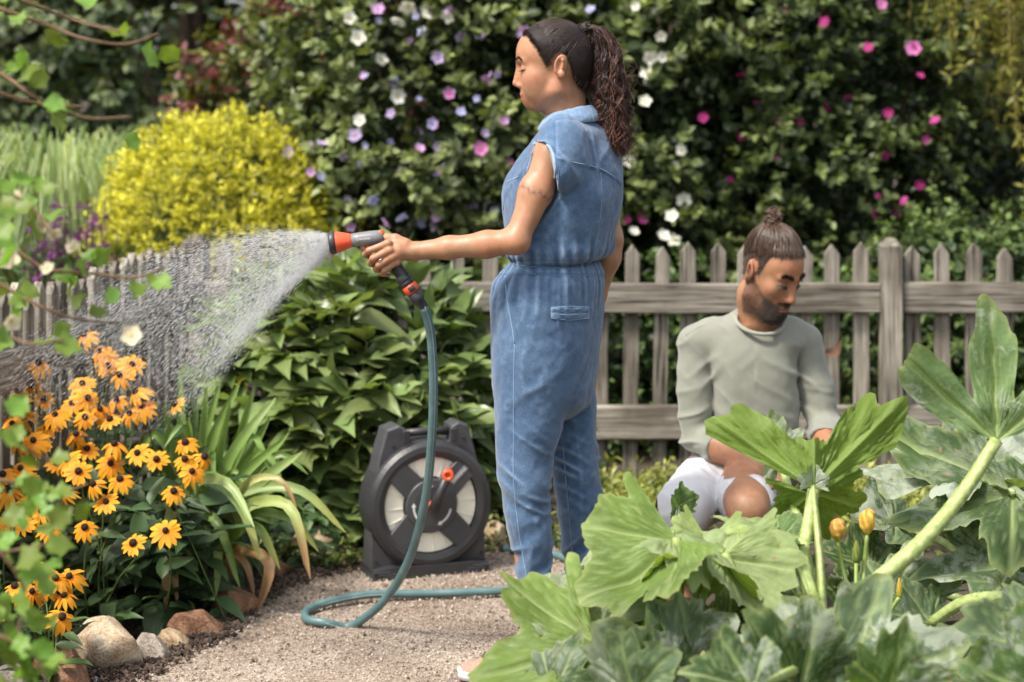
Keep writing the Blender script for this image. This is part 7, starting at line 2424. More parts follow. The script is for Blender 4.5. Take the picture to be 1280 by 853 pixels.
# neckband and seams
ring = []
for a in np.linspace(0, 2 * math.pi, 36):
    ring.append(nc + np.array([0.006, -0.022, 0.004]) + np.array([0.070 * math.cos(a), 0.070 * math.sin(a), 0.030 * math.sin(a) - 0.004 * math.cos(a)]))
ring[-1] = ring[0]
v, f = tube(smooth_path(ring, 90), 0.0062, 8, cap=False); obj('neckband', v, f, M_KNIT, sweater)
M_KSEAM = cloth_material('sage seam', (0.11, 0.115, 0.09), (0.155, 0.16, 0.13), (0.2, 0.205, 0.17), thread=900)
seam(fs, [(905, 396), (890, 404), (872, 410), (857, 420)], 0.0012, M_KSEAM, sweater, 'shoulder_seam')
seam(fs, [(884, 412), (886, 440), (887, 470)], 0.0012, M_KSEAM, sweater, 'shoulder_seam')
seam(fs, [(1000, 411), (1000, 440), (1000, 465)], 0.0012, M_KSEAM, sweater, 'shoulder_seam')

# ---------------------------------------------------------------- shorts
fp = Field(axis_steps((0.40, 0.86, 0.0050)), axis_steps((MD - 0.50, MD + 0.20, 0.007)), axis_steps((0.20, 0.50, 0.0050)))
hipL, hipR = mp_(928, 602, 0.03), mp_(888, 604, 0.03)
fp.ell(mp_(906, 606, 0.06), (0.155, 0.125, 0.095), None, 0.03)
endL = hipL * 0.27 + KL * 0.73; endR = hipR * -0.02 + KR * 1.02
fp.cone(hipL, endL + [0.004, 0, -0.004], 0.094, 0.081, 0.02)
fp.cone(hipR, endR + [0, 0, -0.002], 0.098, 0.078, 0.02)
def short_folds(P):
    x, y, z = P[:, 0], P[:, 1], P[:, 2]
    x, y, z = warp(P, 0.03, 7.0).T
    r1 = rdg(vnoise(np.stack([(x + y * 0.4) * 22, (y - x * 0.4) * 7, z * 9], -1), 23))
    r2 = rdg(vnoise(np.stack([x * 8, (y + z) * 20, z * 8], -1), 25))
    return 0.0075 * (r1 ** 2 - 0.45) + 0.0055 * (r2 ** 2.5 - 0.4) + 0.001 * vnoise(P * 45)
fp.displace(short_folds, 0.02)
uL, uR = unit(KL - hipL), unit(KR - hipR)
fp.half(endL + uL * 0.055, uL, lo=(endL[0] - 0.085, MD - 0.5, 0.2), hi=(endL[0] + 0.13, MD - 0.12, 0.5))
fp.cone(endL + uL * 0.085, KL + uL * 0.2, 0.0755, 0.077, 0, 's')
fp.cone(endR + uR * 0.02 + [0, 0, -0.10], endR + [0, 0, -0.3], 0.070, 0.07, 0, 's')
Vp, Fp = fp.mesh(); Vp = relax(Vp, Fp, 1, 0.4)
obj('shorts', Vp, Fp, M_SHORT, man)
M_SAND = plain('brown leather', (0.10, 0.045, 0.028), 0.6, 0.4, 0.25, 60)
for a_ in (aR, aL):
    shoe(np.array([a_[0] - 0.012, a_[1] - 0.185, 0]), np.array([a_[0], a_[1] + 0.075, 0]), 0.012, M_SAND, plain('dark rubber sole', (0.03, 0.025, 0.022), 0.8), man)

# ---------------------------------------------------------------- hair, swept back into a bun
fh = Field(axis_steps((0.64, 0.94, 0.0034)), axis_steps((MD - 0.22, MD + 0.10, 0.0040)), axis_steps((0.86, 1.16, 0.0034)))
hk = lambda c, r, k=0.012: fh.ell(HM.w(*c), np.array(r) * HM.kv, HM.R, k)
hk((0.010, 0, 0.034), (0.0970, 0.0765, 0.0950)); hk((0.054, 0, 0.044), (0.0585, 0.0600, 0.0580), 0.03)
X, Y, Z = np.meshgrid(*fh.ax, indexing='ij')
Lc = HM.loc(np.stack([X, Y, Z], -1).reshape(-1, 3)).reshape(*X.shape, 3)
hm_f = [-0.13, -0.06, -0.04, -0.02, 0.0, 0.02, 0.034, 0.05, 0.065, 0.085, 0.12]
hm_u = [0.0, 0.02, 0.040, 0.048, 0.050, 0.050, 0.050, 0.056, 0.062, 0.070, 0.076]
line = np.interp(Lc[..., 0], hm_f, hm_u) + 0.004 * vnoise(Lc.reshape(-1, 3) * [150, 80, 20]).reshape(X.shape)
fh.D += (0.0050 * (1 - smoothstep(0.0, 0.022, Lc[..., 2] - line))).astype(np.float32)
fh.D = np.maximum(fh.D, ((line - Lc[..., 2]) * 0.8).astype(np.float32))
fh.displace(lambda P: 0.0012 * vnoise(P * [90, 90, 40]), 0.012)
del X, Y, Z, Lc, line
v, f = fh.mesh(); v = relax(v, f, 1)
hairm = obj('hair', v, f, M_HAIR, man, col=np.array([0.060, 0.034, 0.022]) * (1 + 0.4 * vnoise(v * 120))[:, None])
bunL = np.array([-0.020, 0.0, 0.132])
def cap_pt(p):
    c = np.array([0.012, 0, 0.034]); d = unit(np.asarray(p) - c); best = 0
    for cc, r in (((0.010, 0, 0.034), (0.1000, 0.0795, 0.0980)), ((0.054, 0, 0.044), (0.0640, 0.0650, 0.0630))):
        o = (c - np.array(cc)) / np.array(r); q = d / np.array(r)
        a = (q * q).sum(-1); b = (q * o).sum(-1); e = (o * o).sum() - 1
        best = np.maximum(best, (-b + np.sqrt(np.maximum(b * b - a * e, 0))) / a)
    return c + d * best[..., None]
smb = MB()
for k in range(750):
    while True:
        st = cap_pt(np.array([0.012, 0, 0.034]) + unit(RNG.normal(size=3)))
        dl = st[2] - np.interp(st[0], hm_f, hm_u)
        if dl > -0.007 and RNG.random() < math.exp(-max(dl, 0) / 0.03) + 0.06: break
    en = bunL * [1, 1, 0.97] + RNG.normal(0, 0.007, 3)
    t = np.linspace(0, 1, 14)[:, None]
    P = cap_pt(st * (1 - t) + en * t + np.array([0, 0, 0.012]) * np.sin(t * math.pi)) + unit(st - np.array([0.012, 0, 0.034])) * 0.006 * np.sin(t * 3.1) * RNG.uniform(0.2, 1.3)
    P[-1] = en
    vv, ff = tube(HM.C + (P * HM.kv) @ HM.R.T, np.linspace(0.0011, 0.0014, 14), 3, cap=False)
    g = RNG.random()
    smb.add(vv, ff, np.array([0.018, 0.010, 0.007]) * (1 - g) + np.array([0.125, 0.070, 0.042]) * g)
smb.build('strands', M_HAIR, hairm, kind='stuff')
bmb = MB()
bc_ = HM.w(*(bunL + [-0.004, 0, 0.004]))
for k in range(110):
    n = 22
    a = np.linspace(0, RNG.uniform(3.5, 7.5), n) + RNG.uniform(0, 6.28)
    R_ = RNG.uniform(0.010, 0.024); tilt = RNG.normal(0, 0.6, 2)
    P = np.stack([np.cos(a) * R_, np.sin(a) * R_ * 0.9, np.sin(a * 0.5 + k) * 0.010 + np.cos(a) * R_ * tilt[0] + np.sin(a) * R_ * tilt[1]], -1) + RNG.normal(0, 0.0025, 3)
    vv, ff = tube(bc_ + P, 0.0013, 3, cap=False)
    g = RNG.random()
    bmb.add(vv, ff, np.array([0.035, 0.019, 0.013]) * (1 - g) + np.array([0.17, 0.10, 0.062]) * g)
for k in range(26):
    P = smooth_path([bc_, bc_ + RNG.normal(0, 0.012, 3) + [0, 0, 0.008], bc_ + RNG.normal(0, 0.016, 3) + [0, 0, 0.006]], 8)
    vv, ff = tube(P, 0.0009, 3, cap=False); bmb.add(vv, ff, (0.12, 0.07, 0.045))
bmb.build('hair_bun', M_HAIR, hairm, kind='stuff')

# ---------------------------------------------------------------- low stool under him
M_STOOL = wood_material('plain stool wood', (0.16, 0.10, 0.06), (0.28, 0.18, 0.11), (0.38, 0.26, 0.17), axis=0)
sc0 = mp_(906, 0, 0.07) * [1, 1, 0]
stool = empty('low_stool', sc0, 'low wooden stool under the seated man, hidden behind the marrow leaves', 'stool')
for k in range(3):
    V, F = box_vf(sc0 + [0, (k - 1) * 0.078, 0.262], (0.16, 0.037, 0.011), None, 0.004); obj('seat_slat', V, F, M_STOOL, stool, False)
for sx in (-1, 1):
    for sy in (-1, 1):
        V, F = tube([sc0 + [sx * 0.15, sy * 0.11, -0.005], sc0 + [sx * 0.12, sy * 0.085, 0.251]], 0.014, 8); obj('leg', V, F, M_STOOL, stool, False)
# ================================================================ COURGETTE PLANTS IN THE FOREGROUND
def courgette_material():
    m, nt, b = new_mat('courgette leaves')
    L = nt.links
    vc = N(nt, 'ShaderNodeVertexColor', layer_name='Col')
    tc = N(nt, 'ShaderNodeTexCoord'); oi = N(nt, 'ShaderNodeObjectInfo')
    ad = N(nt, 'ShaderNodeVectorMath', operation='ADD'); L.new(tc.outputs['Object'], ad.inputs[0])
    sc_ = N(nt, 'ShaderNodeVectorMath', operation='SCALE'); sc_.inputs[0].default_value = (9, 5, 3); L.new(oi.outputs['Random'], sc_.inputs['Scale']); L.new(sc_.outputs[0], ad.inputs[1])
    n1 = N(nt, 'ShaderNodeTexNoise', i_Scale=26.0, i_Detail=8.0, i_Roughness=0.75, i_Distortion=0.6); L.new(ad.outputs[0], n1.inputs['Vector'])
    n3 = N(nt, 'ShaderNodeTexNoise', i_Scale=7.0, i_Detail=3.0); L.new(ad.outputs[0], n3.inputs['Vector'])
    mu = N(nt, 'ShaderNodeMath', operation='MULTIPLY'); L.new(n1.outputs[0], mu.inputs[0]); L.new(n3.outputs[0], mu.inputs[1])
    mr = N(nt, 'ShaderNodeMapRange', i_From_Min=0.25, i_From_Max=0.31, i_To_Min=0.0, i_To_Max=0.66); L.new(mu.outputs[0], mr.inputs[0])
    al = N(nt, 'ShaderNodeMath', operation='MULTIPLY'); L.new(mr.outputs[0], al.inputs[0]); L.new(vc.outputs['Alpha'], al.inputs[1])
    mx = N(nt, 'ShaderNodeMix', data_type='RGBA'); L.new(al.outputs[0], mx.inputs[0]); L.new(vc.outputs[0], mx.inputs[6]); mx.inputs[7].default_value = (0.46, 0.50, 0.42, 1)
    sp = N(nt, 'ShaderNodeTexNoise', i_Scale=55.0, i_Detail=2.0); L.new(ad.outputs[0], sp.inputs['Vector'])
    sr = N(nt, 'ShaderNodeMapRange', i_From_Min=0.70, i_From_Max=0.74, i_To_Min=0.0, i_To_Max=0.8); L.new(sp.outputs[0], sr.inputs[0])
    sm = N(nt, 'ShaderNodeMix', data_type='RGBA'); L.new(sr.outputs[0], sm.inputs[0]); L.new(mx.outputs[2], sm.inputs[6]); sm.inputs[7].default_value = (0.28, 0.17, 0.10, 1)
    mx = sm
    # underside is paler and yellower than the top
    ge = N(nt, 'ShaderNodeNewGeometry')
    un = N(nt, 'ShaderNodeMix', data_type='RGBA'); L.new(ge.outputs['Backfacing'], un.inputs[0]); L.new(mx.outputs[2], un.inputs[6])
    uc = N(nt, 'ShaderNodeMix', data_type='RGBA'); uc.inputs[0].default_value = 0.70; L.new(vc.outputs[0], uc.inputs[6]); uc.inputs[7].default_value = (0.13, 0.20, 0.035, 1)
    L.new(uc.outputs[2], un.inputs[7])
    L.new(un.outputs[2], b.inputs['Base Color'])
    b.inputs['Roughness'].default_value = 0.62
    b.inputs['Specular IOR Level'].default_value = 0.3
    n2 = N(nt, 'ShaderNodeTexNoise', i_Scale=90.0, i_Detail=4.0); L.new(ad.outputs[0], n2.inputs['Vector'])
    bp = N(nt, 'ShaderNodeBump', i_Strength=0.5, i_Distance=0.004); L.new(n2.outputs[0], bp.inputs['Height']); L.new(bp.outputs[0], b.inputs['Normal'])
    tr = N(nt, 'ShaderNodeBsdfTranslucent')
    mt = N(nt, 'ShaderNodeMix', data_type='RGBA', blend_type='MULTIPLY'); mt.inputs[0].default_value = 1.0
    L.new(vc.outputs[0], mt.inputs[6]); mt.inputs[7].default_value = (1.35, 1.5, 0.35, 1); L.new(mt.outputs[2], tr.inputs[0])
    ms = N(nt, 'ShaderNodeMixShader'); ms.inputs[0].default_value = 0.30
    L.new(b.outputs[0], ms.inputs[1]); L.new(tr.outputs[0], ms.inputs[2]); L.new(ms.outputs[0], nt.nodes['Material Output'].inputs['Surface'])
    return m


M_CRG = courgette_material()
M_STALK, nt_, b_ = new_mat('pale ribbed stalk')
tc_ = N(nt_, 'ShaderNodeTexCoord'); nz_ = N(nt_, 'ShaderNodeTexNoise', i_Scale=60.0, i_Detail=5.0)
nt_.links.new(tc_.outputs['Object'], nz_.inputs['Vector'])
nt_.links.new(ramp(nt_, nz_.outputs[0], [(0.3, (0.20, 0.27, 0.075)), (0.55, (0.33, 0.40, 0.14)), (0.75, (0.42, 0.48, 0.22))]), b_.inputs['Base Color'])
b_.inputs['Roughness'].default_value = 0.5
bp_ = N(nt_, 'ShaderNodeBump', i_Strength=0.4, i_Distance=0.003); nt_.links.new(nz_.outputs[0], bp_.inputs['Height']); nt_.links.new(bp_.outputs[0], b_.inputs['Normal'])


M_BRISTLE = leaf_mat('pale bristles', trans=0.4, bump=0)


def courgette_leaf(R, fold, droop, seed, col, powder, deep=0.35, wave=0.06, spread=140, mid=1.0):
    r = np.random.default_rng(seed)
    nphi, nr = 96, 11
    phi = np.radians(np.linspace(-spread, spread, nphi))
    lobes = [(0, mid, 0.50), (0.92, 0.90, 0.46), (-0.92, 0.92, 0.46), (1.78, 0.74, 0.50), (-1.78, 0.72, 0.50), (2.4, 0.55, 0.4), (-2.4, 0.55, 0.4)]
    lobes = [(c + r.normal(0, 0.06), a * r.uniform(0.92, 1.06), w) for c, a, w in lobes]
    env = np.full(nphi, 0.0)
    for c, a, w in lobes:
        env = np.maximum(env, a * (1 - deep * np.clip(((phi - c) / w) ** 2, 0, 1.6)))
    env = np.maximum(env, 0.34)
    k = np.ones(5) / 5; env = np.convolve(np.pad(env, 2, 'edge'), k, 'valid')
    kn = np.radians(np.linspace(-142, 142, 76))
    env *= 1 + 0.115 * np.abs(np.sin(phi * 8 + seed)) + 0.04 * np.sin(phi * 19 + seed * 2) + np.interp(phi, kn, 0.035 * r.normal(0, 1, 76) - 0.16 * (r.random(76) < 0.04))
    t = np.linspace(0.02, 1, nr) ** 0.9
    Rr = env[:, None] * t[None, :]
    X, Y = Rr * np.sin(phi)[:, None], Rr * np.cos(phi)[:, None]
    Z = np.zeros_like(X)
    vein = np.zeros_like(X)
    for c, a, w in lobes[:5]:
        dist = X * math.cos(c) - Y * math.sin(c); alo = X * math.sin(c) + Y * math.cos(c)
        wv = np.exp(-(dist / (0.028 * (1.15 - 0.7 * np.clip(alo, 0, 1)))) ** 2) * (alo > -0.02)
        vein = np.maximum(vein, wv)
        # side veins branching off at an angle
        sd = np.abs(dist); ph = (alo - sd * 0.8) * 8.5
        sv = np.exp(-((ph - np.round(ph)) / 0.10) ** 2) * (alo > 0.08) * (sd < 0.34) * (np.abs(np.arctan2(dist, alo)) < 0.52)
        vein = np.maximum(vein, 0.62 * sv)
    Z += -0.055 * vein + 0.034 * vnoise(np.stack([X * 7, Y * 7, X * 0 + seed], -1))
    Z += wave * (Rr ** 2) * np.sin(phi * 5 + seed)[:, None] + wave * 0.5 * (Rr ** 3) * np.sin(phi * 9 + seed * 3)[:, None]
    Z += 0.05 * Rr ** 2 + wave * 1.2 * vnoise(np.stack([X * 2.2, Y * 2.2, X * 0 + seed + 5], -1)) * Rr
    a = math.radians(fold)
    ax_ = np.sqrt(X ** 2 + 0.0025) - 0.05
    X2 = np.sign(X) * np.abs(X) * math.cos(a); Z = Z + ax_ * math.sin(a)
    Z -= droop * np.sign(Y) * Y ** 2
    V = np.stack([X2, Y, Z], -1).reshape(-1, 3) * R
    i, j = np.meshgrid(np.arange(nphi - 1), np.arange(nr - 1), indexing='ij')
    F = np.stack([i * nr + j, (i + 1) * nr + j, (i + 1) * nr + j + 1, i * nr + j + 1], -1).reshape(-1, 4)
    C = np.array(col)[None] * (1 + 0.22 * vnoise(np.c_[V[:, :2] / R * 5, V[:, 2:] * 0 + seed]))[:, None]
    vv = vein.reshape(-1)[:, None] * 0.65
    C = C * (1 - vv) + np.array([0.36, 0.44, 0.19]) * vv
    edge = smoothstep(0.90, 1.0, np.repeat(t[None], nphi, 0).reshape(-1))[:, None] * 0.35
    C = C * (1 - edge) + np.array([0.33, 0.36, 0.13]) * edge
    return V, F, np.clip(C, 0.005, 1), powder


GREY, DARK, PALEL, YG, MID = (0.080, 0.125, 0.065), (0.034, 0.070, 0.021), (0.235, 0.30, 0.125), (0.16, 0.235, 0.04), (0.075, 0.135, 0.038)


def leaf_on_stalk(root, base, tip, nrm, R, fold, droop, seed, col, powder, stalk=None, r0=0.011, r1=0.008, deep=0.35, wave=0.06, spread=140, mid=1.0):
    b = np.array(base, float)
    V, F, C, pw = courgette_leaf(R, fold, droop, seed, col, powder, deep, wave, spread, mid)
    Bm = basis(tip, nrm)
    if stalk is not None:
        P = smooth_path(stalk + [b], 28)
        tt = np.linspace(0, 1, 28)
        seg = 14
        v, f = tube(P, np.interp(tt, [0, 0.1, 1], [r0 * 1.25, r0, r1]), seg)
        rib = np.tile(1 + 0.09 * np.cos(np.arange(seg) * 2 * math.pi / seg * 7), 28)
        v = np.repeat(P, seg, 0) + (v - np.repeat(P, seg, 0)) * rib[:, None]
        par = obj('leaf_stalk', v, f, M_STALK, root)
        if r0 > 0.013:
            nb = vert_normals(v, f[0])
            fuzz('bristles', v, nb, np.ones(len(v)), 900, 0.004, np.array([0, 0, 0.3]), 0.00028, (0.45, 0.5, 0.25), (0.6, 0.62, 0.4), M_BRISTLE, par)
    else:
        par = root
    me = mesh_data('leaf_blade', V, F, M_CRG, True, C)
    ca = me.color_attributes['Col']
    buf = np.ones((len(V), 4), np.float32); buf[:, :3] = C; buf[:, 3] = pw
    ca.data.foreach_set('color', buf.ravel())
    o = bpy.data.objects.new('leaf_blade', me); COL.objects.link(o)
    m4 = np.eye(4); m4[:3, :3] = Bm; m4[:3, 3] = b
    o.parent = par; o.matrix_parent_inverse = parent_inv(par)
    o.matrix_basis = Matrix([[float(q) for q in rr] for rr in m4])
    return o


ZK = 1.12
def az(px, py, d): return at(px, py, d * ZK)


def arch(c, b, up=0.10, out=0.5):
    c, b = np.array(c, float), np.array(b, float)
    return [c, c * (1 - out) + b * out + np.array([0, 0, up])]


# --- main plant
cm = az(1032, 822, 3.58)
plantA = empty('courgette_plant', cm * [1, 1, 0] + [0, 0, 0.36], 'courgette plant with two upright forked leaves and orange flower buds', 'vegetable plant', 'courgette plants')
def LF(plant, crown, base, tip, nrm, R, fold, droop, seed, col, pw, up=0.04, **kw):
    st = kw.pop('stalk', None)
    r0 = kw.pop('r0', 0.010); r1 = kw.pop('r1', 0.0075)
    return leaf_on_stalk(plant, az(*base), tip, nrm, R * ZK, fold, droop, seed, col, pw, st or arch(crown, az(*base), up), r0 * ZK, r1 * ZK, **kw)


LF(plantA, cm, (1246, 551, 3.72), (0.02, 0.28, 0.95), (-0.25, -0.92, 0.28), 0.235, 34, -0.10, 11, (0.13, 0.20, 0.085), 0.8, deep=0.75, spread=78, r0=0.0160, r1=0.0115,
   stalk=[az(1028, 828, 3.58), az(1040, 785, 3.56), az(1085, 738, 3.58), az(1150, 680, 3.62), az(1205, 615, 3.68)])
LF(plantA, cm, (1017, 612, 3.78), (0.02, 0.25, 0.95), (0.0, 0.95, -0.25), 0.265, 16, 0.0, 12, YG, 0.2, deep=0.45, spread=64, mid=0.26, r0=0.0160, r1=0.0105,
   stalk=[az(1034, 815, 3.60), az(1017, 755, 3.64), az(1004, 700, 3.70), az(1012, 650, 3.76)])
LF(plantA, cm, (1017, 615, 3.80), (0.25, 0.55, -0.80), (0.1, 0.80, 0.55), 0.120, 12, 0.1, 22, (0.12, 0.185, 0.035), 0.1, deep=0.4, spread=110, r0=0.008, r1=0.006)
LF(plantA, cm, (1016, 608, 3.775), (0.05, -0.05, 0.95), (0.1, -0.95, 0.1), 0.042, 24, 0.1, 23, (0.20, 0.25, 0.17), 0.9, deep=0.3, spread=100, r0=0.006, r1=0.004)
LF(plantA, cm, (975, 575, 3.98), (-0.25, 0.15, 0.92), (0.25, -0.80, 0.45), 0.085, 28, 0.05, 13, (0.17, 0.22, 0.14), 1.0)
LF(plantA, cm, (1000, 872, 3.30), (-0.48, -0.15, 0.72), (0.12, -0.88, 0.42), 0.170, 14, 0.10, 14, DARK, 0.45, deep=0.48, wave=0.11)
LF(plantA, cm, (1050, 868, 3.30), (0.88, -0.08, 0.32), (-0.14, -0.70, 0.70), 0.225, 10, 0.14, 15, GREY, 0.9, deep=0.48, wave=0.11)
LF(plantA, cm, (905, 692, 3.60), (0.50, -0.35, -0.75), (0.50, -0.70, 0.36), 0.155, 34, 0.1, 16, PALEL, 0.3, -0.06, deep=0.3, spread=100)
LF(plantA, cm, (1000, 745, 3.85), (-0.60, -0.2, 0.45), (0.2, -0.6, 0.75), 0.115, 18, 0.1, 17, GREY, 1.0)
LF(plantA, cm, (1115, 752, 4.00), (0.75, 0.1, 0.25), (-0.1, -0.55, 0.80), 0.140, 12, 0.15, 18, GREY, 1.0)
LF(plantA, cm, (975, 672, 3.75), (0.85, -0.20, 0.06), (0.0, -0.35, 0.92), 0.065, 22, 0.2, 19, MID, 0.2, deep=0.15, r0=0.006, r1=0.004)
LF(plantA, cm, (1112, 868, 3.15), (0.15, -0.25, 0.85), (0.1, -0.85, 0.45), 0.120, 16, 0.15, 20, MID, 0.7)
LF(plantA, cm, (958, 774, 3.60), (-0.9, 0.0, -0.15), (0, -0.45, 0.88), 0.085, 22, 0.2, 21, DARK, 0.5, stalk=[az(1032, 785, 3.6), az(1000, 772, 3.6)], r0=0.0125, r1=0.011)

# --- plant on the left, in front of the denim trouser hems
cl0 = az(850, 872, 3.55)
plantB = empty('courgette_plant', cl0 * [1, 1, 0] + [0, 0, 0.33], 'courgette plant with a big pale drooping leaf in front of the denim trousers', 'vegetable plant', 'courgette plants')
LF(plantB, cl0, (838, 664, 3.62), (0.88, -0.36, -0.20), (0.26, -0.08, 0.96), 0.195, -12, 0.28, 31, PALEL, 0.35, 0.03, deep=0.5, wave=0.11, spread=100)
LF(plantB, cl0, (846, 672, 3.57), (-0.72, -0.28, -0.60), (-0.52, -0.60, 0.56), 0.195, 24, 0.05, 32, (0.115, 0.18, 0.035), 0.08, 0.03, deep=0.34, wave=0.10, spread=100)
LF(plantB, cl0, (848, 668, 3.66), (-0.95, -0.22, -0.10), (-0.10, -0.04, 0.99), 0.175, -10, 0.28, 33, PALEL, 0.4, 0.03, deep=0.5, wave=0.10, spread=95)
LF(plantB, cl0, (918, 656, 3.70), (0.93, -0.22, -0.02), (0.05, -0.16, 0.97), 0.110, -14, 0.25, 34, PALEL, 0.2, 0.05, deep=0.24, r0=0.007, r1=0.005)
LF(plantB, cl0, (752, 778, 3.60), (-0.70, 0.30, 0.45), (0.15, -0.60, 0.76), 0.150, 12, 0.12, 35, (0.17, 0.22, 0.13), 1.0, deep=0.28, wave=0.09)
LF(plantB, cl0, (744, 800, 3.52), (-0.95, -0.18, -0.18), (-0.14, -0.66, 0.72), 0.215, 6, 0.08, 36, (0.12, 0.19, 0.03), 0.08, deep=0.45, wave=0.11, spread=96)
LF(plantB, cl0, (845, 876, 3.40), (-0.60, -0.12, 0.48), (0.05, -0.78, 0.62), 0.185, 16, 0.12, 37, DARK, 0.35, 0.0, deep=0.48, wave=0.11)
LF(plantB, cl0, (862, 838, 3.42), (-0.18, 0.05, 0.92), (0.35, -0.84, 0.30), 0.130, 22, 0.18, 38, GREY, 0.95, 0.0, deep=0.28, wave=0.09)
LF(plantB, cl0, (885, 676, 3.68), (-0.15, -0.45, -0.85), (-0.1, -0.85, 0.35), 0.100, 14, 0.1, 39, (0.28, 0.36, 0.12), 0.15, 0.03, deep=0.2, r0=0.007, r1=0.006)
LF(plantB, cl0, (912, 800, 3.75), (0.10, 0.0, 0.90), (-0.1, -0.9, 0.3), 0.095, 18, 0.2, 40, GREY, 1.0, 0.0)
LF(plantB, cl0, (848, 634, 3.86), (0.15, 0.05, 0.95), (0.6, -0.75, 0.1), 0.045, 20, 0.1, 41, MID, 0.1, 0.03, deep=0.2, r0=0.005, r1=0.003)
LF(plantB, cl0, (690, 868, 3.45), (0.55, -0.2, 0.15), (0, -0.7, 0.7), 0.110, 14, 0.2, 42, DARK, 0.4, 0.0)
LF(plantB, cl0, (800, 800, 3.72), (-0.4, 0.1, 0.6), (0.1, -0.75, 0.6), 0.110, 16, 0.15, 43, DARK, 0.3, 0.0)

# --- plant on the right, further back
cr0 = az(1262, 770, 4.05)
plantC = empty('courgette_plant', cr0 * [1, 1, 0] + [0, 0, 0.30], 'courgette plant with wide grey mildewed leaves at the right edge below the fence', 'vegetable plant', 'courgette plants')
LF(plantC, cr0, (1215, 585, 4.15), (-0.92, -0.20, 0.04), (0.05, -0.26, 0.95), 0.235, 6, 0.22, 51, (0.20, 0.245, 0.18), 1.0, 0.08, deep=0.70, wave=0.10, spread=110)
LF(plantC, cr0, (1225, 585, 4.20), (0.85, -0.30, 0.08), (0.05, -0.28, 0.95), 0.200, 8, 0.22, 52, (0.20, 0.245, 0.18), 1.0, 0.08, deep=0.70, wave=0.10, spread=110)
LF(plantC, cr0, (1265, 612, 4.02), (-0.90, -0.28, -0.24), (-0.28, -0.50, 0.80), 0.270, 12, 0.06, 53, (0.044, 0.080, 0.025), 0.30, 0.08, deep=0.55, wave=0.12, spread=100)
LF(plantC, cr0, (1262, 708, 3.95), (-0.93, -0.15, 0.04), (0.0, -0.50, 0.86), 0.185, 10, 0.15, 54, GREY, 1.0, 0.05, deep=0.48, wave=0.11)
LF(plantC, cr0, (1310, 812, 3.40), (-0.72, -0.1, 0.24), (-0.1, -0.65, 0.74), 0.150, 10, 0.15, 55, GREY, 1.0, 0.03, wave=0.09)
LF(plantC, cr0, (1300, 868, 3.25), (-0.65, -0.1, 0.36), (-0.1, -0.75, 0.6), 0.155, 10, 0.15, 56, MID, 0.8, 0.0, wave=0.09)
LF(plantC, cr0, (1310, 628, 4.1), (-0.40, -0.3, -0.70), (-0.3, -0.8, 0.4), 0.170, 14, 0.06, 57, DARK, 0.4, 0.08)
LF(plantC, cr0, (1165, 778, 3.85), (-0.7, -0.2, 0.25), (0.0, -0.65, 0.75), 0.110, 12, 0.15, 58, GREY, 1.0, stalk=[az(1310, 752, 3.75), az(1260, 748, 3.75), az(1210, 752, 3.8)], r0=0.0135, r1=0.010)
LF(plantC, cr0, (1120, 655, 4.3), (-0.5, -0.3, 0.25), (0.0, -0.55, 0.8), 0.120, 12, 0.2, 59, GREY, 0.9, 0.05)
LF(plantC, cr0, (1090, 712, 4.25), (-0.6, 0.0, 0.35), (0.1, -0.65, 0.7), 0.120, 12, 0.2, 60, DARK, 0.6, 0.0)
for k, (x, y, d) in enumerate([(1150, 790, 4.2), (1060, 770, 4.2), (960, 760, 4.15), (900, 850, 3.9), (1200, 840, 3.7), (940, 860, 3.0), (790, 868, 3.2), (1230, 720, 4.3), (650, 870, 3.6)]):
    c_ = (plantC, plantA, plantA, plantB, plantC, plantA, plantB, plantC, plantB)[k]
    cc = (cr0, cm, cm, cl0, cr0, cm, cl0, cr0, cl0)[k]
    leaf_on_stalk(c_, az(x, y, d), (RNG.normal(0, 0.7), -0.2, 0.35), (RNG.normal(0, 0.2), -0.7, 0.65), RNG.uniform(0.10, 0.14), 14, 0.2, 80 + k, DARK if k % 2 else GREY, 0.6, arch(cc, az(x, y, d), 0.0))

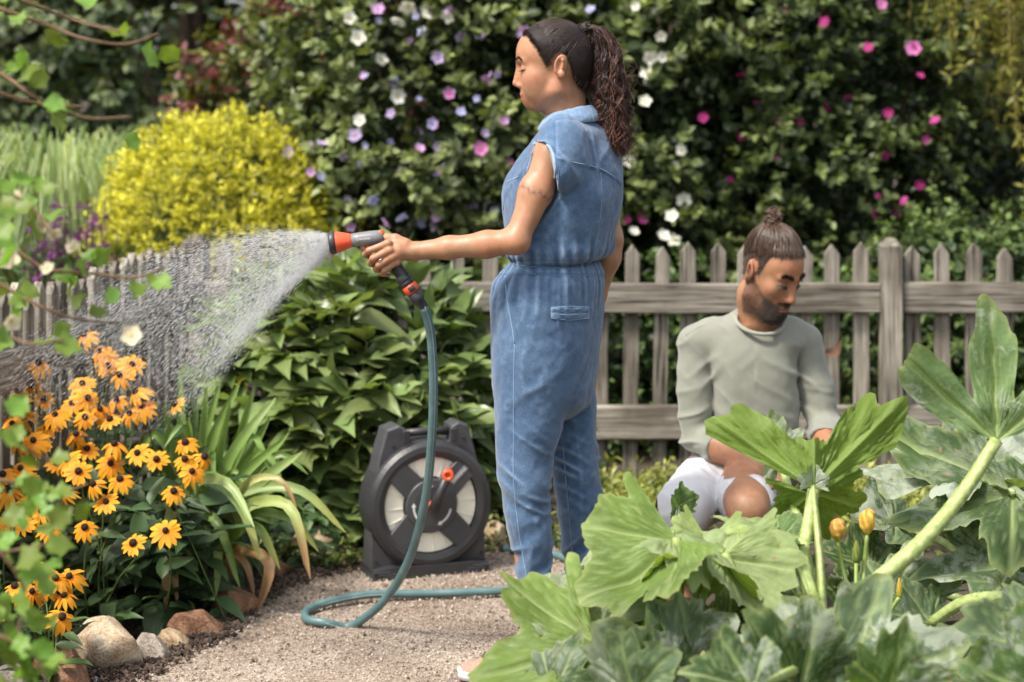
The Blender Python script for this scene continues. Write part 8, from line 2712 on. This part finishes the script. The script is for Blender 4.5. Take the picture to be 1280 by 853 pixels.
# --- flower buds on slim stems
M_FLOW = leaf_mat('orange courgette petals', trans=0.25, rough=0.55, spec=0.3, bump=0.3, bscale=120, tint=(1.0, 0.9, 0.6), var=0.1)
M_FSTEM = plain('green flower stem', (0.22, 0.30, 0.07), 0.5, 0.4, 0.15, 50)
def bud(px, py, d, w, h, c_lo, c_hi, stem, seed, name='flower', green=False):
    b0 = az(px, py, d)
    P = smooth_path([np.array(q) for q in stem] + [b0 - [0, 0, h * 0.5]], 20)
    v, f = tube(P, np.linspace(0.0055, 0.0042, 20), 9)
    st = obj('flower_stem', v, f, M_FSTEM, plantA)
    n, seg = 22, 30
    t = np.linspace(0, 1, n); a = np.linspace(0, 2 * math.pi, seg, endpoint=False)
    prof = np.interp(t, [0, .10, .3, .6, .85, .95, 1], [0.28, 0.50, 0.85, 1.0, 0.85, 0.55, 0.05] if not green else [0.5, 0.9, 1.0, 0.8, 0.45, 0.3, 0.05])
    A = a[None] + t[:, None] * 1.3
    rad = prof[:, None] * w * (1 + (0.16 if not green else 0.06) * np.cos(A * 5) * (0.3 + t[:, None]) + 0.10 * vnoise(np.stack([np.cos(A) * 3, np.sin(A) * 3, t[:, None] * 5 + seed + A * 0], -1)))
    V = np.stack([rad * np.cos(a)[None], rad * np.sin(a)[None], np.repeat((t * h - h * 0.5)[:, None], seg, 1) + 0.08 * h * vnoise(np.stack([np.cos(A) * 2, np.sin(A) * 2, A * 0 + seed], -1)) * t[:, None]], -1)
    i, j = np.meshgrid(np.arange(n - 1), np.arange(seg), indexing='ij'); j2 = (j + 1) % seg
    F = np.stack([i * seg + j, i * seg + j2, (i + 1) * seg + j2, (i + 1) * seg + j], -1).reshape(-1, 4)
    cc = np.array(c_lo) * (1 - t[:, None, None]) + np.array(c_hi) * t[:, None, None]
    cc = cc * (1 + 0.25 * np.cos(A * 5))[..., None]
    obj(name, V.reshape(-1, 3) + b0, F, M_FLOW, st, col=np.clip(cc.reshape(-1, 3), 0, 1))


sb_ = az(1068, 800, 3.66)
bud(1047, 663, 3.78, 0.0165, 0.046, (0.52, 0.42, 0.06), (0.72, 0.33, 0.10), [sb_, az(1062, 745, 3.74), az(1052, 705, 3.78)], 1)
bud(1084, 653, 3.80, 0.0165, 0.052, (0.62, 0.48, 0.06), (0.78, 0.40, 0.08), [sb_, az(1078, 740, 3.76), az(1081, 700, 3.80)], 2)
bud(1070, 690, 3.78, 0.0085, 0.046, (0.16, 0.22, 0.05), (0.26, 0.30, 0.06), [sb_, az(1070, 745, 3.74)], 3, 'flower_bud', True)
bud(1124, 735, 3.80, 0.006, 0.04, (0.45, 0.42, 0.06), (0.60, 0.40, 0.05), [az(1085, 800, 3.7), az(1112, 765, 3.8)], 4, 'flower_bud', True)
bud(879, 823, 3.42, 0.011, 0.028, (0.55, 0.50, 0.16), (0.70, 0.62, 0.30), [cl0, az(872, 842, 3.45)], 5, 'flower_bud', True)
bud(1014, 795, 3.50, 0.006, 0.038, (0.52, 0.45, 0.06), (0.62, 0.45, 0.05), [cm, az(1022, 818, 3.52)], 6, 'flower_bud', True)

# --- a dry curled leaf caught on the fence
v, f = blade(0.10, 0.045, 8, 4, fold=0.5, curl=-0.5, wave=0.2)
v[:, 0] += 0.02 * np.sin(v[:, 1] * 40)
dl = place('dry_leaf', mesh_data('dry_leaf', v, f, leaf_mat('dry brown leaf', base=(0.10, 0.055, 0.032), trans=0.05, rough=0.85, bump=0.5), True), None,
           basis((0.9, -0.1, 0.45), (-0.3, -0.9, 0.4)), at(1030, 442, 7.30), 0.9)
set_props(dl, 'curled brown dry leaf caught on a fence picket beside the man', 'leaf')
